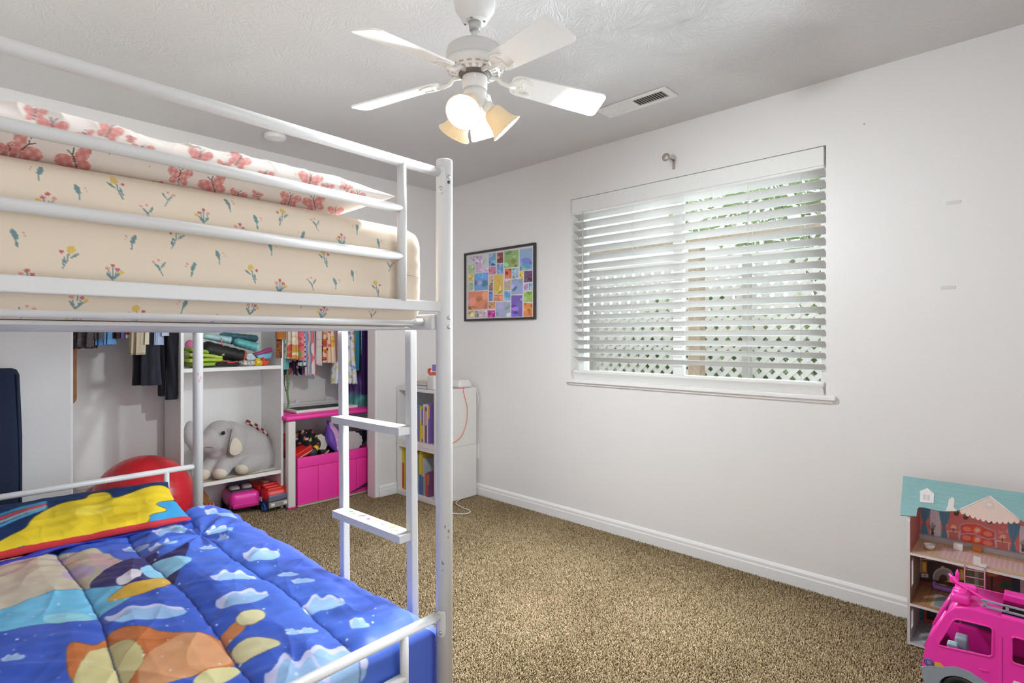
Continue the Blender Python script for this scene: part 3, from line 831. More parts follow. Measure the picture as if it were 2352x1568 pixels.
# upper bunk frame: side rails, end tubes, slats
for xx in (0, -BWID):
    s2 = -1 if xx == 0 else 1
    bbuild(MB().box(xx + s2 * 0.026 - 0.0125, xx + s2 * 0.026 + 0.0125, 0.012, BLEN - 0.012, 1.243, 1.288), 'side_rail', bevel=0.003)
for yy in (0.055, BLEN - 0.055):
    bbuild(MB().tube([(-BWID + 0.03, yy, 1.266), (-0.038, yy, 1.266)], 0.0105, 16), 'end_tube')
for i in range(12):
    yy = 0.14 + i * (BLEN - 0.28) / 11
    bbuild(MB().box(-BWID + 0.04, -0.04, yy - 0.03, yy + 0.03, 1.243, 1.252), 'slat', bevel=0.002)
# long side guards of the top bunk, ladder gap at the near right
for xx, ya in ((0, 1.05), (-BWID, 0.0)):
    for zz in (Z1 - 0.02, Z2 - 0.01): bbuild(MB().tube([(xx, ya, zz), (xx, BLEN, zz)], 0.0125, 14), 'guard_rail')
    if ya: bbuild(MB().tube([(xx, ya, 1.285), (xx, ya, Z1 - 0.02)], 0.0135, 14), 'guard_upright')
# lower bunk frame
ZF, ZH = 0.386, 0.526
for y, z1_, z2_ in ((0, ZF, 0.262), (BLEN, ZH, 0.33)):
    bbuild(MB().tube([(-BWID + 0.02, y, z1_), (-0.02, y, z1_)], 0.014, 18), 'end_rail')
    for xx in (-0.150, -BWID + 0.150):
        bbuild(MB().tube([(xx, y, 0.13), (xx, y, z1_)], 0.0125, 16), 'end_upright')
    bbuild(MB().tube([(-0.150, y, z2_ + 0.0), (-BWID + 0.150, y, z2_)], 0.0125, 16), 'end_rail')
    bbuild(MB().box(-BWID + 0.02, -0.02, y - 0.01, y + 0.01, 0.115, 0.15), 'end_bar', bevel=0.003)
    for xx, s2 in ((0, 1), (-BWID, -1)):
        sg = -1 if y == 0 else 1
        am = (math.pi + .45 * (1 if sg < 0 else -1)) if s2 > 0 else (-.45 if sg < 0 else .45)
        post_clip(xx, y, z1_ - .022, 0.080, am - .55, am + .55, z1_ - .046)
for xx in (0, -BWID):
    s2 = -1 if xx == 0 else 1
    bbuild(MB().box(xx + s2 * 0.026 - 0.0125, xx + s2 * 0.026 + 0.0125, 0.012, BLEN - 0.012, 0.112, 0.155), 'side_rail', bevel=0.003)
for i in range(10):
    yy = 0.12 + i * (BLEN - 0.24) / 9
    bbuild(MB().box(-BWID + 0.04, -0.04, yy - 0.03, yy + 0.03, 0.143, 0.153), 'slat')
# ladder
lad = bpy.data.objects.new('ladder', None); COL.objects.link(lad); lad.parent = bed; XF[lad.name] = XF[bed.name]
def ladx(z): return 0.030 - 0.012 * (z / 1.24)
yl0, yl1 = 0.185, 0.590
for yy in (yl0, yl1):
    v_ = []
    for zz in (0.0, 1.2425):
        x_ = ladx(zz); v_ += [(x_ - .0135, yy - .0145, zz), (x_ + .0135, yy - .0145, zz), (x_ + .0135, yy + .0145, zz), (x_ - .0135, yy + .0145, zz)]
    mb = MB().add(v_, [(3, 2, 1, 0), (4, 5, 6, 7), (0, 1, 5, 4), (1, 2, 6, 5), (2, 3, 7, 6), (3, 0, 4, 7)])
    mb.build('ladder_rail', bed_m, lad, world=False, bevel=0.003)
st_m = painted('rung_white_with_stickers', 0.36, spec=0.5)
SK = ['d85a8a', '6fae4a', 'd8903a', '8a5a4a', 'e0b040', 'cf4f7f', '4fa070', 'b060a0']
for ri, zt in enumerate((0.930, 0.585, 0.247)):
    ns, nw = 260, 24
    yy = np.linspace(yl0 - 0.012, yl1 - 0.0146, ns + 1); xx = np.linspace(-0.030, 0.030, nw + 1)
    X, Y = np.meshgrid(xx, yy); x0 = ladx(zt) - 0.030
    P = Paint(X.ravel(), Y.ravel(), 'd0cecd')
    r = random.Random(40 + ri)
    if ri:
        for q in range(8):
            cy_ = yl0 + 0.045 + q * 0.042 + r.uniform(-.006, .006); cx_ = r.uniform(-0.012, 0.012); c_ = SK[(q * 3 + ri) % 8]
            for w_ in range(4):
                P.ell(cx_ + r.uniform(-.007, .007), cy_ + r.uniform(-.008, .008), r.uniform(.005, .010), r.uniform(.004, .008), c_ if w_ < 3 else 'e0d8b0', r.uniform(0, 3))
    else:
        for q in range(4): P.ell(r.uniform(-.01, .01), yl0 + 0.1 + q * .06, .003, .012, 'd0cecc', 0.3)
    mb = MB().add(np.stack([X.ravel() + x0, Y.ravel(), np.full(X.size, zt)], 1), grid_faces(nw, ns), False)
    n0 = len(mb.v)
    mb.box(x0 - 0.030, x0 + 0.030, yy[0], yy[-1], zt - 0.024, zt - 0.0003)
    C = np.vstack([P.C, np.tile(lin_inv('d0cecd'), (8, 1))])
    mb.build('rung', st_m, lad, world=False, colors=C)

# ================================================================== UPPER MATTRESS, PILLOW
def flowers(P, pts, sc=1.0):
    """small printed sprigs at (x, y, kind, flip)"""
    G, PK, YE, RD = '6a878b', 'cf8f86', 'cfae5c', 'b3605f'
    for x, y, k, fl in pts:
        s = 0.026 * sc; f = -1 if fl else 1
        def p(a, b): return (x + f * a * s, y + b * s)
        if k == 0:      # leaf with a bud
            P.line([p(.1, -1), p(0, 0)], .09 * s * 2, G); P.ell(*p(-.12, .25), .26 * s, .62 * s, G, 0.35 * f)
            P.ell(*p(.62, .55), .13 * s, .13 * s, PK); P.ell(*p(.75, .2), .10 * s, .10 * s, PK)
        elif k == 1:    # tulip
            P.line([p(.5, -1.5), p(.1, -.6), p(-.1, .5)], .16 * s, G); P.ell(*p(-.25, .75), .42 * s, .42 * s, YE)
            P.ell(*p(.62, .4), .2 * s, .2 * s, RD); P.ell(*p(-.6, .05), .14 * s, .5 * s, G, 0.9 * f); P.ell(*p(.4, -.6), .12 * s, .5 * s, G, 0.25 * f)
        elif k == 2:    # posy
            for a, b, c in ((-.5, .5, PK), (.05, .9, RD), (.5, .45, 'b9657a'), (.9, .1, YE)):
                P.line([p(0, -.9), p(a, b)], .11 * s, G); P.ell(*p(a, b), .26 * s, .2 * s, c)
            P.ell(*p(-.35, -.35), .13 * s, .5 * s, G, 0.6 * f); P.ell(*p(.35, -.4), .13 * s, .5 * s, G, -0.6 * f)
        else:           # branch
            P.line([p(.5, -1.1), p(-.3, .3)], .12 * s, G); P.line([p(.15, -.4), p(.7, .6)], .12 * s, G)
            P.ell(*p(.55, .25), .12 * s, .45 * s, G, -0.5 * f); P.ell(*p(-.6, .5), .18 * s, .16 * s, PK); P.ell(*p(0, .75), .16 * s, .15 * s, PK); P.ell(*p(-.1, .0), .12 * s, .4 * s, G, 0.8 * f)
mx0, mx1, my0, my1, mz0, mz1 = -1.255, -0.045, 0.030, 1.95, 1.2535, 1.548
def mattress_arrays(x0, x1, y0, y1, z0, z1, r, nx, ny, nz):
    v, f = rbox_arrays((x1 - x0, y1 - y0, z1 - z0), r, (nx, ny, nz))
    return v + np.array([(x0 + x1) / 2, (y0 + y1) / 2, (z0 + z1) / 2]), f
v, f = mattress_arrays(mx0, mx1, my0, my1, mz0, mz1, 0.055, 540, 40, 130)
# soft sag and crown
v[:, 2] += np.where(v[:, 2] > 1.4, 0.006 * wob(v[:, 0], v[:, 1], 6, 3), 0)
sag = np.clip((1.29 - v[:, 2]) / 0.03, 0, 1); v[:, 2] -= sag * 0.0
v[:, 1] -= 0.006 * np.sin(np.clip((v[:, 2] - mz0) / (mz1 - mz0), 0, 1) * math.pi) * (v[:, 1] < 0.2)
v[:, 1] += 0.0022 * np.sin(v[:, 2] * 150 + 2 * wob(v[:, 0], v[:, 2], 9, 5)) * wob(v[:, 0], v[:, 2], 7, 8) * (v[:, 1] < 0.1)
NR = (v[:, 1] < my0 + 0.05)
fl = []
kinds = {(90, 395): 0, (180, 440): 0, (110, 465): 2, (270, 428): 1, (335, 485): 3, (388, 455): 3, (467, 498): 2, (526, 468): 0, (588, 508): 0, (648, 495): 1, (692, 543): 0, (723, 513): 3, (548, 530): 2, (783, 552): 2, (820, 525): 0, (868, 560): 0,
         (35, 545): 0, (155, 588): 1, (257, 627): 2, (302, 555): 0, (362, 612): 3, (440, 617): 0, (500, 590): 0, (577, 627): 1, (640, 658): 2, (712, 650): 3, (768, 650): 0, (742, 590): 1, (808, 632): 0, (862, 660): 1, (895, 610): 3, (620, 570): 0, (402, 545): 1, (690, 690): 0,
         (176, 692): 2, (65, 718): 3, (190, 735): 2, (423, 702): 0, (578, 708): 2, (745, 718): 2, (856, 722): 3, (320, 722): 1, (505, 735): 3, (60, 640): 2, (-60, 480): 2, (-40, 600): 0}
for (uu, vv), k in kinds.items():
    l = bedplane_y(uu, vv, my0); fl.append((l.x, l.z, k, (uu * 7 + vv) % 2))
P = Paint(np.where(NR, v[:, 0], 9.0), v[:, 2], 'd8c8b4')
flowers(P, fl, 0.62)
Pr = Paint(np.where(v[:, 0] > mx1 - 0.05, v[:, 1], 9), v[:, 2], 'd8c8b4')
r = random.Random(3)
flowers(Pr, [(0.10 + .13 * i + r.uniform(-.03, .03), 1.30 + .07 * (j + (i % 2) * .5), r.randrange(4), r.randrange(2)) for i in range(14) for j in range(4)], 0.62)
C = np.where((v[:, 0] > mx1 - 0.03)[:, None], Pr.C, P.C)
mat_u = thing('mattress', 'mattress in cream sheet printed with small flowers on the top bunk', 'mattress', B(-.5, 1, mz0), BR)
XF[mat_u.name] = bedM @ Matrix.Translation((-.5, 1, mz0))
def inbed(vv): return [tuple(bedM @ Vector(p)) for p in vv]
sheet_m = painted('printed_cotton', 0.85, bump=0.15, bscale=500, sheen=0.1)
MB().add(inbed(v), f, True).build('fitted_sheet', sheet_m, mat_u, colors=C)

def pillow_arrays(L, W, Tt, Tb, n, m, seed, wr=0.006, pinch=0.5):
    """closed pillow: returns verts (centre origin), faces, top flag, s, t"""
    s = np.sin(np.linspace(-1, 1, n + 1) * math.pi / 2); t = np.sin(np.linspace(-1, 1, m + 1) * math.pi / 2)
    Sg, Tg = np.meshgrid(s, t)
    edge = np.clip((1 - np.abs(Sg) ** 3.2), 0, 1) ** pinch * np.clip((1 - np.abs(Tg) ** 2.6), 0, 1) ** pinch
    X = Sg * L / 2 * (1 - 0.05 * (1 - Tg ** 2) * np.abs(Sg) ** 3); Y = Tg * W / 2 * (1 - 0.06 * (1 - Sg ** 2) * np.abs(Tg) ** 3)
    zw = wob(X, Y, 30, seed) * wr + wob(X, Y, 75, seed + 1) * wr * 0.5
    rdg = np.clip(1 - 3.2 * np.abs(wob(X, Y * 1.6, 17, seed + 5)), 0, 1) ** 2 + 0.6 * np.clip(1 - 3.2 * np.abs(wob(X * 1.3, Y, 33, seed + 6)), 0, 1) ** 2
    zt = edge * (Tt + zw + rdg * wr * 0.42); zb = -edge * Tb
    V = np.concatenate([np.stack([X, Y, zt], -1).reshape(-1, 3), np.stack([X, Y, zb], -1).reshape(-1, 3)])
    f = grid_faces(n, m); k = (n + 1) * (m + 1)
    F = f + [tuple(i + k for i in q[::-1]) for q in f]
    rim = [i for i in range(n + 1)] + [(n + 1) * j + n for j in range(1, m + 1)] + [(n + 1) * m + i for i in range(n - 1, -1, -1)] + [(n + 1) * j for j in range(m - 1, 0, -1)]
    for a, b in zip(rim, rim[1:] + rim[:1]): F.append((b, a, a + k, b + k))
    return V, F, k
# top pillow with butterflies
V, F, K = pillow_arrays(1.10, 0.52, 0.076, 0.055, 760, 320, 11, 0.013)
V2 = V.copy()
ang = math.radians(-2)
cx_, cy_ = -0.715, 0.285
# front edge seam rides up towards the right end, where the corner lifts
V2[:, 2] += 1.548 + 0.045 + 0.020 * np.clip(V[:, 0] / 0.55, 0, 1) ** 2
lowlim = 1.5515 + 0.0 * V2[:, 2]
V2[:, 2] = np.maximum(V2[:, 2], lowlim)
X2 = cx_ + V[:, 0] * math.cos(ang) - V[:, 1] * math.sin(ang); Y2 = cy_ + V[:, 0] * math.sin(ang) + V[:, 1] * math.cos(ang)
PW = np.array(inbed(np.stack([X2, Y2, V2[:, 2]], 1)))
U_, V_ = pix(PW)
P = Paint(U_, V_, 'e6ddd6')
def butterfly(P, x, y, s, rot, c='c9706c'):
    co, si = math.cos(rot), math.sin(rot)
    def p(a, b): return (x + (a * co - b * si) * s, y + (a * si + b * co) * s)
    for sg in (-1, 1):
        q = p(sg * .55, -.28); P.ell(*q, .55 * s, .36 * s, c, rot - sg * .5)
        q = p(sg * .42, .32); P.ell(*q, .38 * s, .28 * s, c, rot + sg * .6)
    # woven check on the wings
    near = (P.X - x) ** 2 + (P.Y - y) ** 2 < (1.2 * s) ** 2
    isw = near & (np.abs(P.C - np.array(lin_inv(c), float)).sum(1) < 1)
    k = s * .22
    P.put(isw & (np.floor(((P.X - x) * co + (P.Y - y) * si) / k) % 2 == 0), 'c87670', .5)
    P.put(isw & (np.floor((-(P.X - x) * si + (P.Y - y) * co) / k) % 2 == 0), 'c87670', .5)
    P.line([p(0, -.45), p(0, .5)], .10 * s, '5c4a48'); P.line([p(0, -.4), p(-.2, -.75)], .06 * s, '5c4a48'); P.line([p(0, -.4), p(.2, -.75)], .06 * s, '5c4a48')
r = random.Random(5)
for (x, y, s, ro) in ((118, 298, 36, .2), (195, 315, 22, -.2), (250, 302, 30, .5), (52, 342, 42, .9), (172, 372, 42, -.3), (20, 350, 26, .2), (326, 350, 26, .1), (458, 362, 28, .3), (513, 380, 16, .3), (412, 405, 28, .2), (490, 427, 32, -.3), (548, 368, 26, .6), (610, 405, 18, .1), (712, 415, 28, .2), (752, 432, 15, .1), (793, 428, 16, .5), (665, 460, 24, .3), (722, 468, 26, -.2), (545, 450, 20, .4), (360, 425, 14, 0), (820, 452, 18, .2), (770, 487, 18, .1), (80, 262, 26, .2), (590, 448, 13, .4), (300, 320, 12, .3), (-60, 300, 34, .2)):
    butterfly(P, x, y, s, ro, r.choice(['dba6a1', 'dfafaa', 'd89d97']))
for q in range(60):
    x, y = r.uniform(0, 850), r.uniform(250, 490)
    P.ell(x, y, 1.6, 1.6, 'a89e7c')
pil = MB().add(PW, F, True).build('pillow', painted('pillow_cotton', 0.8, bump=0.1, bscale=400, sheen=0.1), colors=np.vstack([soften(P.C[:K], 321, 761), P.C[K:]]))
tag(pil, 'white pillow printed with pink butterflies on the top bunk mattress', 'pillow')
# ================================================================== LOWER BUNK: mattress, comforter, pillow
v, f = mattress_arrays(-1.245, -0.05, 0.035, 1.945, 0.1535, 0.318, 0.05, 40, 60, 12)
lm_o = MB().add(inbed(v), f, True).build('mattress', mat('mattress_ticking', 'dcdad8', 0.85, bump=0.2, bscale=300))
tag(lm_o, 'white mattress on the lower bunk, its end showing under the comforter', 'mattress')

nu, nv = 600, 760
ZT = 0.348
# cross profile: arc length a from the left edge, flat top then a rounded fall at the right side
flatx0, flatx1 = -1.265, -0.060
R_ = 0.055
Ltop = flatx1 - flatx0; Larc = R_ * math.pi / 2; Ldrop = 0.105
A = np.linspace(0, Ltop + Larc + Ldrop, nu + 1); YY = np.linspace(-0.17, 1.0, nv + 1)
AA, TT = np.meshgrid(A, YY)
ly0, ly1 = 0.052, 1.72
LF = ly0 + TT * (ly1 - ly0)                                             # flat length coordinate, negative part hangs over the foot
Rf = 0.028
thf = np.clip((ly0 - LF) / Rf, 0, math.pi / 2)
LY = np.where(LF >= ly0, LF, ly0 - Rf * np.sin(thf))
footdrop = np.where(LF >= ly0, 0, Rf * (1 - np.cos(thf)) + np.clip(ly0 - LF - Rf * math.pi / 2, 0, None))
bul = 0.042 * np.clip((LY - 0.62) / 0.25, 0, 1) + 0.034 * np.clip((0.145 - LY) / 0.05, 0, 1) * np.clip((LY - 0.03) / 0.03, 0, 1)                       # free of the ladder the side billows out
on_top = AA <= Ltop
on_arc = (AA > Ltop) & (AA <= Ltop + Larc)
th = np.clip((AA - Ltop) / R_, 0, math.pi / 2)
LXg = np.where(on_top, flatx0 + AA, flatx1 + R_ * np.sin(th))
LZ = np.where(on_top, ZT, ZT - R_ * (1 - np.cos(th)))
drop = np.clip(AA - Ltop - Larc, 0, None)
LZ = np.minimum(LZ - drop, ZT - footdrop)
LXg = LXg + np.where(AA > Ltop, bul * np.clip((AA - Ltop) / Larc, 0, 1), 0) - 0.02 * np.clip((0.62 - LY) / 0.3, 0, 1) * np.clip((AA - Ltop) / Larc, 0, 1) * 0.3
# quilting: three stitched lines running head to foot
def seamx(k, y): return (-0.685, -0.452, -0.212, 0.03)[k] + 0.055 * (y - 1.0) - 0.012 * np.sin(y * 5 + k)
puff = np.ones_like(LZ)
flatpos = flatx0 + AA
for k in range(4):
    d = np.abs(flatpos - seamx(k, LY)); puff = np.minimum(puff, np.clip(d / 0.075, 0, 1) ** 0.55)
ends = np.clip((LF - ly0 + 0.01) / 0.06, 0, 1) ** 0.5
LZ = LZ + 0.022 * puff * np.where(AA < Ltop + Larc, 1, 0.4) * ends
cr = np.clip(1 - 4 * np.abs(wob(LXg * 1.2 + LY * .8, LY, 9, 51)), 0, 1) ** 2 + .7 * np.clip(1 - 4 * np.abs(wob(LXg - LY * .5, LY * 1.1, 15, 52)), 0, 1) ** 2
wr = 0.010 * wob(LXg, LY, 14, 21) + 0.0055 * wob(LXg * 1.5 + LY, LY, 34, 22) + 0.0030 * wob(LXg, LY * 1.4, 75, 23, 9) + 0.0045 * cr
# pulls that fan out from the upper right quilting corner
dx_, dy_ = flatpos + 0.21, LY - 1.35
ra = np.sqrt(dx_ ** 2 + dy_ ** 2); an = np.arctan2(dy_, dx_)
wr = wr + 0.008 * np.sin(an * 11) * np.exp(-((ra - 0.13) / 0.11) ** 2)
hd = np.clip((LY - 1.35) / 0.3, 0, 1)
wr = wr + 0.010 * hd * np.sin(LY * 62 + 3 * wob(LXg, LY, 6, 31))
LZ = LZ + wr * np.where(AA < Ltop + Larc, 1, 0.3) * np.where(LF > ly0, 1, 0.2)
LXg = LXg + np.where(AA > Ltop + Larc * 0.6, 0.008 * np.sin(LY * 21) * np.clip((LY - 0.6) / 0.2, 0, 1), 0)
LZ = np.maximum(LZ, np.where((AA <= Ltop) & (LF > ly0), 0.325, -1))
LZ = np.where(AA > Ltop + Larc, LZ + 0.03 * np.sin(LY * 7 + 1) * 0.4, LZ)
loc_ = np.stack([LXg, LY, LZ], -1).reshape(-1, 3)
# print: laid out on the flat cloth
flatl = np.stack([flatpos, LF, np.full_like(LY, 0.36)], -1).reshape(-1, 3)
Mb = np.array(bedM)
U_, V_ = pix(flatl @ Mb[:3, :3].T + Mb[:3, 3])
P = Paint(U_, V_, '4566c2')
# paler violet blue towards the right side, deeper blue left towards the foot
fx, fy = flatpos.ravel(), LF.ravel()
P.put(fx > -0.13, '5a6cd0', 0.35); P.put(fx > -0.04, '6f76da', 0.35)
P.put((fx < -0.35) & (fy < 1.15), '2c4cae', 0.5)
def cloud(x0, x1, y0, y1, slope, seed, al=1.0):
    """bank of cloud between x0..x1; the lit rim is lilac white, the body pale blue"""
    r = random.Random(seed); L = x1 - x0; Hh = y1 - y0
    base = [(x0, y1)]; n = 6
    pts = []
    for i in range(n + 1):
        t = i / n; x = x0 + L * t
        yb = y1 + slope * (t) * L
        bump_ = Hh * (0.35 + 0.65 * math.sin(math.pi * min(1, t * .85 + .12)))
        pts.append((x, yb - bump_ * (0.72 + 0.28 * r.random()) * (0.55 if i % 2 else 1)))
    low = [(x1, y1 + slope * L), (x0 + L * .7, y1 + slope * L * .7 + Hh * .16), (x0 + L * .4, y1 + slope * L * .4 + Hh * .05), (x0 + L * .15, y1 + slope * L * .15 + Hh * .12)]
    P.blob(pts + low, 'c3c4e4', al)
    inn = [(x + L * .025, y + Hh * .14) for x, y in pts[1:]] + [(x + L * .03, y) for x, y in low]
    P.blob(inn, '93b4da', al)
# harvest moon, soft drifting banks of colour
P.blob([(-120, 1330), (-30, 1303), (80, 1282), (150, 1268), (225, 1263), (262, 1280), (290, 1300), (290, 1322), (240, 1345), (200, 1360), (110, 1392), (0, 1420), (-120, 1440)], 'c3b6a0')
for (x, y, rx, ry, ro, c, a) in ((235, 1292, 36, 15, .25, 'caa0a4', .8), (182, 1316, 40, 13, -.1, 'b49cc0', .8), (170, 1290, 20, 8, 0, 'cf9c88', .6), (30, 1312, 60, 22, -.2, 'c39a90', .55), (60, 1345, 70, 15, -.3, 'c9b0a0', .5), (245, 1312, 22, 7, .3, 'b49cc0', .6), (140, 1287, 14, 7, 0, 'b49cc0', .6)):
    P.ell(x, y, rx, ry, c, ro, a)
# drifting banks of navy, aqua, gold and orange in place of the printed figures
P.blob([(196, 1352), (235, 1322), (275, 1298), (330, 1282), (366, 1272), (356, 1290), (420, 1262), (438, 1258), (420, 1290), (408, 1322), (390, 1345), (330, 1350), (262, 1362)], '332c62', edge='27234e', ew=3)
P.blob([(330, 1296), (380, 1285), (430, 1284), (445, 1292), (420, 1308), (385, 1322), (350, 1330), (318, 1318)], '8fc6e2')
P.blob([(-30, 1420), (40, 1395), (90, 1372), (150, 1358), (196, 1352), (250, 1352), (310, 1352), (300, 1382), (232, 1408), (215, 1425), (150, 1440), (95, 1438), (-30, 1470)], '6cb6d8', edge='3f7fa8', ew=2)
P.blob([(95, 1425), (150, 1412), (215, 1412), (212, 1428), (150, 1440), (104, 1438)], '8fc7d4')
P.blob([(240, 1376), (285, 1352), (330, 1338), (375, 1322), (398, 1335), (370, 1355), (310, 1370), (262, 1382)], 'cfa43c', edge='8a5a3c', ew=2)
P.blob([(262, 1340), (290, 1320), (318, 1312), (330, 1322), (305, 1340), (275, 1352)], 'cfc6cc')
P.blob([(150, 1500), (165, 1486), (225, 1490), (258, 1448), (310, 1446), (390, 1462), (480, 1456), (520, 1478), (548, 1515), (500, 1535), (430, 1562), (330, 1590), (160, 1590)], 'bf6c38', edge='7c4428', ew=2.5)
P.blob([(330, 1512), (400, 1470), (470, 1458), (520, 1485), (540, 1514), (490, 1532), (440, 1560), (350, 1590), (310, 1570)], 'cf9468')
P.blob([(500, 1465), (528, 1440), (560, 1432), (575, 1438), (555, 1455), (530, 1476), (510, 1480)], 'c47a48')
P.blob([(538, 1430), (562, 1412), (592, 1404), (612, 1414), (604, 1432), (580, 1444), (552, 1445)], 'cfc69a', edge='7c6a48', ew=2)
P.blob([(526, 1490), (552, 1476), (580, 1466), (640, 1474), (646, 1488), (620, 1500), (580, 1508), (548, 1520)], 'cfc69a', edge='7c6a48', ew=2)
P.blob([(205, 1500), (250, 1480), (300, 1475), (330, 1500), (330, 1530), (270, 1590), (160, 1590), (180, 1540)], 'c9bc86', edge='8a6a40', ew=2)
P.blob([(440, 1562), (490, 1536), (540, 1518), (560, 1530), (520, 1568), (450, 1600)], 'cfc690')
for i, (a, b, c, d, s) in enumerate(((345, 442, 1212, 1238, -.22), (278, 341, 1250, 1264, -.12), (338, 406, 1250, 1268, -.2), (456, 498, 1256, 1268, -.12), (470, 534, 1206, 1228, -.1), (498, 526, 1231, 1240, 0),
                                     (554, 641, 1256, 1290, -.08), (478, 588, 1314, 1346, -.16), (490, 615, 1362, 1405, -.22), (635, 685, 1316, 1327, -.05), (666, 722, 1328, 1344, -.02), (653, 700, 1452, 1464, -.12),
                                     (688, 790, 1366, 1406, -.1), (800, 848, 1416, 1445, .05), (684, 730, 1444, 1462, -.25), (652, 678, 1448, 1456, -.1), (668, 850, 1480, 1570, -.25), (600, 760, 1500, 1600, -.2), (0, 56, 1512, 1534, -.2), (-80, -20, 1500, 1530, -.2), (430, 470, 1158, 1172, 0), (466, 540, 1172, 1186, .1))):
    cloud(a, b, c, d, s, i)
cloud(232, 424, 1392, 1440, -.14, 77); 
r = random.Random(9)
for q in range(150):
    x, y = r.uniform(-60, 900), r.uniform(1200, 1600)
    s = r.choice([1.0, 1.1, 1.3, 2.0]) * (1 + (y - 1200) / 500); P.ell(x, y, s, s * .7, 'd8dcf2')
for k in range(3):      # stitch lines
    d = np.abs(fx - seamx(k, fy)); P.put(d < 0.0022, '26306e', 0.55)
comf = thing('comforter', 'quilted blue night sky comforter with clouds and moon on the lower bunk', 'comforter', B(-.5, .9, .32), BR)
XF[comf.name] = bedM @ Matrix.Translation((-.5, .9, .32))
sat = painted('printed_satin', 0.42, bump=0.06, bscale=250, spec=0.45)
co = MB().add(inbed(loc_), grid_faces(nu, nv), True).build('quilted_cover', sat, comf, colors=soften(P.C, nv + 1, nu + 1, 1))
q_ = co.modifiers.new('thick', 'SOLIDIFY'); q_.thickness = 0.008; q_.offset = -1
# rolled hem at the head end; its dark indigo paints the edge's shading
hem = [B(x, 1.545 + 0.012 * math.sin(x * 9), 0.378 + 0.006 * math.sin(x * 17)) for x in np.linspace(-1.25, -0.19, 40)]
MB().tube(hem, [0.012 + 0.003 * math.sin(i * 1.7) for i in range(40)], 12, flat=0.8).build('hem_roll', mat('hem_shaded_indigo', '2f33a0', 0.5, bump=0.2, bscale=90), comf)

# pillow leaning against the head rail
V, F, K = pillow_arrays(0.83, 0.43, 0.050, 0.034, 340, 190, 41, 0.008, 0.45)
tl = math.radians(12.5); yaw_ = math.radians(-4)
Mp = bedM @ Matrix.Translation((-0.595, 1.735, 0.438)) @ Matrix.Rotation(yaw_, 4, 'Z') @ Matrix.Rotation(tl, 4, 'X')
Mn = np.array(Mp); PW = V @ Mn[:3, :3].T + Mn[:3, 3]
U_, V_ = pix(PW)
P = Paint(U_, V_, '16305e')
def Vl(x, y): return (x, y)
P.blob([(300, 1175), (345, 1158), (372, 1145), (405, 1150), (455, 1185), (450, 1200), (360, 1200), (310, 1195)], '3a93c9')
P.blob([(-20, 1255), (40, 1222), (110, 1196), (150, 1210), (130, 1235), (60, 1262), (-20, 1275)], '1f6f9e')
for i, (c, o) in enumerate((('4fa0c4', 0), ('9a9aa4', 9), ('c04a50', 18), ('3f8fb8', 26))):
    P.line([(-10, 1212 - o), (50, 1186 - o * .8), (105, 1166 - o * .5)], 6, c)
P.blob([(-10, 1248), (30, 1226), (62, 1212), (70, 1192), (110, 1168), (150, 1152), (198, 1146), (204, 1134), (252, 1128), (256, 1146), (290, 1136), (335, 1118), (374, 1112), (398, 1130), (408, 1148), (372, 1150), (352, 1158), (394, 1172), (340, 1180), (346, 1198), (300, 1212), (220, 1228), (118, 1252), (40, 1252), (0, 1262)], 'e3c52c', edge='4a4420', ew=2.4)
P.blob([(-20, 1262), (0, 1240), (40, 1225), (100, 1218), (120, 1235), (60, 1250), (0, 1270)], 'e3c52c')
P.blob([(150, 1172), (215, 1158), (262, 1160), (250, 1176), (190, 1186)], 'ecd34a'); P.blob([(240, 1188), (300, 1172), (330, 1182), (290, 1200), (250, 1204)], 'd6b424')
P.put((V[:, 1] < -0.195), 'c33038')
lp_ = MB().add(PW, F, True).build('pillow', painted('printed_poly', 0.62, bump=0.1, bscale=350), colors=np.vstack([soften(P.C[:K], 191, 341), P.C[K:]]))
tag(lp_, 'yellow and blue patterned pillow with red edge at the head of lower bunk', 'pillow')

# ================================================================== navy panel beside the bed head
hbd = thing('headboard', 'navy upholstered headboard panel standing against the wall behind the bed', 'headboard', (0.02, 3.55, 0))
nav = mat('navy_linen', '16233c', 0.9, bump=0.35, bscale=500, var=0.25)
xr = hity(53, 950, 3.52)[0]; zt_ = hity(45, 845, 3.52)[2]
vv, ff = rbox_arrays((0.60, 0.075, zt_ - 0.10), 0.03, (24, 8, 30))
vv += np.array([xr - 0.30, 3.56, (zt_ + 0.10) / 2])
vv[:, 0] += np.where(vv[:, 0] > xr - 0.1, -0.014 * np.clip((vv[:, 2] - 0.75) / 0.4, 0, 1), 0)
vv[:, 1] -= 0.008 * np.sin(np.clip((vv[:, 2]) / zt_, 0, 1) * math.pi) * (vv[:, 1] < 3.55)
MB().add(vv, ff, True).build('padded_panel', nav, hbd)
MB().box(xr - 0.59, xr - 0.012, 3.535, 3.59, 0.0, 0.14).build('base', mat('dark_brown_base', '231d1a', 0.7), hbd)
pp = MB(); pp.tube([(xr - 0.012, 3.522, 0.16), (xr - 0.010, 3.520, 0.6), (xr - 0.022, 3.522, zt_ - 0.03)], 0.004, 8)
pp.build('piping', nav, hbd)
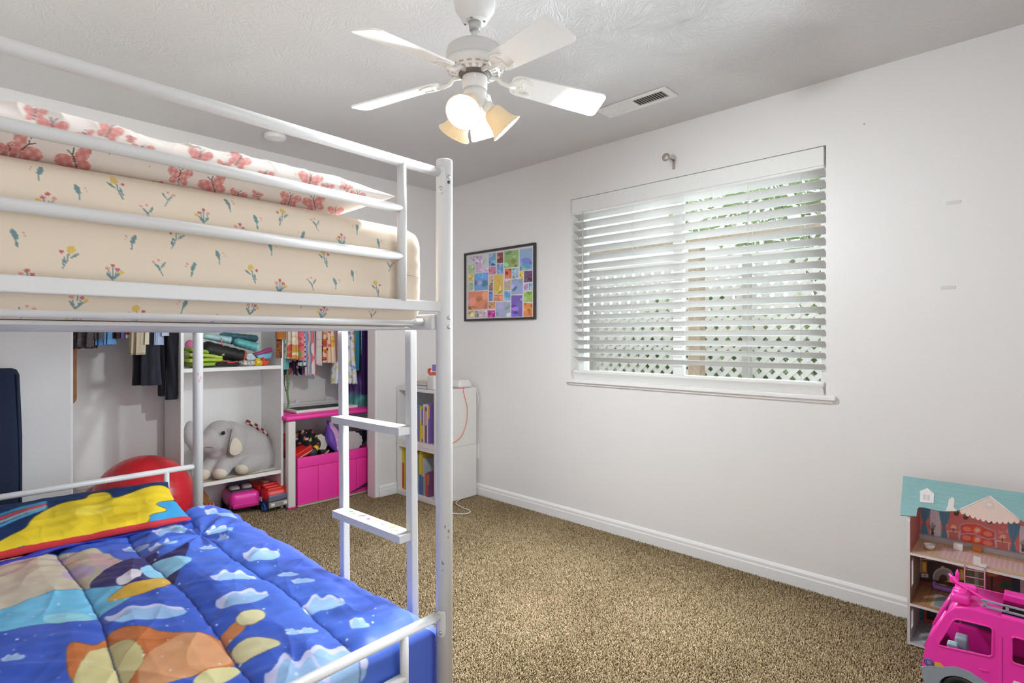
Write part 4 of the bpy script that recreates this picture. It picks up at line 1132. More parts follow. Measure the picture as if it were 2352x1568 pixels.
# ================================================================== CLOSET
RODY, RODZ = 4.03, 1.66
TY0, TY1 = 3.93, 4.28
EO = 0.165
tx0, tx1 = hity(415, 900, TY0)[0], hity(651, 960, TY0)[0]
for xa, xb, lab in ((CLX0, tx0, 'white clothes rod left of the shelf tower in the closet'), (tx1, CLX1, 'white clothes rod right of the shelf tower in the closet')):
    rod = MB().cyl((xa, RODY, RODZ), (xb, RODY, RODZ), 0.016, 16).build('closet_rod', mat('rod_white', 'e0dedb', 0.4))
    tag(rod, lab, 'rod')
fab = painted('garment_fabric', 0.85, bump=0.25, bscale=180, sheen=0.12)
def garment(name, label, cat, uL, uR, vB, base, pr=None, y=RODY, group=None, flare=1.0, folds=5, thick=0.018, seed=0, ztop=None, legs=0, wave=0.0, dirv=(0.30, -0.95), satin=False, ragged=0.0):
    d = np.array([dirv[0], dirv[1], 0.0]); d /= np.linalg.norm(d)
    uc = (uL + uR) / 2
    c = hity(uc, vB, y); zb = c[2]; c[2] = 0
    W = 0.2
    for _ in range(12):
        a = pix(np.array([c - d * W / 2 + [0, 0, zb], c + d * W / 2 + [0, 0, zb]]))[0]
        W *= (uR - uL) / max(1e-3, abs(a[1] - a[0]))
        # recentre on the pixel middle
        m = (a[0] + a[1]) / 2; c[0] += (uc - m) / FPX * 3.8 * 0.9
    W = min(W, 0.42)
    ztop = RODZ + 0.012 if ztop is None else ztop
    nr, nz = 132, 96
    n_ = np.array([-d[1], d[0], 0])
    zm = min(1.30, (zb + ztop) / 2 + .1); zz = np.concatenate([np.linspace(zb, zm, 81), np.linspace(zm, ztop, 17)[1:]]); V = []; Q = []
    r = random.Random(seed); ph = [r.uniform(0, 6.28) for _ in range(4)]
    for j, z in enumerate(zz):
        t = (z - zb) / (ztop - zb)
        wtop = 0.30 if t > 0.94 else 1
        sh = 1.0 if t < 0.86 else 1 - (t - 0.86) / 0.14 * 0.86
        w = W / 2 * ((1 - t) * 1.0 + t / flare) * sh
        th = thick * (1.0 + 0.3 * (1 - t)) * (0.35 + 0.65 * sh)
        for i in range(nr):
            a = 2 * math.pi * i / nr; q = math.cos(a); s = math.sin(a)
            fold = math.sin(q * folds * 2.2 + ph[0] + 0.6 * t) * 0.5 + math.sin(q * folds * 3.7 + ph[1]) * 0.3
            off = th * (math.copysign(abs(s) ** 0.7, s) + 0.85 * fold * (1 - 0.6 * t))
            dz = 0
            if j < 6: dz = (1 - j / 6) * wave * math.sin(q * 11 + ph[2]) + ragged * math.sin(q * 40 + ph[3])
            dq = q * w * (1 + 0.03 * math.sin(z * 17 + ph[2]))
            p = c + d * dq + n_ * off + np.array([0, 0, z + dz])
            V.append(p); Q.append((q * w, z))
    V = np.array(V); Q = np.array(Q)
    F = []
    for j in range(nz):
        for i in range(nr):
            a, b = j * nr + i, j * nr + (i + 1) % nr
            if legs:
                qm = Q[a][0]; t = (V[a][2] - zb) / (ztop - zb)
                if t < legs and abs(qm - legs_off * W) < W * 0.05: continue
            F.append((a, b, b + nr, a + nr))
    F.append(tuple(range(nz * nr, (nz + 1) * nr)))
    P = Paint(Q[:, 0], Q[:, 1], base)
    if pr: pr(P, Q, zb, ztop, W, r)
    o = MB().add(V, F, True).build(name, fab if not satin else painted('garment_satin', 0.4, spec=0.5), colors=P.C)
    return tag(o, label, cat, group)
legs_off = 0.0
def dots(cols, n, s0, s1):
    def fn(P, Q, zb, zt, W, r):
        for i in range(n): 
            s = r.uniform(s0, s1); P.ell(r.uniform(-W / 2, W / 2), zb + r.random() ** 1.2 * 0.75, s, s * r.uniform(.6, 1), r.choice(cols), r.uniform(0, 3))
    return fn
def vstripes(cols, w):
    def fn(P, Q, zb, zt, W, r):
        k = ((Q[:, 0] + 5 + 0.004 * np.sin(Q[:, 1] * 40)) / w).astype(int)
        for i, c in enumerate(cols): P.put(k % len(cols) == i, c)
    return fn
def hstripes(cols, w):
    def fn(P, Q, zb, zt, W, r):
        k = (Q[:, 1] / w).astype(int)
        for i, c in enumerate(cols): P.put(k % len(cols) == i, c)
    return fn
def both(*fs):
    def fn(*a):
        for f_ in fs: f_(*a)
    return fn
def hemband(h, c):
    def fn(P, Q, zb, zt, W, r): P.put(Q[:, 1] < zb + h, c)
    return fn
GL, GR = 'clothes on the left of the closet rod', 'clothes on the right of the closet rod'
tweed = dots(['6a5f60', '453c40', '7a6e6c'], 260, .003, .006)
dw = (0.62, -0.78)
garment('coat', 'grey brown tweed coat at the far left of the closet', 'coat', 172, 216, 797, '574d50', tweed, group=GL, seed=1, thick=.035, flare=1.1, wave=.01, dirv=dw)
garment('coat', 'shorter grey brown knit coat beside the blue jeans', 'coat', 206, 240, 779, '5d5355', tweed, group=GL, seed=2, thick=.03, dirv=dw)
garment('jeans', 'faded blue denim jeans leg with dark lining hanging in closet', 'jeans', 222, 243, 793, '5380ae', dots(['44709c', '6a94bf'], 60, .004, .01), group=GL, seed=3, thick=.03, dirv=dw)
garment('jeans', 'faded blue denim jeans leg, right of its darker twin leg', 'jeans', 246, 260, 791, '6496c4', hemband(.03, '6fa3d0'), group=GL, seed=4, thick=.025, dirv=dw)
garment('shirt', 'dark maroon shirt between blue jeans and red shirt', 'shirt', 261, 280, 777, '33202a', None, group=GL, seed=5, dirv=dw)
garment('shirt', 'slate blue shirt left of the red and white shirt', 'shirt', 279, 290, 777, '6b6c96', None, group=GL, seed=6, dirv=dw)
garment('shirt', 'red shirt with white hem among the left closet clothes', 'shirt', 289, 307, 776, 'a8383a', hemband(.02, 'd8cfc8'), group=GL, seed=7, dirv=dw)
garment('shirt', 'dark navy shirt left of the cream jacket', 'shirt', 308, 324, 778, '20203a', None, group=GL, seed=8, dirv=dw)
garment('jacket', 'cream jacket with longer hanging sleeve above charcoal trousers', 'jacket', 306, 329, 814, 'cdbfa2', both(hemband(.012, 'b9a98a')), group=GL, seed=9, y=RODY - .03, thick=.03, dirv=dw)
garment('jacket', 'second cream jacket sleeve, shorter, right of the longer one', 'jacket', 329, 346, 791, 'd6cbb2', None, group=GL, seed=10, y=RODY - .03, thick=.025, dirv=dw)
garment('trousers', 'wide charcoal trousers hanging to the left of black flared trousers', 'trousers', 307, 364, 884, '24242e', vstripes(['20202a', '2b2b36', '262630'], .02), group=GL, seed=11, flare=1.35, folds=3, thick=.03, dirv=dw)
garment('shirt', 'pale blue shirt above the black flared trousers', 'shirt', 358, 384, 771, 'b7c0d4', None, group=GL, seed=12, y=RODY - .04, dirv=dw)
garment('shirt', 'narrow pale blue sleeve hanging beside charcoal trousers', 'shirt', 361, 369, 792, 'aab6d0', None, group=GL, seed=13, y=RODY - .05, dirv=dw)
# flared trousers: two legs joined at the waist = one thing
tz = thing('trousers', 'black flared trousers with two separate legs next to the shelf tower', 'trousers', (*hity(388, 900, RODY)[:2], 0.8), group=GL)
def leg(uLt, uRt, uLb, uRb, vB, seed, m, yo):
    zb = hity((uLb + uRb) / 2, vB, RODY + yo)[2]; V = []; nr, nz = 40, 30
    for j in range(nz + 1):
        t = j / nz; z = zb + (RODZ - 0.32 - zb) * t
        k = t ** 0.75
        a = hity(uLb + (uLt - uLb) * k, 800, RODY + yo); b = hity(uRb + (uRt - uRb) * k, 800, RODY + yo)
        cc = (a + b) / 2; w = abs(b[0] - a[0]) / 2
        for i in range(nr):
            an = 2 * math.pi * i / nr
            V.append((cc[0] + w * math.cos(an), cc[1] + 0.035 * math.sin(an) + .006 * math.sin(3 * an + z * 20 + seed), z))
    MB().add(V, [q for q in [(j * nr + i, j * nr + (i + 1) % nr, (j + 1) * nr + (i + 1) % nr, (j + 1) * nr + i) for j in range(nz) for i in range(nr)]] + [tuple(range(nz * nr, (nz + 1) * nr))], True).build('trouser_leg', m, tz)
blk = mat('black_twill', '1d1d27', 0.9, bump=0.3, bscale=120, var=0.2)
leg(362, 386, 364, 377, 909, 1, blk, 0.02); leg(384, 411, 380, 405, 917, 2, blk, -0.03)
wa_ = hity(386, 760, RODY)
MB().rbox((wa_[0], RODY, RODZ - 0.16), (0.15, 0.09, 0.34), 0.03).build('waist', blk, tz)
# ---- right hand clothes
garment('purse', 'small brown leather purse hanging beside leopard scarf', 'purse', 632, 655, 779, 'a8642f', both(dots(['3a2a20'], 0, .004, .006), hemband(.012, 'b8713a')), group=GR, seed=20, thick=.02, folds=0.2, ztop=1.52, y=3.914, dirv=(1, 0))
garment('scarf', 'rust leopard spotted scarf hanging at edge of shelf tower', 'scarf', 634, 648, 822, '8a4f2a', dots(['2e1c14', '4a2c1a'], 130, .004, .008), group=GR, seed=21, thick=.009, folds=1, ztop=1.50, y=3.918, dirv=(1, 0))
garment('shirt', 'aqua shirt with navy edge behind the leopard scarf', 'shirt', 643, 658, 848, '74bdbd', both(vstripes(['74bdbd', '74bdbd', '29406e'], .05)), group=GR, seed=22, y=RODY + .07)
garment('skirt', 'dark floral skirt with uneven hem behind pink rose dress', 'skirt', 648, 698, 853, '2c2438', dots(['c76a78', '5a6a48', 'd8c8c0', '4a3a6a', 'a8485a'], 90, .008, .018), group=GR, seed=23, y=RODY + .09, wave=.03, folds=8)
garment('dress', 'cream dress with orange blossoms along the hem, left of the pink dress', 'dress', 655, 684, 823, 'ecdfc9', both(dots(['e8c8a8', 'f3ead8'], 20, .01, .02), lambda P, Q, zb, zt, W, r: [P.ell(r.uniform(-W / 2, W / 2), zb + r.uniform(0.0, .10), .022, .018, r.choice(['e07a48', 'e0605a', 'd8a04a'])) for _ in range(12)]), group=GR, seed=24, flare=1.5)
garment('dress', 'pink dress with big coral roses hanging in the closet', 'dress', 669, 699, 826, 'dd8f97', both(dots(['e8b8b8', 'c97a84'], 20, .008, .014), lambda P, Q, zb, zt, W, r: [P.ell(r.uniform(-W / 2, W / 2), zb + r.uniform(0.0, .22), r.uniform(.02, .035), r.uniform(.02, .03), r.choice(['d8545c', 'e0707a', 'cf4a58', '8fa04a'])) for _ in range(14)]), group=GR, seed=25, flare=1.9, y=RODY - .02)
garment('shirt', 'navy and white striped shirt behind pink rose dress', 'shirt', 690, 700, 842, 'e8e4e2', hstripes(['e8e4e2', 'e8e4e2', '2a2c48'], .012), group=GR, seed=26)
garment('shirt', 'light blue shirt between striped shirt and coral streaked dress', 'shirt', 694, 704, 838, '8fb3da', None, group=GR, seed=27)
garment('dress', 'coral and pale blue streaked dress with ragged hem', 'dress', 698, 723, 860, 'd8c8cc', vstripes(['d88088', 'd8d0d0', '9fb4cc', 'd8707c', 'e0d4d4'], .011), group=GR, seed=28, flare=1.6, ragged=.01)
garment('shirt', 'olive green shirt left of the white blouse', 'shirt', 709, 722, 812, '625f4a', None, group=GR, seed=29)
garment('blouse', 'off white blouse with faint pink print beside orange floral dress', 'blouse', 717, 735, 837, 'd9d0cc', dots(['d8b8bc', 'c8c0cc'], 40, .006, .012), group=GR, seed=30, wave=.008)
garment('dress', 'cream dress covered in orange and yellow flowers', 'dress', 736, 768, 832, 'efcfb0', dots(['d9742c', 'e09a2c', '8a3a24', 'e8b84a', 'cf4f4a', 'e07a5a'], 85, .009, .020), group=GR, seed=31, flare=1.4, y=RODY - .02)
garment('shirt', 'dusty mauve shirt behind the white floral dress', 'shirt', 762, 779, 828, 'b18b82', vstripes(['b18b82', 'a67f78'], .012), group=GR, seed=32)
garment('dress', 'white dress with blue and yellow flowers, partly behind the ladder', 'dress', 757, 820, 880, 'dfe1ea', dots(['8fa4d4', 'a9b8dc', 'e3cf5c', 'b9c46a', 'e8dc8a', '7a90c8'], 190, .006, .016), group=GR, seed=33, flare=2.1, y=RODY - .04, folds=4, ragged=.006, dirv=(.6, -.8))
garment('shirt', 'pink checked shirt between floral dress and teal top', 'shirt', 811, 821, 820, 'c99b92', vstripes(['c99b92', 'b8867e'], .008), group=GR, seed=34)
garment('top', 'teal blue top hanging behind the aqua satin top', 'top', 813, 824, 850, '3d9ab6', None, group=GR, seed=35, satin=True)
garment('top', 'shiny aqua satin top near right end of the rod', 'top', 820, 836, 813, '72c2c6', dots(['8fd2d2', '5fb0b8'], 25, .01, .02), group=GR, seed=36, satin=True)
garment('dress', 'dark purple sequinned costume dress at right end of rod', 'dress', 822, 846, 858, '45256e', dots(['6a4aa0', '2c1548', '7a5ab0', '1f0f34'], 320, .003, .006), group=GR, seed=37, satin=True, thick=.03)
garment('gown', 'plain deep purple velvet gown squeezed against closet end wall', 'gown', 834, 849, 905, '3b1c5c', None, group=GR, seed=38, y=RODY - .06)
def tul(P, Q, zb, zt, W, r):
    t = np.clip((Q[:, 1] - zb) / .30, 0, 1); a = lin_inv('5fa8a4'); b = lin_inv('6a4a8c'); c_ = lin_inv('2a1a38')
    for k in range(3): P.C[:, k] = np.where(t < .5, a[k] + (b[k] - a[k]) * np.clip((t - .3) / .2, 0, 1), b[k] + (c_[k] - b[k]) * np.clip((t - .75) / .25, 0, 1))
    s = np.sin(Q[:, 0] * 260 + 2 * np.sin(Q[:, 1] * 30)); P.C *= (1 + 0.14 * s)[:, None]
garment('gown', 'tulle costume gown fading from purple to teal above pink cart', 'gown', 804, 846, 936, '6a4a8c', tul, group=GR, seed=39, y=RODY + .05, folds=9, flare=1.8, thick=.05, wave=.01)
# braided cords hanging below the skirt
def braid(name, label, pts, r0, m):
    P3 = [hity(u, v, RODY + .06) for u, v in pts]; Q = []
    for i in range(60):
        t = i / 59 * (len(P3) - 1); k = min(int(t), len(P3) - 2); p = P3[k] + (P3[k + 1] - P3[k]) * (t - k); Q.append(p)
    mb = MB()
    for s in range(2):
        mb.tube([(p[0] + r0 * .8 * math.cos(i * .9 + s * math.pi), p[1] + r0 * .8 * math.sin(i * .9 + s * math.pi), p[2]) for i, p in enumerate(Q)], r0, 7)
    tag(mb.build(name, m), label, 'cord')
braid('yarn_braid', 'green braided yarn cord hanging above the pink cart', [(659, 770), (660, 850), (661, 880), (660, 905), (663, 925), (658, 947)], .005, mat('green_yarn', '6f9a5c', .9, bump=.4, bscale=200))
braid('cord', 'thin dark green cord hanging left of the green yarn braid', [(652, 770), (654, 855), (653, 880), (657, 899)], .002, mat('dark_cord', '3c4a34', .9))

# brown board behind the left jamb
bx = hity(176, 850, 4.22)[0]; zb_, zt_2 = hity(174, 930, 4.22)[2], 1.66
pts = arc(bx - .045, zb_ + .045, .045, math.pi, 2 * math.pi, 12) + [(bx, zt_2), (bx - .09, zt_2)]
brd = MB().plate(pts, [], -.008, .008, Matrix.Translation((0, 4.22, 0)) @ Matrix.Rotation(math.pi / 2, 4, 'X')).build('wooden_board', mat('honey_wood', 'a86c38', .5, var=.15, vscale=30), bevel=.003)
tag(brd, 'narrow honey brown wooden board with rounded end behind the left closet jamb', 'board')

# ------------------------------------------------------------------ red exercise ball
bc = np.array([.855, 3.81, .262])
ball = thing('exercise_ball', 'big red exercise ball on the closet floor behind the lower bunk', 'ball', (bc[0], bc[1], 0))
br_ = .262
def ballmat():
    m = mat('red_vinyl', 'c3202c', .30, spec=.5, var=.03); return m
nb = 96
prof = [(max(0.0, br_ * math.sin(math.pi * j / nb) + .0008 * math.cos(math.pi * j / nb * 40)), br_ - br_ * math.cos(math.pi * j / nb)) for j in range(nb + 1)]
prof[0] = (0, 0); prof[-1] = (0, 2 * br_)
MB().lathe(prof, 64, Matrix.Translation((bc[0], bc[1], br_)) @ Matrix.Rotation(.5, 4, 'X') @ Matrix.Rotation(.3, 4, 'Y') @ Matrix.Translation((0, 0, -br_))).build('ball_skin', ballmat(), ball)
Mv = Matrix.Translation((bc[0], bc[1], br_)) @ Matrix.Rotation(math.radians(60), 4, 'Y')
MB().lathe([(0, br_ + .002), (.009, br_ + .001), (.011, br_ - .001)][::-1], 16, Mv).build('valve_plug', mat('plug_white', 'd8d0cc', .5), ball)
wb = hity(215, 1112, 4.1)
bxo = MB().rbox((wb[0] + .02, 4.18, .165), (.20, .16, .33), .008); tag(bxo.build('storage_box', mat('box_white', 'dcd7d2', .6)), 'white cardboard box on closet floor left of the red ball', 'box')
wk = hity(187, 1130, 4.1)
bk_ = MB().rbox((wk[0] - .02, 4.16, .12), (.06, .10, .24), .006); tag(bk_.build('wooden_block', mat('dark_wood', '6a4a36', .6, var=.2, vscale=30)), 'small brown wooden block left of the white cardboard box', 'block')

# ------------------------------------------------------------------ shelf tower
melam = mat('white_melamine', 'e8e6e4', .45)
tw = thing('shelf_tower', 'white melamine shelf tower standing in the middle of the closet', 'shelf unit', ((tx0 + tx1) / 2, (TY0 + TY1) / 2, 0))
zs_top = hity(530, 843, TY0)[2]; zs_b = hity(540, 1097, TY0)[2]
pth = .018
for xx in (tx0, tx1 - pth): MB().box(xx, xx + pth, TY0, TY1, 0, 1.95).build('side_panel', melam, tw, bevel=.001)
MB().box(tx0 + pth, tx1 - pth, TY1 - .008, TY1, 0, 1.95).build('back_panel', melam, tw)
for nm, zz in (('shelf', zs_top), ('shelf', zs_b), ('shelf', 1.45)):
    s = MB().box(tx0 + pth, tx1 - pth, TY0 + .001, TY1 - .009, zz - .024, zz).build('shelf', melam, tw, bevel=.001)
    if zz == zs_b:
        MB().box(tx0 + pth + .01, tx1 - pth - .004, TY0 + .010, TY0 + .040, zz, zz + .0008).build('chipboard_edge', mat('chipboard', 'b39a72', .8, var=.25, vscale=160), s)
pegs = MB()
for i in range(9):
    pegs.cyl((tx1 - pth - .0003, TY0 + .04, .35 + i * .07), (tx1 - pth + .0005, TY0 + .04, .35 + i * .07), .003, 8)
pegs.build('peg_hole', mat('peg_dark', '6a6561', .8), tw)
kb = MB(); kb.cbox((tx1 - .10, TY1 - .014, hity(590, 877, TY1)[2]), (.045, .012, .016)); kb.build('wall_anchor', trim_m, tw, bevel=.003)

# contents of the upper shelf
def lump(name, label, cat, parts, m, remesh=.006, group=None, colors=None):
    mb = MB()
    for c, r_, rot in parts:
        M = Matrix.Translation(c) @ Matrix.Rotation(rot[2], 4, 'Z') @ Matrix.Rotation(rot[1], 4, 'Y') @ Matrix.Rotation(rot[0], 4, 'X')
        mb.ball((0, 0, 0), r_, 20, 14, M)
    o = mb.build(name, m, remesh=remesh); return tag(o, label, cat, group)
def TS(u, v, y): return hity(u, v, y - EO)
GS = 'bags on the top tower shelf'
# lime cloth: folded layers
def folded(name, label, cat, uL, uR, vT, vB, y, cols, n, group, dpt=.16, sl=0.0, seed=0):
    a = TS(uL, vB, y); b = TS(uR, vB, y); z1 = TS((uL + uR) / 2, vT, y)[2]; z0 = max(zs_top + .001, min(a[2], b[2]))
    y = y - EO
    t = thing(name, label, cat, ((a[0] + b[0]) / 2, y, z0), group=group); h = (z1 - z0) / n; r = random.Random(seed)
    for i in range(n):
        L = (b[0] - a[0]) * r.uniform(.86, 1.0); vv, ff = rbox_arrays((L, dpt, h * .94), h * .42, (24, 10, 6))
        vv[:, 2] += .012 * np.sin(vv[:, 0] * 14 + i) * (1 if i else .15) * .5 + sl * vv[:, 0] * (i / max(1, n - 1)); vv[:, 1] += .006 * np.sin(vv[:, 0] * 40 + i * 2)
        vv += np.array([(a[0] + b[0]) / 2 + r.uniform(-.01, .01), y, z0 + h * (i + .5) + (.0 if i else .004)])
        MB().add(vv, ff, True).build('fold', cols[i % len(cols)], t)
    return t
lime = mat('lime_nylon', 'a9c043', .5, bump=.4, bscale=40, var=.15); lime2 = mat('lime_nylon_deep', '8aa834', .5, bump=.4, bscale=40)
folded('folded_tent', 'lime green folded nylon cloth on the left of the tower shelf', 'cloth', 423, 505, 803, 840, 4.24, [lime2, lime, lime, lime2], 4, GS, .20, -.12, 1)
def sack(name, label, cat, p0, p1, r0, r1, m, group, mouth=None, handle=None, flat=.8, seed=1):
    p0, p1 = Vector(p0), Vector(p1); t = thing(name, label, cat, ((p0.x + p1.x) / 2, (p0.y + p1.y) / 2, min(p0.z, p1.z) - max(r0, r1)), group=group)
    n = 26; pts = [p0 + (p1 - p0) * (i / n) for i in range(n + 1)]
    rs = []
    for i in range(n + 1):
        k = i / n; e = min(1, (k + .02) / .14) ** .5 * min(1, (1.02 - k) / .06) ** .5
        rs.append((r0 + (r1 - r0) * k) * e * (1 + .04 * math.sin(i * 1.3 + seed)))
    MB().tube(pts, rs, 24, flat=flat).build('bag_body', m, t)
    if mouth:
        d = (p1 - p0).normalized(); q = p1 - d * .004
        MB().tube([q - d * .008, q, q + d * .006], [r1 * 1.0, r1 * 1.06, r1 * .95], 24, flat=flat).build('bag_rim', mouth, t)
    if handle: MB().tube(handle, .004, 8).build('bag_loop', mat('pink_loop', 'cf7f98', .6), t)
    return t
black_n = mat('black_nylon', '1d1a1c', .6, bump=.5, bscale=35, var=.2)
sack('stuff_bag', 'black nylon stuff sack with orange rim lying on the tower shelf', 'bag', TS(458, 800, 4.22), TS(560, 818, 4.19), .085, .055, black_n, GS, mat('orange_rim', 'd1512c', .6), None, .72, 1)
teal = mat('teal_satin', '63b4b6', .45, bump=.4, bscale=40, var=.15)
sack('gift_bag', 'turquoise satin bag lying on top of the black stuff sack', 'bag', TS(535, 783, 4.20), TS(590, 798, 4.18), .050, .058, teal, GS, mat('aqua_trim', '9ed6d0', .5), None, .55, 2)
sack('rolled_bag', 'pale aqua rolled bag with pink loop on top of the shelf pile', 'bag', TS(462, 770, 4.24), TS(534, 782, 4.21), .026, .036, mat('aqua_print', 'a9cfd0', .6, bump=.3, bscale=40, var=.2), GS, mat('navy_band', '24506a', .6), [TS(508, 775, 4.17), TS(509, 786, 4.16), TS(513, 795, 4.165)], .7, 3)
sack('striped_bag', 'dark teal patterned bag at back of the tower shelf pile', 'bag', TS(505, 768, 4.33), TS(590, 778, 4.33), .03, .045, mat('dark_teal', '3c6a78', .6, bump=.3, bscale=40, var=.4, vscale=40), GS, None, None, .6, 5)
def flatbag(name, label, cat, poly, y, th, m, group, M2=None):
    if group != 'toys heaped in the pink bin': y = y - EO
    P3 = [hity(u, v, y) for u, v in poly]
    o = MB().plate([(p[0], p[2]) for p in P3], [], -th / 2, th / 2, Matrix.Translation((0, y, 0)) @ Matrix.Rotation(math.pi / 2, 4, 'X')).build(name, m, bevel=min(th * .4, .006), seg=3)
    return tag(o, label, cat, group)
flatbag('magenta_pouch', 'magenta and black zip pouch leaning at right of tower shelf', 'pouch', [(579, 812), (600, 806), (621, 797), (623, 806), (600, 813), (582, 815)], 4.20, .05, mat('magenta_pouch', 'b0447c', .6), GS)
flatbag('blue_pouch', 'light blue folded pouch below the magenta pouch', 'pouch', [(585, 816), (604, 812), (622, 810), (619, 822), (603, 824), (590, 822)], 4.19, .06, mat('sky_pouch', '7fb8d4', .55), GS)
flatbag('pastel_pouch', 'pale pastel pouch beside the orange rim of the black sack', 'pouch', [(563, 812), (575, 810), (586, 822), (584, 828), (566, 828), (562, 822)], 4.20, .06, mat('pastel_pouch', 'b9c8cc', .6, var=.25, vscale=40), GS)
lump('scrunched_cloth', 'black and white zebra scrunched cloth on the tower shelf', 'cloth', [(TS(556 + 8 * i, 833, 4.17), (.028, .03, .022), (0, 0, i)) for i in range(4)], mat('zebra', 'b0aca8', .8, var=.8, vscale=70), .006, GS)
lump('bead_toy', 'yellow and orange bead toy near the right of tower shelf', 'toy', [(TS(592, 830, 4.15), (.022, .022, .028), (0, 0, 0)), (TS(598, 833, 4.15), (.018, .018, .02), (0, 0, 0)), (TS(589, 836, 4.15), (.018, .018, .016), (0, 0, 0))], mat('bead_yellow', 'd8b42c', .5, var=.6, vscale=60), .005, GS)
lump('red_toy', 'red and orange soft toy at the right end of tower shelf', 'toy', [(TS(604, 828, 4.16), (.014, .02, .028), (0, 0, 0)), (TS(612, 831, 4.16), (.03, .02, .014), (0, 0, .3)), (TS(607, 836, 4.15), (.02, .02, .012), (0, 0, 0))], mat('red_toy', 'cf4630', .6), .005, GS)
lump('dark_strap_bundle', 'black strap bundle with orange webbing at front of tower shelf', 'straps', [(TS(505 + 12 * i, 836, 4.15), (.035, .025, .014), (0, 0, .2 * i)) for i in range(4)], mat('strap_dark', '2a2626', .7, var=.4, vscale=50), .006, GS)
st_o = MB().tube([TS(506, 832, 4.125), TS(514, 828, 4.12), TS(526, 833, 4.12), TS(538, 832, 4.12), TS(545, 829, 4.125)], .008, 10, flat=.5); tag(st_o.build('webbing', mat('orange_web', 'd1452f', .6)), 'orange red webbing strip on front of tower shelf', 'webbing', GS)
lump('pink_ball', 'small pink soft toy behind bed post on the tower shelf', 'toy', [(TS(436, 792, 4.25), (.03, .03, .035), (0, 0, 0)), (TS(440, 800, 4.25), (.03, .03, .03), (0, 0, 0)), (TS(446, 826, 4.27), (.035, .03, .07), (0, 0, 0))], mat('pink_plush', 'cf6f98', .8), .006, GS)

# ------------------------------------------------------------------ plush elephant
EY = 4.235
grey = mat('plush_grey', 'b3adab', .95, bump=.9, bscale=160, var=.08, sheen=.3)
cream = mat('plush_cream', 'd8cdba', .95, bump=.8, bscale=160, var=.06, sheen=.3)
el = thing('plush_elephant', 'large grey plush elephant lying on the lower tower shelf', 'plush toy', (*TS(540, 1090, EY)[:2], zs_b))
def E_(u, v, y): return Vector(TS(u, v, y))
bd = MB()
def eb(u, v, y, r, rot=(0, 0, 0)):
    c = E_(u, v, y); M = Matrix.Translation(c) @ Matrix.Rotation(rot[2], 4, 'Z') @ Matrix.Rotation(rot[1], 4, 'Y') @ Matrix.Rotation(rot[0], 4, 'X')
    bd.ball((0, 0, 0), r, 24, 18, M)
eb(572, 1035, 4.28, (.155, .125, .150)); eb(598, 1050, 4.28, (.095, .11, .115)); eb(555, 1025, 4.27, (.13, .115, .14))
eb(522, 1010, 4.22, (.13, .105, .130), (0, .3, 0)); eb(505, 1000, 4.22, (.10, .095, .105)); eb(490, 1018, 4.20, (.085, .08, .075))
tr_ = [E_(485, 1010, 4.19), E_(466, 1020, 4.18), E_(450, 1022, 4.18), E_(438, 1008, 4.18), E_(434, 990, 4.18), E_(437, 976, 4.185)]
bd.tube(tr_, [.075, .062, .048, .040, .034, .030], 16); bd.ball(tr_[-1], .03, 14, 10); bd.ball(tr_[0], .075, 14, 10)
eb(500, 1040, 4.19, (.06, .05, .035), (0, -.2, 0))
def limb(p, q, r0, r1):
    bd.tube([p, (p + q) / 2, q], [r0, (r0 + r1) / 2, r1], 16); bd.ball(p, r0, 16, 12); bd.ball(q, r1, 16, 12)
zf = zs_b + .052
fl_ = E_(508, 1078, 4.13); fl_.z = zf; limb(E_(530, 1045, 4.2), fl_, .062, .052)
f2 = E_(470, 1075, 4.18); f2.z = zf; limb(E_(500, 1050, 4.24), f2, .055, .050)
hl = E_(558, 1078, 4.15); hl.z = zf + .003; limb(E_(585, 1060, 4.21), hl, .075, .055)
bd.build('plush_body', grey, el, remesh=.008)
# ear, eye, pads, mouth
def earplate(pts, y0, m, nm, dy):
    mb = MB(); P3 = [E_(u, v, y0) for u, v in pts]; c = sum(P3, Vector()) / len(P3)
    n = len(P3); V = []; F = []
    rings = [1, .8, .45, 0.01]
    for side in (-1, 1):
        for k, rr in enumerate(rings):
            for p in P3:
                q = c + (p - c) * rr; V.append((q.x, q.y + side * dy * (1 - rr ** 2) + .03 * (q.z - c.z) * 0, q.z))
    for side in range(2):
        o = side * n * len(rings)
        for k in range(len(rings) - 1):
            for i in range(n):
                a, b = o + k * n + i, o + k * n + (i + 1) % n
                F.append((a, b, b + n, a + n) if side == 0 else (b, a, a + n, b + n))
    mb.add(V, F, True); return mb.build(nm, m, el)
ear = smooth_loop([(538, 972), (548, 980), (556, 1000), (562, 1020), (558, 1036), (548, 1046), (532, 1048), (523, 1040), (526, 1020), (531, 995)], 2)
earplate(ear, 4.095, grey, 'ear', .014)
earplate(smooth_loop([(537, 1004), (546, 1006), (556, 1020), (556, 1034), (547, 1044), (534, 1046), (526, 1038), (530, 1018)], 2), 4.078, cream, 'ear_lining', .006)
ey = E_(513, 994, 4.115); MB().ball(ey, (.0125, .008, .0125), 16, 12).build('eye', mat('eye_black', '120f0f', .15), el)
MB().tube([E_(470, 1028, 4.12), E_(478, 1025, 4.115), E_(490, 1027, 4.112)], .004, 8, flat=.6).build('mouth', mat('mouth_pink', 'b08a84', .8), el)
for p, nm in ((fl_, 'paw'), (f2, 'paw'), (hl, 'paw')):
    mb = MB()
    mb.ball((p.x - .012, p.y - .018, p.z - .008), (.045, .042, .040), 16, 12)
    mb.build('paw_pad', cream, el)
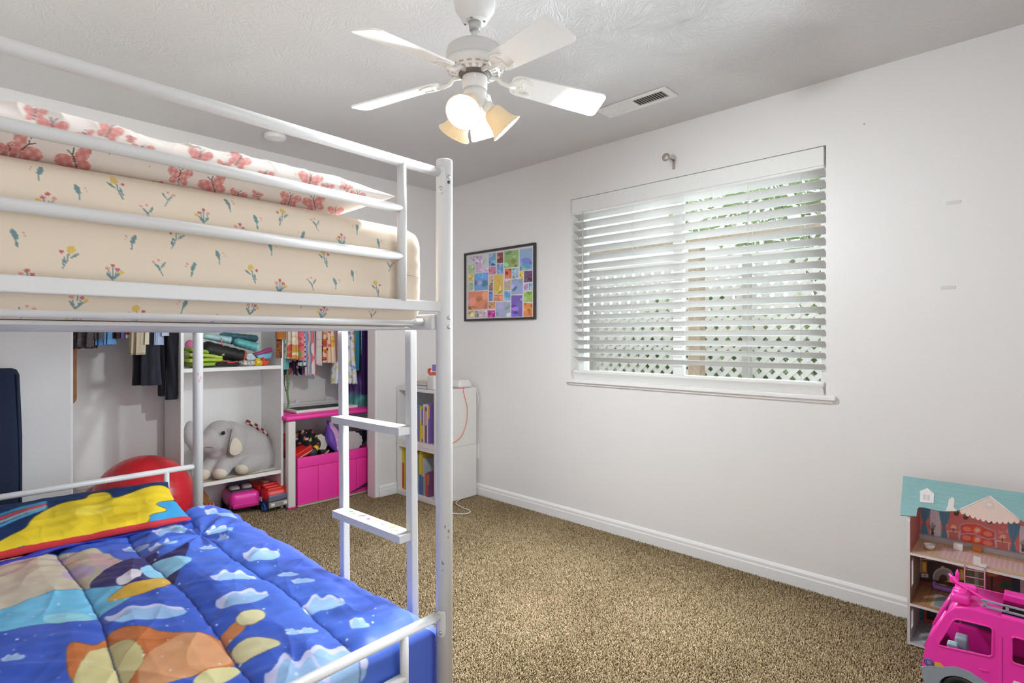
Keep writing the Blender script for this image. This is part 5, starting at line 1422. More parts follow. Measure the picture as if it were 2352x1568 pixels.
# striped candy coloured strap behind the elephant
sp = [TS(u, v, 4.33) for u, v in ((566, 968), (588, 978), (606, 992), (619, 1010), (627, 1032), (628, 1056))]
Q = []
for i in range(60):
    t = i / 59 * (len(sp) - 1); k = min(int(t), len(sp) - 2); Q.append(sp[k] + (sp[k + 1] - sp[k]) * (t - k))
mb = MB().tube(Q, .016, 16)
kk = np.array([[j / 16, i] for i in range(60) for j in range(16)])
Pp = Paint(kk[:, 0], kk[:, 1], 'd8d0ca'); Pp.put(((kk[:, 1] + kk[:, 0] * 6) % 9) < 4.2, '8a2630')
tag(mb.build('candy_striped_roll', painted('striped_felt', .8), colors=Pp.C), 'red and white striped fabric roll behind the plush elephant', 'fabric roll')
# ------------------------------------------------------------------ toys on the closet floor
hot = mat('hot_pink_plastic', 'ee3aa8', .32, coat=.2)
blackp = mat('black_plastic', '1c1b1d', .5)
def wheel(mb, c, axis, r, w, M=None):
    d = Vector(axis).normalized(); A = frame(Vector(c) - d * w / 2, d)
    if M is not None: A = M @ A
    mb.lathe([(0, 0), (r * .55, 0), (r * .9, .0), (r, w * .2), (r, w * .8), (r * .9, w), (r * .6, w), (r * .55, w * .8), (0, w * .8)], 24, A)
c0 = hitz(549, 1172, 0); ca_ = math.radians(-8)
car = thing('toy_car', 'hot pink toy convertible car on closet floor below the shelf tower', 'toy car', (c0[0] + .028, c0[1] + .045, 0), ca_)
Mc = XF[car.name]
def CB(mb, name, m, **k): return mb.build(name, m, car, world=False, **k)
# rear faces the room (-y); car length along y
vv, ff = rbox_arrays((.200, .30, .110), .042, (20, 26, 10)); vv += np.array([0, 0, .083])
vv[:, 0] *= 1 + .05 * np.cos(vv[:, 1] / .15 * 2.2); vv[:, 2] += .012 * np.clip(-(vv[:, 1] + .05) / .1, 0, 1) * (vv[:, 2] > .07)
CB(MB().add(vv, ff, True), 'car_body', hot)
CB(MB().rbox((0, -.152, .058), (.17, .012, .030), .006), 'bumper', mat('pink_deep', 'c82384', .35))
for s in (-1, 1):
    for yy in (-.095, .095):
        wm = MB(); wheel(wm, (s * .090, yy, .036), (s, 0, 0), .036, .028); CB(wm, 'wheel', blackp)
    seat = MB().rbox((s * .040, .01, .140), (.066, .07, .05), .018); CB(seat, 'seat', mat('seat_white', 'd8d2d4', .5))
CB(MB().rbox((0, .01, .138), (.15, .16, .012), .005), 'cockpit', mat('cockpit_grey', '4a4a55', .5))
ws = MB().add([(-.08, .085, .135), (.08, .085, .135), (.066, .060, .182), (-.066, .060, .182), (-.08, .090, .135), (.08, .090, .135), (.066, .065, .182), (-.066, .065, .182)], [(0, 1, 2, 3), (7, 6, 5, 4), (0, 4, 5, 1), (1, 5, 6, 2), (2, 6, 7, 3), (3, 7, 4, 0)])
CB(ws, 'windscreen', mat('smoked_plastic', '6a6a7c', .2))
c0 = hitz(628, 1174, 0)
trk = thing('toy_fire_truck', 'red and navy toy rescue truck on floor beside the pink car', 'toy truck', (c0[0] + .020, c0[1] + .165, 0), math.radians(3))
def TB(mb, name, m, **k): return mb.build(name, m, trk, world=False, **k)
navy = mat('toy_navy', '2c3654', .4); redp = mat('toy_red', 'd02a24', .35)
TB(MB().rbox((0, -.01, .060), (.150, .34, .060), .012), 'chassis', navy)
vv, ff = rbox_arrays((.150, .12, .09), .03, (14, 12, 10)); vv += np.array([0, -.11, .115])
vv[:, 1] += .35 * np.clip(vv[:, 2] - .115, 0, 1) * (vv[:, 1] < -.11)
TB(MB().add(vv, ff, True), 'cab', redp)
for i in range(3): TB(MB().rbox((0, -.135 + .035 * i, .150 + .010 * i), (.13, .034, .022), .009), 'cab_ridge', redp)
TB(MB().rbox((0, .07, .125), (.145, .21, .075), .012), 'cargo_bay', redp)
TB(MB().rbox((0, .02, .170), (.045, .05, .022), .008), 'roof_light', mat('beige_light', 'd0a890', .4))
TB(MB().rbox((0, -.172, .098), (.135, .012, .035), .005), 'windscreen', mat('smoked_plastic', '6a6a7c', .2))
TB(MB().rbox((0, -.178, .050), (.140, .016, .040), .006), 'grille', mat('toy_grey', '8f8a80', .45))
TB(MB().rbox((-.076, .02, .080), (.004, .22, .03), .0015), 'side_stripe', mat('seat_white', 'd8d2d4', .5))
for s in (-1, 1):
    for yy in (-.115, .02, .115):
        wm = MB(); wheel(wm, (s * .068, yy, .030), (s, 0, 0), .030, .026); TB(wm, 'wheel', mat('toy_blue', '2f6fc4', .4) if s < 0 else blackp)
    TB(MB().rbox((s * .045, -.188, .052), (.028, .006, .020), .003), 'headlight', mat('seat_white', 'd8d2d4', .5))
c0 = hitz(425, 1166, 0)
sh = thing('toy_shoe', 'purple and orange toy shoe on closet floor behind the bed post', 'shoe', (c0[0] + .01, 4.05, 0))
lo = MB(); sx, sy = c0[0] + .01, 4.05
lo.ball((sx, sy, .055), (.09, .045, .05), 18, 12); lo.ball((sx - .045, sy, .085), (.045, .042, .065), 18, 12)
lo.build('upper', mat('purple_mesh', '5a2478', .7, bump=.4, bscale=120), sh, remesh=.006)
MB().rbox((sx, sy, .011), (.19, .085, .022), .010).build('sole', mat('sole_dark', '2c2436', .7), sh)
fl2 = MB()
for i in range(4): fl2.tube([(sx - .035 + i * .022, sy - .040, .06 + .006 * i), (sx - .03 + i * .022, sy - .052, .085), (sx - .02 + i * .02, sy - .035, .115)], [.010, .012, .005], 8)
fl2.build('flame_trim', mat('orange_plastic', 'e0702c', .5), sh)
wz = [hity(u, v, 4.12) for u, v in ((463, 1128), (470, 1128), (478, 1138), (480, 1150), (486, 1150), (488, 1163), (463, 1163))]
ob = MB().plate([(p[0], max(0.0, p[2])) for p in wz], [], -.012, .012, Matrix.Translation((0, 4.12, 0)) @ Matrix.Rotation(math.pi / 2, 4, 'X')).build('wooden_toy', mat('honey_wood', 'a86c38', .5, var=.15, vscale=30), bevel=.002)
tag(ob, 'small stepped wooden toy on the floor under the shelf tower', 'toy')

# ------------------------------------------------------------------ pink storage cart with bin
BYF = 3.868
pk = mat('pink_plastic', 'f43ca4', .42, bump=.03, bscale=200); pkd = pk
wl = mat('ivory_plastic', 'dcd6d0', .45)
pA = hity(683, 1161, BYF); xA = pA[0]; xB = 2.455
xl = hity(664, 1100, BYF)[0]
zt = hity(668, 966, BYF)[2]
cart = thing('storage_cart', 'pink and white plastic toy cart with bin at right of the closet', 'storage cart', ((xl + xB) / 2, BYF + .25, 0))
BYB = 4.275
for xx in (xl, xB - .05):
    for yy in (BYF, BYB - .05):
        l = MB(); l.rbox((xx + .022, yy + .025, zt / 2), (.058 if xx == xl else .05, .05, zt - .012), .010)
        lo_ = l.build('leg', wl, cart)
        MB().rbox((xx + .022, yy + .025, .006), (.06, .052, .012), .004).build('foot', pk, lo_)
top = MB().rbox(((xl + xB) / 2 - .012, (BYF + BYB) / 2, zt + .016), (xB - xl + .030, BYB - BYF + .03, .034), .014)
to = top.build('top_shelf', pk, cart)
for i in range(5):
    MB().rbox(((xl + xB) / 2, BYF + .07 + i * .095, zt + .034), (xB - xl - .03, .055, .006), .0025).build('top_rib', pk, to)
gus = MB().plate([(BYF + .05, zt), (BYF + .05, zt - .16), (BYF + .085, zt - .03), (BYB - .085, zt - .03), (BYB - .05, zt - .16), (BYB - .05, zt)], [], -.004, .004, Matrix(((0, 0, 1, xl + .02), (1, 0, 0, 0), (0, 1, 0, 0), (0, 0, 0, 1))))
gus.build('side_brace', wl, cart)
lowp = MB().plate([(BYF + .05, .02), (BYF + .05, .33), (BYF + .09, .345), (BYB - .05, .345), (BYB - .05, .30), (BYF + .22, .06), (BYF + .20, .02)], [], -.004, .004, Matrix(((0, 0, 1, xl + .005), (1, 0, 0, 0), (0, 1, 0, 0), (0, 0, 0, 1))))
lowp.build('side_panel', wl, cart)
zb1 = hity(683, 1053, BYF)[2]
bn = MB(); bx0, bx1, byf, byb = xA + .004, xB - .012, BYF + .008, BYB - .02
th_ = .008
bn.box(bx0, bx1, byf + .003, byf + .003 + th_, .012, zb1); bn.box(bx0, bx1, byb - th_, byb, .012, zb1)
bn.box(bx0, bx0 + th_, byf + .003 + th_, byb - th_, .012, zb1); bn.box(bx1 - th_, bx1, byf + .003 + th_, byb - th_, .012, zb1); bn.box(bx0, bx1, byf + .003, byb, .008, .018)
bo_ = bn.build('bin', pk, cart)
npl = 4
lip = MB().rbox(((bx0 + bx1) / 2, byf - .002, zb1 - .036), (bx1 - bx0 + .004, .012, .072), .003); lip.build('bin_lip', pk, bo_)
wd = (bx1 - bx0) / npl
for i in range(npl):
    MB().rbox((bx0 + wd * (i + .5), byf + .0005, (zb1 - .075) / 2 + .006), (wd - .003, .009, zb1 - .088), .002).build('bin_plank', pk, bo_)
tr2 = MB().box(bx0 - .004, bx1, byf - .020, byf + .004, .001, .010); tr2.build('bottom_strip', mat('beige_strip', 'b8ad9a', .6), cart)
stp = [hity(u, v, byf - .016) for u, v in ((806, 1131), (822, 1122), (838, 1113), (850, 1106), (862, 1096))]
so_ = MB().tube(stp, [.004, .008, .014, .016, .014], 10, flat=.5); tag(so_.build('bag_strap', black_n), 'black bag strap lying across the lower right of the pink bin', 'strap')
# white tray on top
ty = BYF + .20
tz_ = zt + .0375
tp = thing('drawing_tray', 'white framed folding chalkboard lying on the pink cart top', 'board', (2.10, ty, tz_))
xa, xb = hity(690, 950, BYF + .05)[0] - .03, hity(815, 938, BYF + .05)[0] + .03
ya_, yb_ = BYF + .05, BYF + .37
MB().box(xa + .02, xb - .02, ya_ + .02, yb_ - .02, tz_ + .001, tz_ + .012).build('board', mat('board_grey', '3f3936', .6, var=.2, vscale=20), tp)
frm = MB()
fr_o = [(xa, ya_), (xb, ya_), (xb, yb_), (xa, yb_)]; fr_i = [(xa + .03, ya_ + .03), (xa + .03, yb_ - .03), (xb - .03, yb_ - .03), (xb - .03, ya_ + .03)]
frm.plate(fr_o, [fr_i], tz_, tz_ + .022); frm.build('tray_frame', mat('tray_white', 'e0dddb', .4), tp, bevel=.007, seg=3)
frm2 = MB().plate([(xa - .01, yb_ - .03), (xb - .04, yb_ - .03), (xb - .04, yb_), (xa - .01, yb_)], [], tz_ + .022, tz_ + .045); frm2.build('back_ledge', mat('tray_white', 'e0dddb', .4), tp, bevel=.004)
for uu in (684, 753):
    q = hity(uu, 927, yb_ - .015); MB().rbox((q[0], yb_ - .012, tz_ + .055), (.035, .014, .028), .004).build('clip', mat('tray_white', 'e0dddb', .4), tp)
# things heaped in the bin: a filler of jumbled cloth under them, then every toy one can tell apart
GB = 'toys heaped in the pink bin'
def BN(u, v, y): return Vector(hity(u, v, y))
fz = zb1 - .03
heap = MB(); vv, ff = rbox_arrays((bx1 - bx0 - .03, byb - byf - .04, fz - .03), .03, (36, 24, 8)); vv += np.array([(bx0 + bx1) / 2, (byf + byb) / 2 + .003, (fz + .03) / 2 - .005])
vv[:, 2] += (.018 * wob(vv[:, 0], vv[:, 1], 22, 61)) * (vv[:, 2] > .2)
ho = heap.add(vv, ff, True).build('toy_heap', mat('dark_jumble', '2b2426', .8, var=.6, vscale=18)); tag(ho, 'dark jumble of small toys filling the pink bin to its rim', 'toys', kind='stuff')
flc = thing('floral_cloth', 'black cloth with red and white flowers bunched at left of bin', 'cloth', (*BN(705, 1020, 4.02)[:2], fz), group=GB)
v_, f_ = [], []
mb = MB()
rr = random.Random(4)
base = BN(702, 1020, 4.02); n1, n2 = 48, 36
for j in range(n2 + 1):
    b = math.pi * j / n2
    for i in range(n1):
        a = 2 * math.pi * i / n1
        s = 1 + .16 * math.sin(5 * a + 3 * b) * math.sin(b) + .10 * math.sin(9 * a - 4 * b) * math.sin(b)
        v_.append((base.x + .088 * s * math.sin(b) * math.cos(a), base.y + .09 * s * math.sin(b) * math.sin(a), base.z + .005 + .105 * s * -math.cos(b)))
for j in range(n2):
    for i in range(n1):
        a, b = j * n1 + i, j * n1 + (i + 1) % n1; f_.append((a, b, b + n1, a + n1))
va = np.array(v_); va[:, 2] = np.maximum(va[:, 2], fz - .02)
uu_, vv_ = pix(va); Pf = Paint(uu_, vv_, '17151a')
for i in range(60): s = rr.uniform(1, 3.2); Pf.ell(rr.uniform(665, 735), rr.uniform(975, 1050), s, s, rr.choice(['c05a5a', 'd8c8c0', 'c98a8a', 'd0c060', 'cf6040']))
mb.add(v_ if False else va, f_, True).build('bunched_fabric', fab, flc, colors=Pf.C)
q = BN(693, 1036, 3.95); rd = thing('red_toy', 'red plastic toy box tilted at the left front of bin', 'toy', (q.x, q.y, q.z - .03), group=GB)
Mr = Matrix.Translation(q) @ Matrix.Rotation(-.42, 4, 'Y') @ Matrix.Rotation(.25, 4, 'X')
MB().rbox((0, 0, 0), (.135, .09, .060), .008, Mr).build('toy_body', redp, rd)
MB().cbox((0, -.0455, -.008), (.12, .002, .006), Mr).build('white_stripe', mat('seat_white', 'd8d2d4', .5), rd)
q = BN(716, 1039, 3.94)
o = MB().ball(q, (.042, .042, .046), 24, 16).build('black_ball', mat('black_rubber', '2a292c', .5, bump=.6, bscale=90, var=.4)); tag(o, 'small speckled black ball between the red toy and white paper', 'ball', GB)
q = BN(725, 1029, 3.93)
o = MB().lathe([(0, 0), (.022, 0), (.024, .006), (.022, .012), (0, .012)], 6, frame(q, (-.3, -1, .2))).build('yellow_tile', mat('toy_yellow', 'd8c420', .5)); tag(o, 'yellow hexagonal toy tile in front of the white paper', 'toy', GB)
wp = [(716, 1012), (728, 1000), (738, 996), (742, 1000), (750, 1004), (752, 1022), (746, 1034), (734, 1034), (724, 1022)]
flatbag('paper_cutout', 'crumpled white paper cut out in the middle of the pink bin', 'paper', wp, 3.985, .012, mat('paper_white', 'd8d2c8', .9, bump=.4, bscale=40), GB)
# purple slipper like hat: an open pointed pod
hat = thing('purple_hat', 'purple padded hat with pink lining standing in the pink bin', 'hat', (*BN(765, 1030, 3.97)[:2], fz), group=GB)
top_, bot_ = BN(754, 970, 4.0), BN(775, 1040, 3.93)
def pod(off, w, m, nm, dep, shift=(0, 0, 0)):
    V = []; F = []; n1, n2 = 24, 30
    for j in range(n2 + 1):
        t = j / n2; c = top_ + (bot_ - top_) * t + Vector(shift)
        ww = w * math.sin(math.pi * min(1, t * .92 + .06)) ** .8
        for i in range(n1):
            a = 2 * math.pi * i / n1
            V.append((c.x + ww * math.cos(a) + off * math.sin(math.pi * t), c.y + dep * math.sin(math.pi * t) * math.sin(a), c.z + .25 * ww * math.cos(a)))
    for j in range(n2):
        for i in range(n1):
            a, b = j * n1 + i, j * n1 + (i + 1) % n1; F.append((a, b, b + n1, a + n1))
    return MB().add(V, F, True).build(nm, m, hat)
pod(-.022, .034, mat('purple_satin', '6f48b4', .5), 'hat_side', .045)
pod(.040, .034, mat('purple_satin', '6f48b4', .5), 'hat_side', .035, (0, .02, .012))
pod(.018, .030, mat('pink_lining', 'c99ac4', .6, var=.35, vscale=30), 'hat_lining', .022, (.004, -.018, .004))
# road mat and scalloped doily
rm = BN(830, 1005, 4.10)
pts = [(832 + 46 * math.cos(a), 1030 - 42 * math.sin(a)) for a in np.linspace(0, math.pi, 24)]
mo_ = flatbag('road_mat', 'dark round road play mat standing at the back of the bin', 'play mat', pts, 4.12, .010, mat('asphalt_print', '37324a', .8, var=.2, vscale=20), GB)
dpt = []
for i in range(56):
    a = 2 * math.pi * i / 56; r_s = 1 + .045 * math.cos(a * 14)
    dpt.append((808 + 24 * r_s * math.cos(a), 1011 + 21 * r_s * math.sin(a)))
flatbag('scalloped_plate', 'white scalloped paper plate at the right of the pink bin', 'paper plate', dpt, 3.975, .008, mat('paper_plate', 'd9d3d2', .8), GB)
flatbag('black_toy', 'black triangular toy frame at the front of the bin', 'toy', [(733, 1032), (752, 1032), (748, 1046), (738, 1046)], 3.93, .02, blackp, GB)
flatbag('pink_stick', 'pale pink stick sticking out at the front rim of bin', 'stick', [(741, 1046), (755, 1032), (757, 1034), (745, 1047)], 3.915, .012, mat('pale_pink', 'cf9f9a', .6), GB)
flatbag('picture_book', 'thin book with colourful edge behind the white plate in bin', 'book', [(835, 1018), (852, 998), (853, 1012), (842, 1024)], 3.99, .02, mat('book_mix', '59646a', .6, var=.6, vscale=60), GB)
lump('red_plush', 'red patterned soft toy behind the left leg of pink cart', 'toy', [(BN(652, 1010, 4.02), (.04, .04, .05), (0, 0, 0)), (BN(655, 1025, 4.02), (.04, .04, .05), (0, 0, 0))], mat('red_print', 'b8444c', .8, var=.5, vscale=60), .006, GB)
lump('purple_plush', 'dark purple soft toy behind the purple hat in the bin', 'toy', [(BN(773, 992, 4.12), (.04, .04, .035), (0, 0, 0)), (BN(770, 1006, 4.12), (.05, .04, .05), (0, 0, 0)), (BN(766, 1020, 4.12), (.05, .04, .05), (0, 0, 0))], mat('purple_plush', '43306a', .8), .006, GB)

# ================================================================== BOOKCASE IN THE CORNER (two stacked cubes)
KX0, KY0, KY1 = 2.513, 3.172, 3.655; KX1 = WX - .035
KZ0, KZ1 = .397, .833
wbk = mat('white_laminate', 'e2dfdc', .42); kt = .024
def cube_unit(label, z0, z1):
    t = thing('cube_shelf', label, 'bookcase', ((KX0 + KX1) / 2, (KY0 + KY1) / 2, z0), group=None)
    MB().box(KX0, KX1, KY0, KY0 + kt, z0, z1).build('side_panel', wbk, t, bevel=.0015)
    MB().box(KX0, KX1, KY1 - kt, KY1, z0, z1).build('side_panel', wbk, t, bevel=.0015)
    MB().box(KX0, KX1, KY0 + kt, KY1 - kt, z1 - kt, z1).build('top_panel', wbk, t, bevel=.0015)
    MB().box(KX0, KX1, KY0 + kt, KY1 - kt, z0, z0 + kt + .01).build('bottom_panel', wbk, t, bevel=.0015)
    MB().box(KX1 - .008, KX1, KY0 + kt, KY1 - kt, z0 + kt, z1 - kt).build('back_panel', wbk, t)
    return t
cube_unit('lower white cube bookcase standing on the carpet in the room corner', 0, KZ0 - .001)
cube_unit('upper white cube bookcase stacked on the lower one in the corner', KZ0, KZ1)
page_m = mat('book_pages', 'd9d2c2', .9, bump=.3, bscale=300)
def book(u0, u1, vT, vB, col, label, zfloor, lean=0.0, x=None, grp=None, band=None):
    x = KX0 + .03 if x is None else x
    ya = hitx(u1, 1000, x)[1]; yb = hitx(u0, 1000, x)[1]; w_ = max(.006, yb - ya - .001)
    h = max(.08, hitx((u0 + u1) / 2, vT, x)[2] - zfloor - .001); d_ = .20
    t = thing('book', label, 'book', (x + d_ / 2, (ya + yb) / 2, zfloor + .0008), group=grp)
    cm = mat('cover_' + col, col, .45)
    mb = MB(); c = .0018; z0, z1 = zfloor + .0008, zfloor + h; y0 = (ya + yb) / 2 - w_ / 2; y1 = y0 + w_
    mb.box(x, x + d_, y0, y0 + c, z0, z1); mb.box(x, x + d_, y1 - c, y1, z0, z1); mb.box(x, x + c, y0 + c, y1 - c, z0, z1)
    mb.build('cover', cm, t)
    MB().box(x + c, x + d_ - .004, y0 + c, y1 - c, z0 + .003, z1 - .004).build('pages', page_m, t)
    if band: MB().box(x - .0006, x, y0 + .001, y1 - .001, z0 + h * band[0], z0 + h * band[1]).build('spine_band', mat('cover_' + band[2], band[2], .45), t)
    return t
fzu, fzl = KZ0 + kt + .01, kt + .01
G1, G2 = 'books in the upper cube', 'books in the lower cube'
for a in ((958, 961.5, 930, 'u', '5a8fc4', 'slim blue book, leftmost in the upper cube', None), (961.5, 964, 936, 'u', 'b9584a', 'thin red book beside the slim blue one, upper cube', None),
          (964, 968, 932, 'u', 'd9c42c', 'bright yellow book in the upper cube', (.6, .9, 'b8c8d0')), (968, 972, 938, 'u', '8a6aa0', 'purple and yellow book right of the yellow one, upper cube', (.1, .5, 'd8c44a')),
          (972, 974.5, 928, 'u', 'd8d4d2', 'white book in middle of the upper cube', None), (974.5, 977, 934, 'u', 'c4788a', 'pink book right of the white one, upper cube', None),
          (977, 980, 936, 'u', '3a3236', 'black book among the pink and white books, upper cube', (.5, .9, 'c8b0a8')), (980, 983, 932, 'u', 'd8ccd4', 'pale lilac book near right of upper cube', None),
          (983, 987, 926, 'u', '7a5fa8', 'purple book at the right end of upper cube', (.62, .95, 'd8a02c'))):
    book(a[0], a[1], a[2], 1100, a[4], a[5], fzu, grp=G1, band=a[6])
book(924, 928.5, 1018, 0, 'd8bc2c', 'tall book with yellow top and red lower spine, lower cube', fzl, x=KX0 + .03, grp=G2, band=(.02, .58, 'c8282c'))
book(928.5, 933, 1020, 0, '9aa83a', 'green and yellow book beside tall red and yellow one', fzl, x=KX0 + .034, grp=G2)
for a in ((958, 960.5, 1040, 'c8863c', 'orange spined book left in the lower cube group', None), (960.5, 963, 1042, '6aa05a', 'green book in the lower cube group', (.0, .5, '7ab0d0')), (963, 968, 1037, 'd6c02e', 'thick yellow book over blue spine in the lower cube', (.0, .47, '3a62a8')),
          (968, 971.5, 1042, 'c9a838', 'golden book with blue lower spine in the lower cube', (.0, .45, '2f4f98')), (971.5, 974, 1052, 'a8b4b8', 'grey blue book in the lower cube', (.0, .5, '5a8fa8')),
          (976, 979, 1088, 'c96a34', 'short orange book at right of lower cube', None), (979, 982, 1086, 'b04a4a', 'short brick red book at right of lower cube', None), (982, 985.5, 1084, '7a4a7a', 'short plum book at the right end of lower cube', (.5, .9, 'b98a3a'))):
    book(a[0], a[1], a[2], 0, a[3], a[4], fzl, grp=G2, band=a[5])
# on top of the bookcase
def flatbook(xc, yc, z, dx, dy, h, col, label):
    t = thing('book', label, 'book', (xc, yc, z)); cm = mat('cover_' + col, col, .45)
    mb = MB().box(xc - dx / 2, xc + dx / 2, yc - dy / 2, yc + dy / 2, z, z + .002); mb.box(xc - dx / 2, xc + dx / 2, yc - dy / 2, yc + dy / 2, z + h - .002, z + h); mb.box(xc - dx / 2, xc + dx / 2, yc + dy / 2 - .002, yc + dy / 2, z + .002, z + h - .002)
    mb.build('cover', cm, t)
    MB().box(xc - dx / 2 + .003, xc + dx / 2 - .003, yc - dy / 2 + .003, yc + dy / 2 - .002, z + .002, z + h - .002).build('pages', page_m, t)
q = hitx(967, 888, KX0 + .02)
flatbook(KX0 + .11, q[1] + .06, KZ1 + .0005, .18, .24, .024, '2f5fb0', 'blue book lying flat on top of the bookcase')
flatbook(KX0 + .12, q[1] + .065, KZ1 + .025, .16, .22, .022, 'c8c0b4', 'beige book lying on the blue book')
q = hitx(987, 893, KX0 + .012)
o = MB().rbox((KX0 + .055, q[1] - .003, KZ1 + .052), (.085, .085, .103), .014).build('speaker_box', mat('speaker_white', 'd6d3d0', .4)); tag(o, 'small white rounded box on the bookcase beside the flat books', 'box')
q2 = hitx(990, 862, KX0 + .10)
crab = thing('red_toy', 'red toy with curved claws behind the white box on bookcase', 'toy', (KX0 + .16, q2[1], KZ1 + .0005))
mb = MB(); yc = q2[1] + .050; xc = KX0 + .165
mb.ball((xc, yc, KZ1 + .06), (.035, .05, .06), 16, 12)
for s in (-1, 1): mb.tube([(xc, yc + s * .03, KZ1 + .09), (xc, yc + s * .062, KZ1 + .118), (xc, yc + s * .058, KZ1 + .135), (xc, yc + s * .03, KZ1 + .142)], [.012, .013, .012, .006], 10)
mb.build('toy_body', mat('coral_plastic', 'd6563a', .5), crab, remesh=.004)
o = MB().rbox((xc - .005, yc - .012, KZ1 + .150), (.012, .040, .052), .003).build('sticky_note_cube', mat('lilac_note', '8f76b8', .6)); tag(o, 'lilac square tag standing on the red toy', 'tag')
# router puck
q = hitz(1056, 884, KZ1)
rt = thing('wifi_router', 'white rounded square router at the wall end of bookcase', 'router', (q[0], max(KY0 + .06, q[1]), KZ1))
rc_ = (max(KX0 + .1, min(KX1 - .06, q[0])) - .045, KY0 + .068)
vv, ff = rbox_arrays((.128, .128, .062), .022, (16, 16, 10)); vv += np.array([rc_[0], rc_[1], KZ1 + .032])
vv[:, :2] = np.array(rc_) + (vv[:, :2] - np.array(rc_)) * (1 - .12 * np.clip((vv[:, 2:3] - KZ1 - .03) / .03, -1, 1))
MB().add(vv, ff, True).build('router_case', mat('router_white', 'e2dfdc', .35), rt)
sc_ = MB()
for dx in (-.03, .03): sc_.ball((rc_[0] + dx, rc_[1] - .0645, KZ1 + .020), (.003, .0015, .003), 8, 6)
sc_.build('port', blackp, rt)
def cable(name, label, pts, r, m, it=3, cat='cable'):
    P = [Vector(p) for p in pts]
    for _ in range(it):
        Q = [P[0]]
        for a, b in zip(P[:-1], P[1:]): Q += [a * .75 + b * .25, a * .25 + b * .75]
        P = Q + [P[-1]]
    return tag(MB().tube(P, r, 8).build(name, m), label, cat)
ysd = KY0 - .005
oc = [tuple(rc_ + (KZ1 + .006,))] if False else [(rc_[0] - .06, KY0 + .01, KZ1 + .005), (rc_[0] - .02, KY0 - .002, KZ1 + .003)]
oc += [tuple(hity(u, v, ysd)) for u, v in ((1063, 893), (1068, 915), (1074, 935), (1073, 960), (1071, 975), (1062, 1000), (1048, 1014), (1030, 1020), (1018, 1021))]
cable('orange_cable', 'thin orange cable looping down the bookcase side', oc, .0026, mat('orange_cable', 'e07a52', .5))
wc = [(rc_[0] + .05, KY0 + .02, KZ1 + .006), (KX1 + .012, KY0 + .0, KZ1 - .01), (KX1 + .018, KY0 - .01, KZ1 - .15)]
wc += [tuple(hitx(u, v, WX - .014)) for u, v in ((1084, 1000), (1085, 1030), (1083, 1060), (1082, 1090))] + [tuple(hitz(u, v, .006)) for u, v in ((1068, 1140), (1050, 1150), (1046, 1156), (1060, 1165), (1076, 1170), (1082, 1175), (1072, 1180), (1050, 1180), (1036, 1178))]
cable('white_cable', 'white cable running from the router down to the carpet', wc, .0032, mat('white_cable', 'e2dfdb', .5))
oy = hitx(1093, 1035, WX)[1]; oz = hitx(1093, 1035, WX)[2]
ot = thing('wall_outlet', 'white wall outlet beside the bookcase with white plug', 'outlet', (WX - .004, oy, oz - .058))
MB().rbox((WX - .003, oy, oz), (.006, .072, .116), .0025).build('cover_plate', trim_m, ot)
for s in (-1, 1): MB().rbox((WX - .0065, oy, oz + s * .026), (.003, .034, .030), .001).build('receptacle', trim_m, ot)
pl_ = MB().rbox((WX - .022, oy, oz - .026), (.028, .026, .026), .005).build('power_plug', mat('white_cable', 'e2dfdb', .5)); tag(pl_, 'white plug pushed into the wall outlet', 'plug')
cable('white_cable', 'second white cord hanging from the outlet plug to the carpet', [(WX - .034, oy, oz - .026), (WX - .05, oy - .002, oz - .05), (WX - .03, oy - .015, oz - .14), (WX - .026, oy - .03, .12), (WX - .05, oy - .035, .02), (WX - .09, oy - .02, .0055), (WX - .16, oy - .01, .0055), (WX - .22, oy - .04, .0055)], .003, mat('white_cable', 'e2dfdb', .5))

# ================================================================== WINDOW WALL THINGS
# framed print: a patchwork of bright little panels
fy1, fy0 = hitx(1070, 660, WX)[1], hitx(1233, 660, WX)[1]
fz1 = (hitx(1070, 580, WX)[2] + hitx(1233, 560, WX)[2]) / 2; fz0 = (hitx(1070, 736, WX)[2] + hitx(1233, 735, WX)[2]) / 2
art = thing('framed_poster', 'framed poster of many small bright panels in thin dark frame', 'picture', (WX - .01, (fy0 + fy1) / 2, fz0))
fwid = .017
fo = MB().plate([(fy0, fz0), (fy1, fz0), (fy1, fz1), (fy0, fz1)], [[(fy0 + fwid, fz0 + fwid), (fy0 + fwid, fz1 - fwid), (fy1 - fwid, fz1 - fwid), (fy1 - fwid, fz0 + fwid)]], 0, .022, Matrix(((0, 0, -1, WX - .001), (1, 0, 0, 0), (0, 1, 0, 0), (0, 0, 0, 1))))
fo.build('frame', mat('frame_dark', '3a3434', .35), art, bevel=.004)
nx_, nz_ = 300, 220
yy = np.linspace(fy1 - fwid + .001, fy0 + fwid - .001, nx_ + 1); zz = np.linspace(fz1 - fwid + .001, fz0 + fwid - .001, nz_ + 1)
Yg, Zg = np.meshgrid(yy, zz); pts3 = np.stack([np.full(Yg.size, WX - .009), Yg.ravel(), Zg.ravel()], 1)
U_, V_ = pix(pts3); Xc = (U_ - 1040) * 7.127; Yc = (V_ - 540) * 7.127
P = Paint(Xc, Yc, 'ddd8da')
def ltop(x): return 340 - (x - 245) * .127
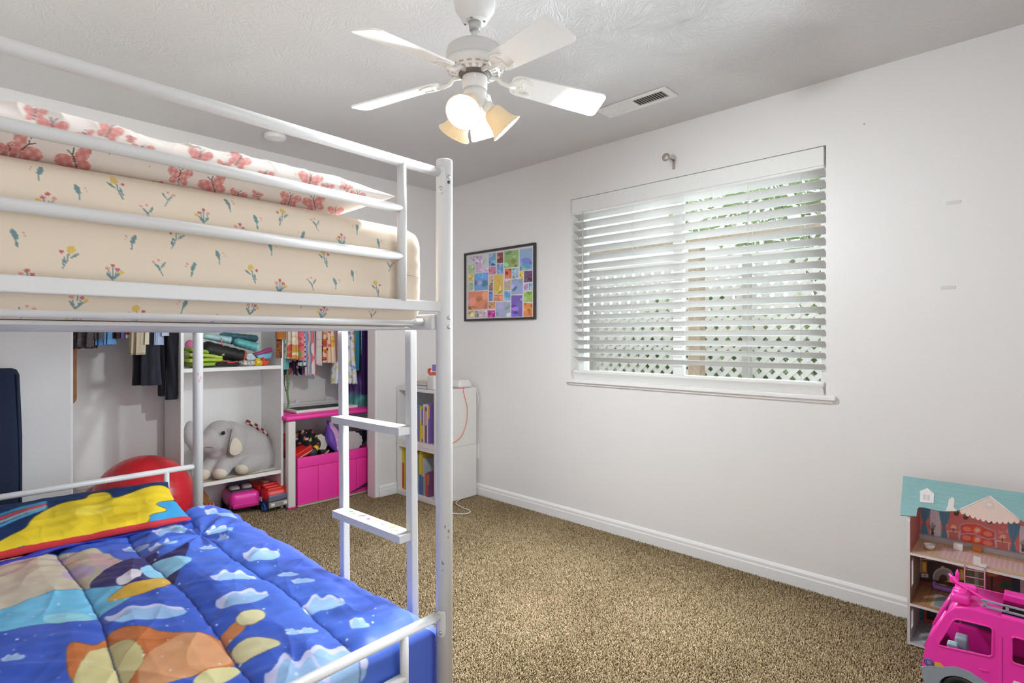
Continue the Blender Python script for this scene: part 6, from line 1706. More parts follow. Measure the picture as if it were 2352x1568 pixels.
PAN = [(250,370,350,470,'cfc8d6'),(370,485,335,610,'c9a8cc'),(490,580,320,600,'cfd2dc'),(250,360,475,625,'9cc284'),(585,710,295,505,'629ac6'),(720,830,280,460,'76302f'),(840,1080,245,530,'7fae5c'),(1090,1305,215,575,'7fa6d6'),(585,710,510,645,'d06c92'),(720,830,470,635,'4f86cc'),(850,965,545,715,'e0653c'),(975,1080,535,705,'9cc4d8'),(1090,1155,585,710,'f0c43a'),(1165,1305,580,770,'4f2c5a'),(250,345,630,765,'e8bc68'),(350,580,615,905,'5f92d4'),(590,665,650,770,'deb8a0'),(670,825,640,965,'e6b93c'),(840,950,735,905,'b8a488'),(955,1150,715,970,'8a9edb'),(1165,1235,790,905,'ac7ec2'),(1240,1305,780,900,'6aa8ce'),(250,345,775,910,'9cc29c'),(590,660,775,910,'8a6242'),(250,575,915,1220,'e67c50'),(585,660,920,1080,'5c86d8'),(665,825,970,1080,'e08054'),(840,945,915,1065,'5090d6'),(1160,1305,915,1095,'90be4c'),(580,695,1090,1205,'d8843a'),(700,945,1090,1340,'9ca8cc'),(955,1145,980,1340,'6044b4'),(1155,1305,1105,1340,'e88030'),(250,350,1230,1350,'e6d076'),(355,430,1235,1350,'9c9c94'),(430,560,1225,1350,'d8c2d0'),(565,695,1225,1350,'cc1f8c')]
r = random.Random(12)
for (x0, x1, y0, y1, c) in PAN:
    sl = -.127 * max(0, (1340 - (y0 + y1) / 2) / 1000)
    m = (P.X > x0 + 4) & (P.X < x1 - 4) & (P.Y - sl * (P.X - (x0 + x1) / 2) > y0 + 4) & (P.Y - sl * (P.X - (x0 + x1) / 2) < y1 - 4)
    P.put(m, c); cc = lin_inv(c)
    P.C[m] = P.C[m] * .74 + np.array([222, 212, 214]) * .26; cc = [v * .74 + 216 * .26 for v in cc]
    keep = P.C.copy()
    for q in range(7):
        k = r.uniform(-70, 60); c2 = [min(255, max(0, v + k + r.uniform(-35, 35))) for v in cc]
        P.ell(r.uniform(x0, x1), r.uniform(y0, y1), r.uniform(.08, .26) * (x1 - x0), r.uniform(.06, .24) * (y1 - y0), c2, r.uniform(0, 3), .75)
    P.C = np.where(m[:, None], P.C, keep)
MB().add(pts3, grid_faces(nx_, nz_), False).build('print', painted('poster_print', .35, spec=.5), art, colors=P.C)
# holdback hook above the window
hk = hitx(1548, 372, WX)
hook = thing('holdback_hook', 'small silver curtain hook on wall above the window', 'hook', (WX - .03, hk[1], hk[2] - .03))
nik = mat('nickel', 'b5aea6', .3, metal=.7)
MB().rbox((WX - .003, hk[1], hk[2] - .012), (.006, .016, .060), .003).build('back_plate', nik, hook)
MB().tube([(WX - .004, hk[1], hk[2] + .008), (WX - .04, hk[1], hk[2] + .010), (WX - .085, hk[1], hk[2] + .006)], .004, 10).build('arm', nik, hook)
MB().lathe([(0, 0), (.012, 0), (.021, .006), (.023, .012), (.021, .018), (.012, .022), (0, .023)], 24, frame((WX - .082, hk[1], hk[2] + .006), (-1, 0, 0))).build('knob', nik, hook)
for uu, vv_, lab in ((2190, 465, 'upper strip of adhesive left on wall right of the window'), (2178, 660, 'lower strip of adhesive left on wall right of the window')):
    q = hitx(uu, vv_, WX); o = MB().rbox((WX - .0012, q[1], q[2]), (.0024, .050, .014), .001).build('adhesive_strip', mat('strip_white', 'd9d5d0', .5)); tag(o, lab, 'adhesive strip')
q = hitx(1985, 285, WX); o = MB().cyl((WX + .002, q[1], q[2]), (WX - .006, q[1], q[2]), .0022, 8).build('nail', mat('steel', '9a9692', .3, metal=.8)); tag(o, 'tiny nail in the wall high to the right of the window', 'nail')
# ================================================================== DOLLHOUSE
DXF, DXB = 2.684, WX - .018
DY1, DY0 = .395, -.42
RK = 0.75; RQ = math.sqrt(1 + RK * RK); ZB0 = .50        # the roof board leans back: x = DXF + RK * (z - ZB0)
def DPT(u, v):
    d = ray(u, v); n = np.array([1, 0, -RK]); c = DXF - RK * ZB0
    q = CAMP + d * (c - CAMP @ n) / (d @ n)
    return (q[1], (q[2] - ZB0) * RQ)
MRF = Matrix(((0, RK / RQ, -1 / RQ, DXF), (1, 0, 0, 0), (0, 1 / RQ, RK / RQ, ZB0), (0, 0, 0, 1)))    # (y, along slope, outwards)
DY0 = 2 * DPT(2274, 1142)[0] - DY1 - .01            # the house is symmetrical about its gable
zR = ZB0 + DPT(2075, 1095)[1] / RQ; zRl = ZB0 + DPT(2068, 1185)[1] / RQ
ZT3, ZT2 = hitx(2090, 1268, DXF)[2], hitx(2088, 1384, DXF)[2]
dw_ = mat('dollhouse_white', 'dcd9d6', .45)
dh = thing('dollhouse', 'three storey wooden dollhouse with teal roof against the window wall', 'dollhouse', (DXF + .12, (DY0 + DY1) / 2, 0))
TH = .009
def DP(u, v): p = hitx(u, v, DXF); return (p[1], p[2])
XM = lambda x: Matrix(((0, 0, 1, x), (1, 0, 0, 0), (0, 1, 0, 0), (0, 0, 0, 1)))   # plate (y,z) -> plane x
# left gable wall with two tall window openings
def yzx(loop): return loop
def side(y, nm):
    xt = min(DXB, DXF + RK * (zR - ZB0)); o = [(DXF, 0), (DXB, 0), (DXB, .592), (DXF + RK * (.592 - ZB0) + .004, .592), (DXF, ZB0 - .012)]
    holes = []
    for za, zb in ((ZT2 + .055, ZT3 - .045), (.05, ZT2 - .045)):
        holes.append([(DXF + .03, za), (DXF + .03, zb), (DXF + .075, zb), (DXF + .075, za)])
    MB().plate(o, holes, y - TH, y, Matrix(((1, 0, 0, 0), (0, 0, -1, 2 * y - TH), (0, 1, 0, 0), (0, 0, 0, 1))) if False else Matrix(((1, 0, 0, 0), (0, 0, 1, 0), (0, 1, 0, 0), (0, 0, 0, 1)))).build(nm, dw_, dh)
side(DY1, 'side_wall'); side(DY0 + TH, 'side_wall')
def floorpaint(k):
    def fn(P):
        if k == 2:
            P.put(P.X > -9, 'c9a98a'); P.put((np.sin(P.Y * 260) > .9), 'b8977a')
            P.put((P.Y < .30) & (P.X > DXF + .03) & (P.X < DXF + .16), 'd8b4b4'); P.put((P.Y < .30) & (P.X > DXF + .03) & (P.X < DXF + .16) & (np.sin(P.Y * 420) > .6), 'e4c8c8')
            P.put((P.X < DXF + .03), 'd0b090'); P.ell(DXF + .035, .05, .016, .09, 'd6c09a')
        elif k == 1:
            P.put(P.X > -9, 'b98f66'); P.put((np.sin(P.Y * 300) > .88), 'a17a54')
            P.put((P.Y < .325) & (P.Y > .06) & (P.X > DXF + .03) & (P.X < DXF + .17), 'c9c2a8'); P.put((P.Y < .315) & (P.Y > .07) & (P.X > DXF + .04) & (P.X < DXF + .16), '9aa5ac')
        else:
            P.put(P.X > -9, 'c4c8cc'); P.put(((np.floor(P.X * 45) + np.floor(P.Y * 45)) % 2 == 0), 'b4bac2')
    return fn
pm = painted('dollhouse_print', .4, spec=.45)
for zz, k in ((ZT3, 2), (ZT2, 1), (.012, 0)):
    y_ = np.linspace(DY0 + TH + .0005, DY1 - TH - .0005, 260); x_ = np.linspace(DXF + .001, DXB - .006, 70)
    Xg, Yg = np.meshgrid(x_, y_); Pq = Paint(Xg.ravel(), Yg.ravel(), 'c9a98a'); floorpaint(k)(Pq)
    MB().box(DXF, DXB - .005, DY0 + TH, DY1 - TH, zz - .010, zz - .0004).build('floor_board', dw_, dh)
    fc = dh.children[-1] if False else None
    mbf = MB().add(np.stack([Xg.ravel(), Yg.ravel(), np.full(Xg.size, zz)], 1), grid_faces(69, 259), False)
    mbf.build('floor_print', pm, dh, colors=Pq.C)
# back walls
XBK = DXB - .006
MB().box(XBK, XBK + .006, DY0, DY1, 0, .592).build('back_panel', dw_, dh)
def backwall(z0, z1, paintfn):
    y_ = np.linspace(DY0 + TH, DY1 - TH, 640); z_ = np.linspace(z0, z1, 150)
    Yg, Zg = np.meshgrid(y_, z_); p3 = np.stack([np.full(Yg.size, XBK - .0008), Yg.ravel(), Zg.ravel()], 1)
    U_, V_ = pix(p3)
    P = Paint((U_ - 2040) * 3.0865, (V_ - 1060) * 3.0865, 'b06a60'); paintfn(P); P.C = soften(np.clip(P.C * 1.16 + 4, 0, 250), 150, 640)  # print colours lifted evenly to offset the dim light inside the house
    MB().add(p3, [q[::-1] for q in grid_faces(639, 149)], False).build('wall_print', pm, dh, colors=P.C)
def speck(P, n, x0, x1, y0, y1, s, cols, seed):
    rr = random.Random(seed)
    for i in range(n): P.ell(rr.uniform(x0, x1), rr.uniform(y0, y1), s * rr.uniform(.5, 1.2), s * rr.uniform(.4, .9), rr.choice(cols))
def outlined(P, pts, fill, edge, w):
    P.poly(pts, fill); P.line(list(pts) + [pts[0]], w, edge)
def curtain(P, pts, folds, tie):
    P.poly(pts, '4f7890')
    for l in folds: P.line(l, 4, '3f647c')
    P.ell(*tie, 12, 7, 'a0524a')
def top_room(P):
    P.put(P.X > -9e9, 'bb655f'); speck(P, 90, 150, 1300, 300, 640, 9, ['c4746c', 'b05a55', 'c98078'], 2)
    P.poly([(296, 335), (374, 345), (376, 545), (296, 530)], 'bdb6ba'); P.poly([(930, 450), (1010, 470), (1010, 690), (930, 650)], 'bdb6ba')
    for x in range(300, 376, 18): P.line([(x, 335), (x, 540)], 2, 'a8a2aa')
    for y in range(345, 540, 22): P.line([(296, y), (376, y + 12)], 2, 'a8a2aa')
    curtain(P, [(228, 325), (302, 332), (294, 385), (264, 430), (270, 442), (286, 520), (228, 512), (240, 440), (246, 430), (232, 380)], [[(250, 330), (252, 430), (246, 510)], [(275, 332), (258, 430), (268, 515)]], (254, 436))
    curtain(P, [(358, 345), (440, 360), (432, 410), (404, 462), (422, 548), (372, 538), (388, 465), (368, 410)], [[(380, 350), (392, 462), (388, 540)], [(415, 355), (398, 462), (408, 545)]], (396, 466))
    curtain(P, [(846, 425), (940, 445), (926, 510), (892, 578), (914, 655), (862, 642), (878, 580), (855, 510)], [[(870, 435), (882, 578), (874, 645)], [(910, 440), (888, 578), (898, 650)]], (886, 580))
    for s in (-26, -14, 0, 12, 22): P.line([(314, 500), (314 + s, 430 + abs(s))], 4, '4a3a34')
    P.ell(314, 508, 11, 17, '5a342c')
    for s in (-20, -8, 6, 18): P.line([(955, 610), (955 + s, 550 + abs(s))], 4, '4a3a34')
    P.ell(955, 622, 10, 18, '5a342c')
    for pts in ([(418, 490), (512, 500), (500, 520), (505, 562), (424, 546), (428, 515)], [(758, 558), (864, 576), (852, 596), (860, 640), (768, 620), (770, 585)]): outlined(P, pts, 'b0605a', 'd0b4a4', 6)
    for (x, y) in ((463, 462), (811, 532)):
        P.line([(x, y), (x, y + 32)], 7, '4a3a34'); P.poly([(x - 24, y + 8), (x - 12, y - 14), (x + 14, y - 12), (x + 26, y + 12)], 'd6a884')
    hb_ = [(512, 446), (545, 438), (590, 436), (625, 440), (665, 452), (700, 474), (745, 488), (762, 505), (752, 545), (766, 622), (500, 572), (516, 500), (506, 470)]
    outlined(P, smooth_loop(hb_, 1), 'c2432c', 'a58fa2', 9)
    for c in ((560, 478, 32, 18), (706, 512, 34, 18), (556, 540, 32, 18), (706, 578, 36, 18)): P.ell(*c, 'd4705e', .22)
    for (x, y) in ((632, 486), (632, 552)): P.ell(x, y, 38, 31, 'cf5028'); P.ell(x, y, 24, 20, 'd88a78'); P.ell(x, y, 12, 10, 'e0b0a0')
    P.line([(510, 516), (560, 508), (610, 512), (650, 528), (700, 548), (735, 548), (768, 540)], 9, 'a291b6')
    for (x, y) in ((484, 366), (550, 394), (718, 424), (800, 414)): P.ell(x, y, 19, 17, '46302a'); P.ell(x - 4, y - 5, 7, 5, '7a4a3c')
    for i in range(6): P.ell(600 + i * 13, 398 + i * 2 + 4 * (i % 2), 5, 5, 'd0a050')
    speck(P, 20, 790, 850, 480, 540, 6, ['d0a098', 'c99088'], 5)
def mid_room(P):
    P.put(P.X > -9e9, '7a3c38'); speck(P, 160, 690, 1300, 740, 1000, 7, ['86453f', '6d3430', '8f4c44'], 8)
    P.poly([(150, 640), (240, 655), (240, 800), (150, 790)], 'a89880'); speck(P, 90, 150, 240, 645, 800, 6, ['8f8068', 'c0b098', '9a8a70'], 4)
    P.poly([(150, 775), (240, 785), (240, 830), (150, 820)], '3f6a7a')
    P.poly([(238, 650), (550, 700), (550, 900), (238, 850)], '5a332c'); P.poly([(238, 655), (400, 672), (552, 722), (552, 760), (400, 706), (238, 692)], '8c3a34')
    P.line([(238, 692), (330, 696), (400, 706), (470, 728), (552, 760)], 7, 'c0a49a')
    P.poly([(275, 706), (330, 708), (400, 718), (470, 742), (508, 765), (508, 885), (275, 848)], '33201e')
    for x, y in ((256, 745), (524, 800)): P.poly([(x - 17, y - 38), (x + 17, y - 34), (x + 17, y + 42), (x - 17, y + 38)], 'c99a34'); P.poly([(x - 9, y - 24), (x + 9, y - 20), (x + 9, y + 26), (x - 9, y + 22)], 'e0bc5c')
    P.poly([(236, 790), (284, 794), (284, 822), (236, 818)], 'c8b8b0'); P.ell(260, 806, 12, 9, 'a08a84')
    P.ell(390, 815, 74, 66, 'b4aca4'); P.ell(390, 818, 64, 58, '8e857e'); P.ell(390, 856, 70, 22, 'cfa030'); P.ell(390, 826, 28, 26, '4a1c16'); P.ell(390, 838, 34, 10, '3a1814')
    P.ell(386, 748, 14, 9, 'b4aca4')
    P.poly([(225, 820), (520, 868), (520, 890), (225, 842)], '2c1c1a')
    P.poly([(552, 690), (692, 735), (692, 930), (552, 900)], '6a6a4c'); speck(P, 80, 552, 692, 730, 920, 6, ['7a7a5a', '59593e'], 6)
    P.poly([(612, 715), (640, 725), (640, 925), (612, 915)], '9a9a8c')
    P.line([(734, 805), (734, 930)], 12, '3a2420'); P.ell(745, 796, 48, 18, 'b8722c')
    for s, r_ in ((-44, .5), (-28, .9), (-8, 1.3), (14, 1.8), (34, 2.3), (44, 2.8)): P.ell(842 + s * .7, 888 - (22 - abs(s) * .4), 10, 30, '2f5038', r_ - 1.57)
    P.ell(842, 925, 18, 20, '4a2c24'); P.poly([(876, 800), (936, 815), (936, 990), (876, 970)], '34424e'); P.poly([(936, 815), (1010, 830), (1010, 1010), (936, 990)], 'c8b4b4')
def low_room(P):
    P.put(P.X > -9e9, '8a7466'); P.poly([(180, 985), (250, 995), (250, 1120), (180, 1108)], '2f6a6e')
    for y in (1005, 1040, 1075): P.poly([(192, y), (240, y + 7), (240, y + 30), (192, y + 23)], '45878a')
    outlined(P, [(254, 1025), (350, 1042), (350, 1150), (254, 1130)], 'b0482e', '8c3622', 5); P.poly([(272, 1045), (340, 1058), (340, 1130), (272, 1115)], '33242a')
    P.poly([(350, 1000), (700, 1060), (700, 1220), (350, 1150)], '6a5a54')
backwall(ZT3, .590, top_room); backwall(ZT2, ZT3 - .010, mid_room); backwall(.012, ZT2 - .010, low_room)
for z0_, z1_, n_, c_ in ((ZT3, .50, 'lining', 'b0645c'), (ZT2, ZT3 - .012, 'lining', 'a08f78')):
    if n_: MB().plate([(DXF + .004, z0_ + .001), (XBK - .002, z0_ + .001), (XBK - .002, z1_), (DXF + .004, z1_)], [[(DXF + .028, z0_ + .053), (DXF + .028, ZT3 - .043), (DXF + .077, ZT3 - .043), (DXF + .077, z0_ + .053)]] if z1_ < .4 else [], DY1 - TH - .0012, DY1 - TH - .0002, Matrix(((1, 0, 0, 0), (0, 0, 1, 0), (0, 1, 0, 0), (0, 0, 0, 1)))).build('wall_lining', mat('doll_lining_' + c_, c_, .5), dh)
MB().box(XBK - .022, XBK - .001, DY0 + TH, DY1 - TH, ZT3, ZT3 + .018).build('skirting', mat('dollhouse_grey', 'b8b0b4', .5), dh)
# teal roof front with scales, cut away over the top room
gy = [DPT(u, v) for u, v in ((2075, 1094), (2068, 1184), (2105, 1187), (2108, 1170), (2112, 1166), (2125, 1167), (2152, 1174), (2175, 1176))]
ap_, gl, gr_ = DPT(2274, 1142), DPT(2205, 1173), DPT(2352, 1200)
outl = gy + [gl, (ap_[0], ap_[1] - .0), (2 * ap_[0] - gl[0], gl[1])] + [(2 * ap_[0] - p[0], p[1]) for p in gy[::-1][:-2]] + [(2 * ap_[0] - gy[1][0], gy[1][1]), (2 * ap_[0] - gy[0][0], gy[0][1])]
rf = MB().plate(outl, [], 0.001, .008, MRF)
teal_m = mat('dollhouse_teal', '86b0b2', .5)
ro = rf.build('roof_front', teal_m, dh, bevel=.001)
sc_m = mat('dollhouse_scale_line', 'a6cbca', .5)
scl = MB()
for j in range(9):
    zc = gy[0][1] - .010 - j * .020
    for i in range(52):
        yc = gy[0][0] - .008 - i * .021 - (j % 2) * .0105
        pts_ = [(yc + .0095 * math.cos(t), zc - .006 * math.sin(t)) for t in np.linspace(0, math.pi, 7)]
        ok = all(inpoly(np.array([p[0]]), np.array([p[1]]), outl)[0] for p in pts_)
        if not ok or (abs(yc - ap_[0]) < .075 and zc < ap_[1] + .004): continue
        scl.tube([(p[0], p[1], .0084) for p in pts_], .0007, 5, MRF)
scl.build('roof_scale', sc_m, ro)
n_s = 11
bot = []
for i in range(n_s * 6 + 1):
    t = i / (n_s * 6); y = gl[0] + (2 * ap_[0] - 2 * gl[0]) * t
    bot.append((y, gl[1] - .004 - .010 * abs(math.sin(math.pi * n_s * t)) - .030 * math.sin(math.pi * t) * .6))
gp = MB().plate([ap_] + bot, [], 0.0085, .0115, MRF); go_ = gp.build('gable', mat('dollhouse_peach', 'd9bfb4', .5), dh)
for a, b in ((ap_, gl), (ap_, (2 * ap_[0] - gl[0], gl[1]))):
    MB().tube([(a[0], a[1], .0118), (b[0], b[1], .0118)], .0028, 8, MRF).build('gable_trim', mat('sticker_white', 'e4e1de', .5), go_)
ros = MB()
for i in range(14):
    a = 2 * math.pi * i / 14; ros.ball((ap_[0] + .014 * math.cos(a), ap_[1] - .036 + .013 * math.sin(a), .0118), (.0032, .0032, .0012), 8, 6, MRF)
ros.ball((ap_[0], ap_[1] - .036, .0118), (.009, .0085, .0015), 14, 8, MRF)
ros.build('rosette', mat('rosette', 'd8cac6', .5), go_)
dt = MB()
for i in range(n_s - 2): dt.ball((gl[0] + (2 * ap_[0] - 2 * gl[0]) * (i + 1.5) / n_s, gl[1] - .002 - .018 * math.sin(math.pi * (i + 1.5) / n_s), .0118), (.002, .002, .001), 8, 6, MRF)
dt.build('gable_dot', mat('sticker_white', 'e4e1de', .5), go_)
wq = [DPT(u, v) for u, v in ((2114, 1130), (2114, 1155), (2145, 1158), (2146, 1136), (2131, 1123))]
wo_ = MB().plate(wq[::-1] if False else wq, [], 0.0085, .0115, MRF).build('attic_window', mat('sticker_white', 'e4e1de', .5), ro)
gq = MB(); yc_ = (wq[0][0] + wq[3][0]) / 2
for s in (-.010, .010):
    for t in (-.006, .006): gq.cbox((yc_ + s * .62, (wq[0][1] + wq[1][1]) / 2 + t, .0118), (.009, .010, .0006), MRF)
gq.build('attic_pane', mat('attic_pane', 'c4c0be', .4), wo_)
tq = [DPT(u, v) for u, v in ((2172, 1176), (2178, 1162), (2180, 1148), (2184, 1147), (2186, 1143), (2191, 1145), (2193, 1150), (2191, 1168), (2196, 1172), (2199, 1176))]
MB().plate(tq, [], 0.0085, .0105, MRF).build('torn_patch', mat('paper_torn', 'ddd9d4', .8), ro)
# pink ladder from second to third floor
ldr = bpy.data.objects.new('ladder', None); COL.objects.link(ldr); ldr.parent = dh; XF[ldr.name] = XF[dh.name]; ldr.matrix_parent_inverse = Matrix.Identity(4)
plk = mat('ladder_pink', 'cf7f9c', .4)
La, Lb = hitx(2216, 1298, DXF - .005), hitx(2262, 1306, DXF - .005)
zl0 = ZT2 + .004
for p in (La, Lb): MB().tube([(DXF - .006, p[1], p[2] + .002), (DXF - .004, p[1], zl0 + .01)], .0022, 8).build('rail', plk, ldr)
for i in range(7):
    t = (i + .5) / 7; z = La[2] + (zl0 + .01 - La[2]) * t
    MB().tube([(DXF - .005, La[1], z), (DXF - .005, Lb[1], z - .0 + (Lb[2] - La[2]) * (1 - t))], .0020, 8).build('rung', plk, ldr)
# loose dollhouse furniture
def at_floor(u, v, z): return hitz(u, v, z)
GDH = 'loose pieces inside the dollhouse'
q = at_floor(2135, 1261, ZT3); o = MB().lathe([(0, .0), (.012, 0), (.018, .012), (.0195, .020), (.0175, .020), (.016, .012), (.010, .003), (0, .003)], 28, Matrix.Translation((q[0], q[1], ZT3 + .0006))).build('toy_bowl', mat('toy_white', 'e0dcd8', .35)); tag(o, 'tiny white bowl on the top floor of the dollhouse', 'toy bowl', GDH)
q = at_floor(2201, 1262, ZT3); o = MB().rbox((q[0], q[1], ZT3 + .0135), (.022, .030, .026), .002).build('toy_block', mat('toy_white', 'e0dcd8', .35)); tag(o, 'white toy box in the middle of dollhouse top floor', 'toy furniture', GDH)
q = at_floor(2156, 1243, ZT3); o = MB().rbox((q[0], q[1], ZT3 + .0075), (.02, .036, .014), .003).build('toy_bench', mat('toy_cream', 'cfc4b6', .45)); tag(o, 'low cream toy bench near back of dollhouse top floor', 'toy furniture', GDH)
q = at_floor(2245, 1266, ZT3); o = MB().rbox((q[0], q[1], ZT3 + .0105), (.018, .030, .020), .003).build('toy_crate', mat('toy_orange', 'd9772c', .35)); tag(o, 'bright orange toy crate on the dollhouse top floor', 'toy furniture', GDH)
q = at_floor(2248, 1292, ZT3 + .01); ch = thing('toy_chair', 'white folded toy chair at the front edge of dollhouse top floor', 'toy furniture', (DXF + .016, q[1], ZT3), group=GDH)
MB().rbox((DXF + .014, q[1] + .004, ZT3 + .018), (.004, .022, .034), .0015, None).build('backrest', mat('toy_white', 'e0dcd8', .35), ch)
MB().rbox((DXF + .020, q[1] - .012, ZT3 + .006), (.026, .022, .010), .0015).build('seat', mat('toy_white', 'e0dcd8', .35), ch)
q = at_floor(2172, 1356, ZT2); so = thing('toy_sofa', 'purple toy chaise on the middle floor of dollhouse', 'toy furniture', (q[0], q[1], ZT2), group=GDH)
pur = mat('toy_purple', 'a678d0', .4)
MB().rbox((q[0], q[1], ZT2 + .010), (.034, .085, .018), .006).build('seat', pur, so)
MB().rbox((q[0] + .015, q[1], ZT2 + .022), (.008, .075, .020), .004).build('backrest', pur, so)
MB().rbox((q[0], q[1] + .038, ZT2 + .021), (.034, .014, .016), .006).build('armrest', pur, so)

# ================================================================== PINK TOY CAMPER
CXS = 2.335; CWD = .225; CYF = .298
hotc = mat('camper_pink', 'f032ac', .28, coat=.3); hotd = mat('camper_pink_interior', 'd01c8c', .4); gry = mat('camper_grey', '8f98a4', .4); drk = mat('camper_dark', '2a2d33', .5)
cmp_ = thing('toy_camper', 'big hot pink toy camper van parked in front of the dollhouse', 'toy camper', (CXS + CWD / 2, .02, 0))
def CP(u, v, x=CXS): p = hitx(u, v, x); return (p[1], p[2])
YE = -.30
zroof = .335
def rl(y0, y1, z0, z1, r, n=5):
    r = min(r, (y1 - y0) / 2.01, (z1 - z0) / 2.01)
    o = []
    for cx_, cz_, a0 in ((y1 - r, z1 - r, 0), (y0 + r, z1 - r, math.pi / 2), (y0 + r, z0 + r, math.pi), (y1 - r, z0 + r, 1.5 * math.pi)):
        o += [(cx_ + r * math.cos(a0 + math.pi / 2 * i / n), cz_ + r * math.sin(a0 + math.pi / 2 * i / n)) for i in range(n + 1)]
    return o
def roundpoly(pts, r, n=5):
    o = []; m = len(pts)
    for i in range(m):
        p0, p1, p2 = Vector(pts[i - 1]), Vector(pts[i]), Vector(pts[(i + 1) % m])
        a, b = (p0 - p1).normalized(), (p2 - p1).normalized(); d = min(r, (p0 - p1).length * .45, (p2 - p1).length * .45)
        s, e = p1 + a * d, p1 + b * d
        for k in range(n + 1):
            t = k / n; o.append(tuple(s * (1 - t) ** 2 + p1 * 2 * t * (1 - t) + e * t * t))
    return o
# side outline (y,z): nose at +y
nose = [(CYF - .004, .050), (CYF + .004, .105), (CYF - .004, .165), (CYF - .028, .225), (CYF - .062, .300), (CYF - .085, .326), (CYF - .12, zroof)]
wc_y, wr = .196, .058
outer = nose + [(YE, zroof), (YE, .05)] + [(-.18 - .066, .05)] + [(-.18 + .066 * math.cos(a), .048 + .066 * math.sin(a)) for a in np.linspace(math.pi, 0, 13)] + [(wc_y - .066, .05)] + [(wc_y + .066 * math.cos(a), .048 + .066 * math.sin(a)) for a in np.linspace(math.pi, 0, 13)]
w1 = roundpoly([CP(2192, 1419), CP(2281, 1440), CP(2280, 1509), CP(2152, 1481)], .014)
w2 = rl(-.055, CP(2323, 1480)[0], .203, .286, .010); w3 = rl(-.22, -.085, .203, .286, .010)
for xs, s in ((CXS, 1), (CXS + CWD, -1)):
    x_in = xs + s * .008
    mbp = MB().plate(outer, [w1, w2, w3], min(xs, x_in), max(xs, x_in), Matrix(((0, 0, 1, 0), (1, 0, 0, 0), (0, 1, 0, 0), (0, 0, 0, 1))))
    sdp = mbp.build('side_panel', hotc, cmp_, bevel=.003, seg=3)
    if s == 1:
        for wl_, nm in ((w1, 'window_surround'), (w2, 'window_surround'), (w3, 'window_surround')):
            MB().tube([(xs - .0005, p[0], p[1]) for p in wl_ + [wl_[0]]], .0034, 8, caps=False).build(nm, hotc, sdp)
        MB().box(xs - .0006, xs + .001, .0955, .0975, .060, zroof - .06).build('door_seam', mat('camper_pink_deep', 'b01478', .4), sdp)
        MB().rbox((xs - .002, .142, .152), (.004, .022, .007), .002).build('door_handle', hotc, sdp)
# grey lower skirt over the wheel arches
sk = [(CYF - .002, .048), (CYF + .006, .098), (CYF - .02, .112), (wc_y + .05, .120), (wc_y + .02, .134), (wc_y - .02, .134), (wc_y - .055, .118), (.10, .108), (YE, .108), (YE, .048)] + [(-.18 - .062, .048)] + [(-.18 + .062 * math.cos(a), .046 + .062 * math.sin(a)) for a in np.linspace(math.pi, 0, 13)] + [(wc_y - .062, .048)] + [(wc_y + .062 * math.cos(a), .046 + .062 * math.sin(a)) for a in np.linspace(math.pi, 0, 13)]
MB().plate(sk, [], CXS - .005, CXS + .001, Matrix(((0, 0, 1, 0), (1, 0, 0, 0), (0, 1, 0, 0), (0, 0, 0, 1)))).build('skirt', gry, cmp_, bevel=.002)
for yy in (wc_y, -.18):
    for xs, s in ((CXS + .012, -1), (CXS + CWD - .012, 1)):
        wm = MB(); wheel(wm, (xs, yy, .054), (s, 0, 0), .054, .030); wo2 = wm.build('wheel', blackp, cmp_)
        hb2 = MB()
        A = frame((xs + s * .0095, yy, .054), (s, 0, 0)); hb2.lathe([(0, 0), (.030, 0), (.030, .002), (.024, .004), (0, .005)], 24, A)
        hb2.build('hub', drk, wo2)
# shell: nose, roof, floor, far end
def strip(nm, prof, m, x0, x1, th=.006):
    v = []; f = []
    n = len(prof)
    for i, (y, z) in enumerate(prof):
        a = prof[max(0, i - 1)]; b = prof[min(n - 1, i + 1)]; t = Vector((b[0] - a[0], b[1] - a[1])).normalized(); nn = Vector((-t.y, t.x))
        for x in (x0, x1):
            v.append((x, y, z)); v.append((x, y + nn.x * th, z + nn.y * th))
    for i in range(n - 1):
        a, b = i * 4, i * 4 + 4
        f += [(a, a + 2, b + 2, b), (a + 1, b + 1, b + 3, a + 3), (a, b, b + 1, a + 1), (a + 2, a + 3, b + 3, b + 2)]
    f += [(0, 1, 3, 2), (n * 4 - 4, n * 4 - 2, n * 4 - 1, n * 4 - 3)]
    return MB().add(v, f, True).build(nm, m, cmp_)
strip('nose', nose[:3], hotc, CXS + .008, CXS + CWD - .008)
strip('roof', [(CYF - .062, .302), (CYF - .085, .327), (CYF - .12, zroof), (.10, zroof)], hotc, CXS + .008, CXS + CWD - .008)
MB().box(CXS + .008, CXS + CWD - .008, YE, CYF - .012, .055, .063).build('floor_pan', mat('camper_floor', '6a7280', .5), cmp_)
# raked windscreen pillar frame
for xs in (CXS + .014, CXS + CWD - .014):
    MB().tube([(xs, CYF - .006, .162), (xs, CYF - .030, .226), (xs, CYF - .064, .302)], .008, 10).build('windscreen_pillar', hotc, cmp_)
MB().rbox((CXS + CWD / 2, CYF - .016, .160), (CWD - .02, .03, .012), .005).build('dashboard', hotc, cmp_)
lo_roof = MB().box(CXS + .010, CXS + .030, YE, .10, zroof - .004, zroof + .004); lo_roof.box(CXS + CWD - .06, CXS + CWD - .010, YE, .10, zroof - .004, zroof + .020)
lo_roof.build('roof_edge', hotc, cmp_, bevel=.004)
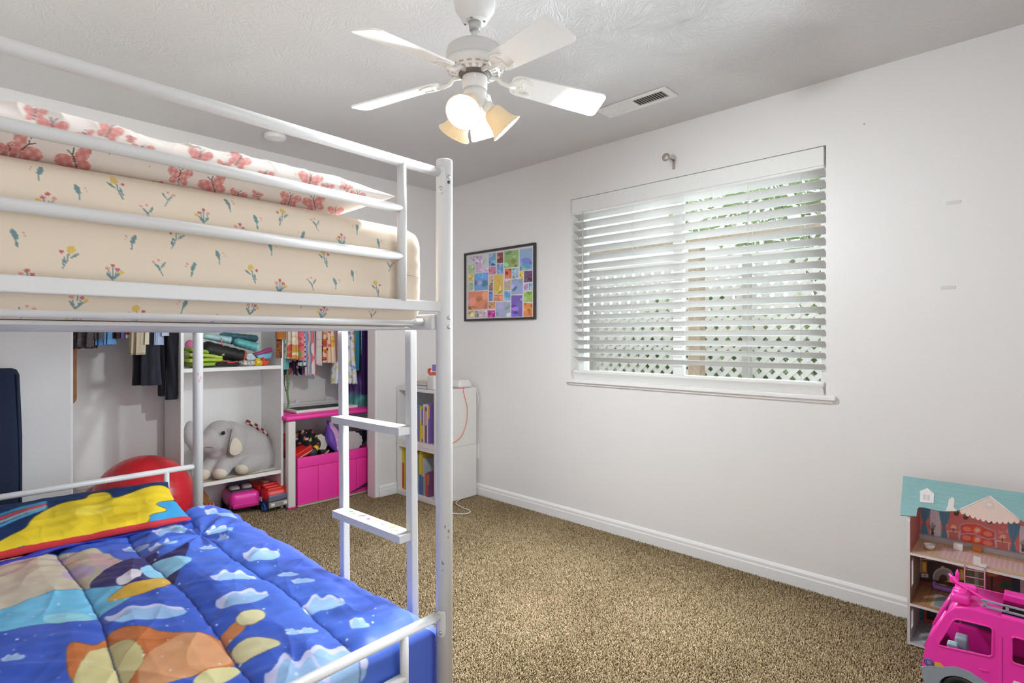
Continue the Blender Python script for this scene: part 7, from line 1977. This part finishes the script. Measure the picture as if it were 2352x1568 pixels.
# interior
MB().box(CXS + .012, CXS + CWD - .012, YE, .235, .125, .130).build('interior_deck', mat('camper_floor', '6a7280', .5), cmp_)
MB().box(CXS + CWD - .060, CXS + CWD - .010, .09, .22, .13, .205).build('interior_wall', hotd, cmp_)
MB().box(CXS + CWD - .030, CXS + CWD - .012, -.02, .215, .206, .300).build('interior_window', drk, cmp_)
MB().rbox((CXS + .10, .205, .165), (.05, .035, .07), .008).build('driver_seat', gry, cmp_)
MB().rbox((CXS + .05, .225, .162), (.035, .028, .055), .006, None).build('passenger_seat', mat('camper_mint', 'a8ccd0', .4), cmp_)
MB().box(CXS + .02, CXS + .16, .01, .10, .13, .16).build('bunk_seat', mat('camper_maroon', '6a1440', .5), cmp_)
# roof: front hinge block, grey folding rails, awning pole with pink flag
MB().rbox((CXS + .055, CYF - .095, zroof + .018), (.085, .05, .03), .010).build('roof_block', hotc, cmp_)
MB().rbox((CXS + .10, CYF - .105, zroof + .03), (.03, .06, .03), .010).build('roof_block', hotc, cmp_)
for dx in (.03, .055, .08): MB().cyl((CXS + dx, CYF - .078, zroof + .034), (CXS + dx, CYF - .112, zroof + .034), .009, 14).build('hinge', hotc, cmp_)
rl2 = MB()
for xx, zz in ((CXS + .030, zroof + .012), (CXS + .030, zroof + .030)):
    rl2.box(xx - .003, xx + .003, YE, .150, zz - .003, zz + .003)
rl2.build('roof_rail', gry, cmp_, bevel=.001)
for i in range(8): MB().box(CXS + .027, CXS + .033, .145 - i * .055, .137 - i * .055, zroof + .012, zroof + .030).build('rail_post', gry, cmp_)
pol = MB().tube([(CXS + .09, CYF - .06, zroof + .070), (CXS + .075, CYF - .085, zroof + .050), (CXS + .05, .150, zroof + .030), (CXS + .045, .10, zroof + .022)], .004, 8)
pol.build('awning_arm', hotc, cmp_)
MB().rbox((CXS + .085, CYF - .075, zroof + .055), (.010, .026, .024), .006).build('flag_plate', hotc, cmp_)
MB().lathe([(0, 0), (.007, .002), (.006, .016), (.001, .030), (0, .030)], 12, Matrix.Translation((CXS + .085, CYF - .083, zroof + .064))).build('flag_tip', hotc, cmp_)
# headlamp decal and lettering
hl = MB(); c_ = CP(2136, 1508)
A = frame((CXS - .0015, .283, .120), (-1, 0, 0)); hl.lathe([(0, 0), (.014, 0), (.014, .0012), (0, .0016)], 24, A)
ho_ = hl.build('headlamp', mat('lamp_lilac', '8f86b8', .3), cmp_)
hr = MB()
for rr_, in ((.0125,), (.0075,)): hr.tube([(CXS - .0033, .283 + rr_ * math.cos(a), .120 + rr_ * math.sin(a)) for a in np.linspace(0, 2 * math.pi, 25)], .0009, 6, caps=False)
hr.build('headlamp_ring', mat('lamp_navy', '3f3a68', .4), ho_)
MB().plate([(.268, .112), (.268, .128), (.252, .130), (.242, .121), (.252, .112)], [], CXS - .0012, CXS + .0002, Matrix(((0, 0, 1, 0), (1, 0, 0, 0), (0, 1, 0, 0), (0, 0, 0, 1)))).build('indicator', mat('lamp_gold', 'd8a03a', .35), cmp_)
tc_ = bpy.data.curves.new('logo', 'FONT'); tc_.body = 'B'; tc_.size = .080; tc_.shear = .28; tc_.extrude = .0006; tc_.offset = .0012
to_ = bpy.data.objects.new('logo', tc_); COL.objects.link(to_)
bpy.context.view_layer.update()
me_ = bpy.data.meshes.new_from_object(to_.evaluated_get(bpy.context.evaluated_depsgraph_get()))
bpy.data.objects.remove(to_)
lt = MB(); Ml = Matrix(((0, 0, -1, CXS - .0062), (-1, 0, 0, .090), (0, 1, 0, .096), (0, 0, 0, 1)))
lt.add([tuple(v.co) for v in me_.vertices], [tuple(p.vertices) for p in me_.polygons], False, Ml); lt.build('lettering', mat('logo_white', 'ece6ea', .4), cmp_)
bpy.data.meshes.remove(me_)
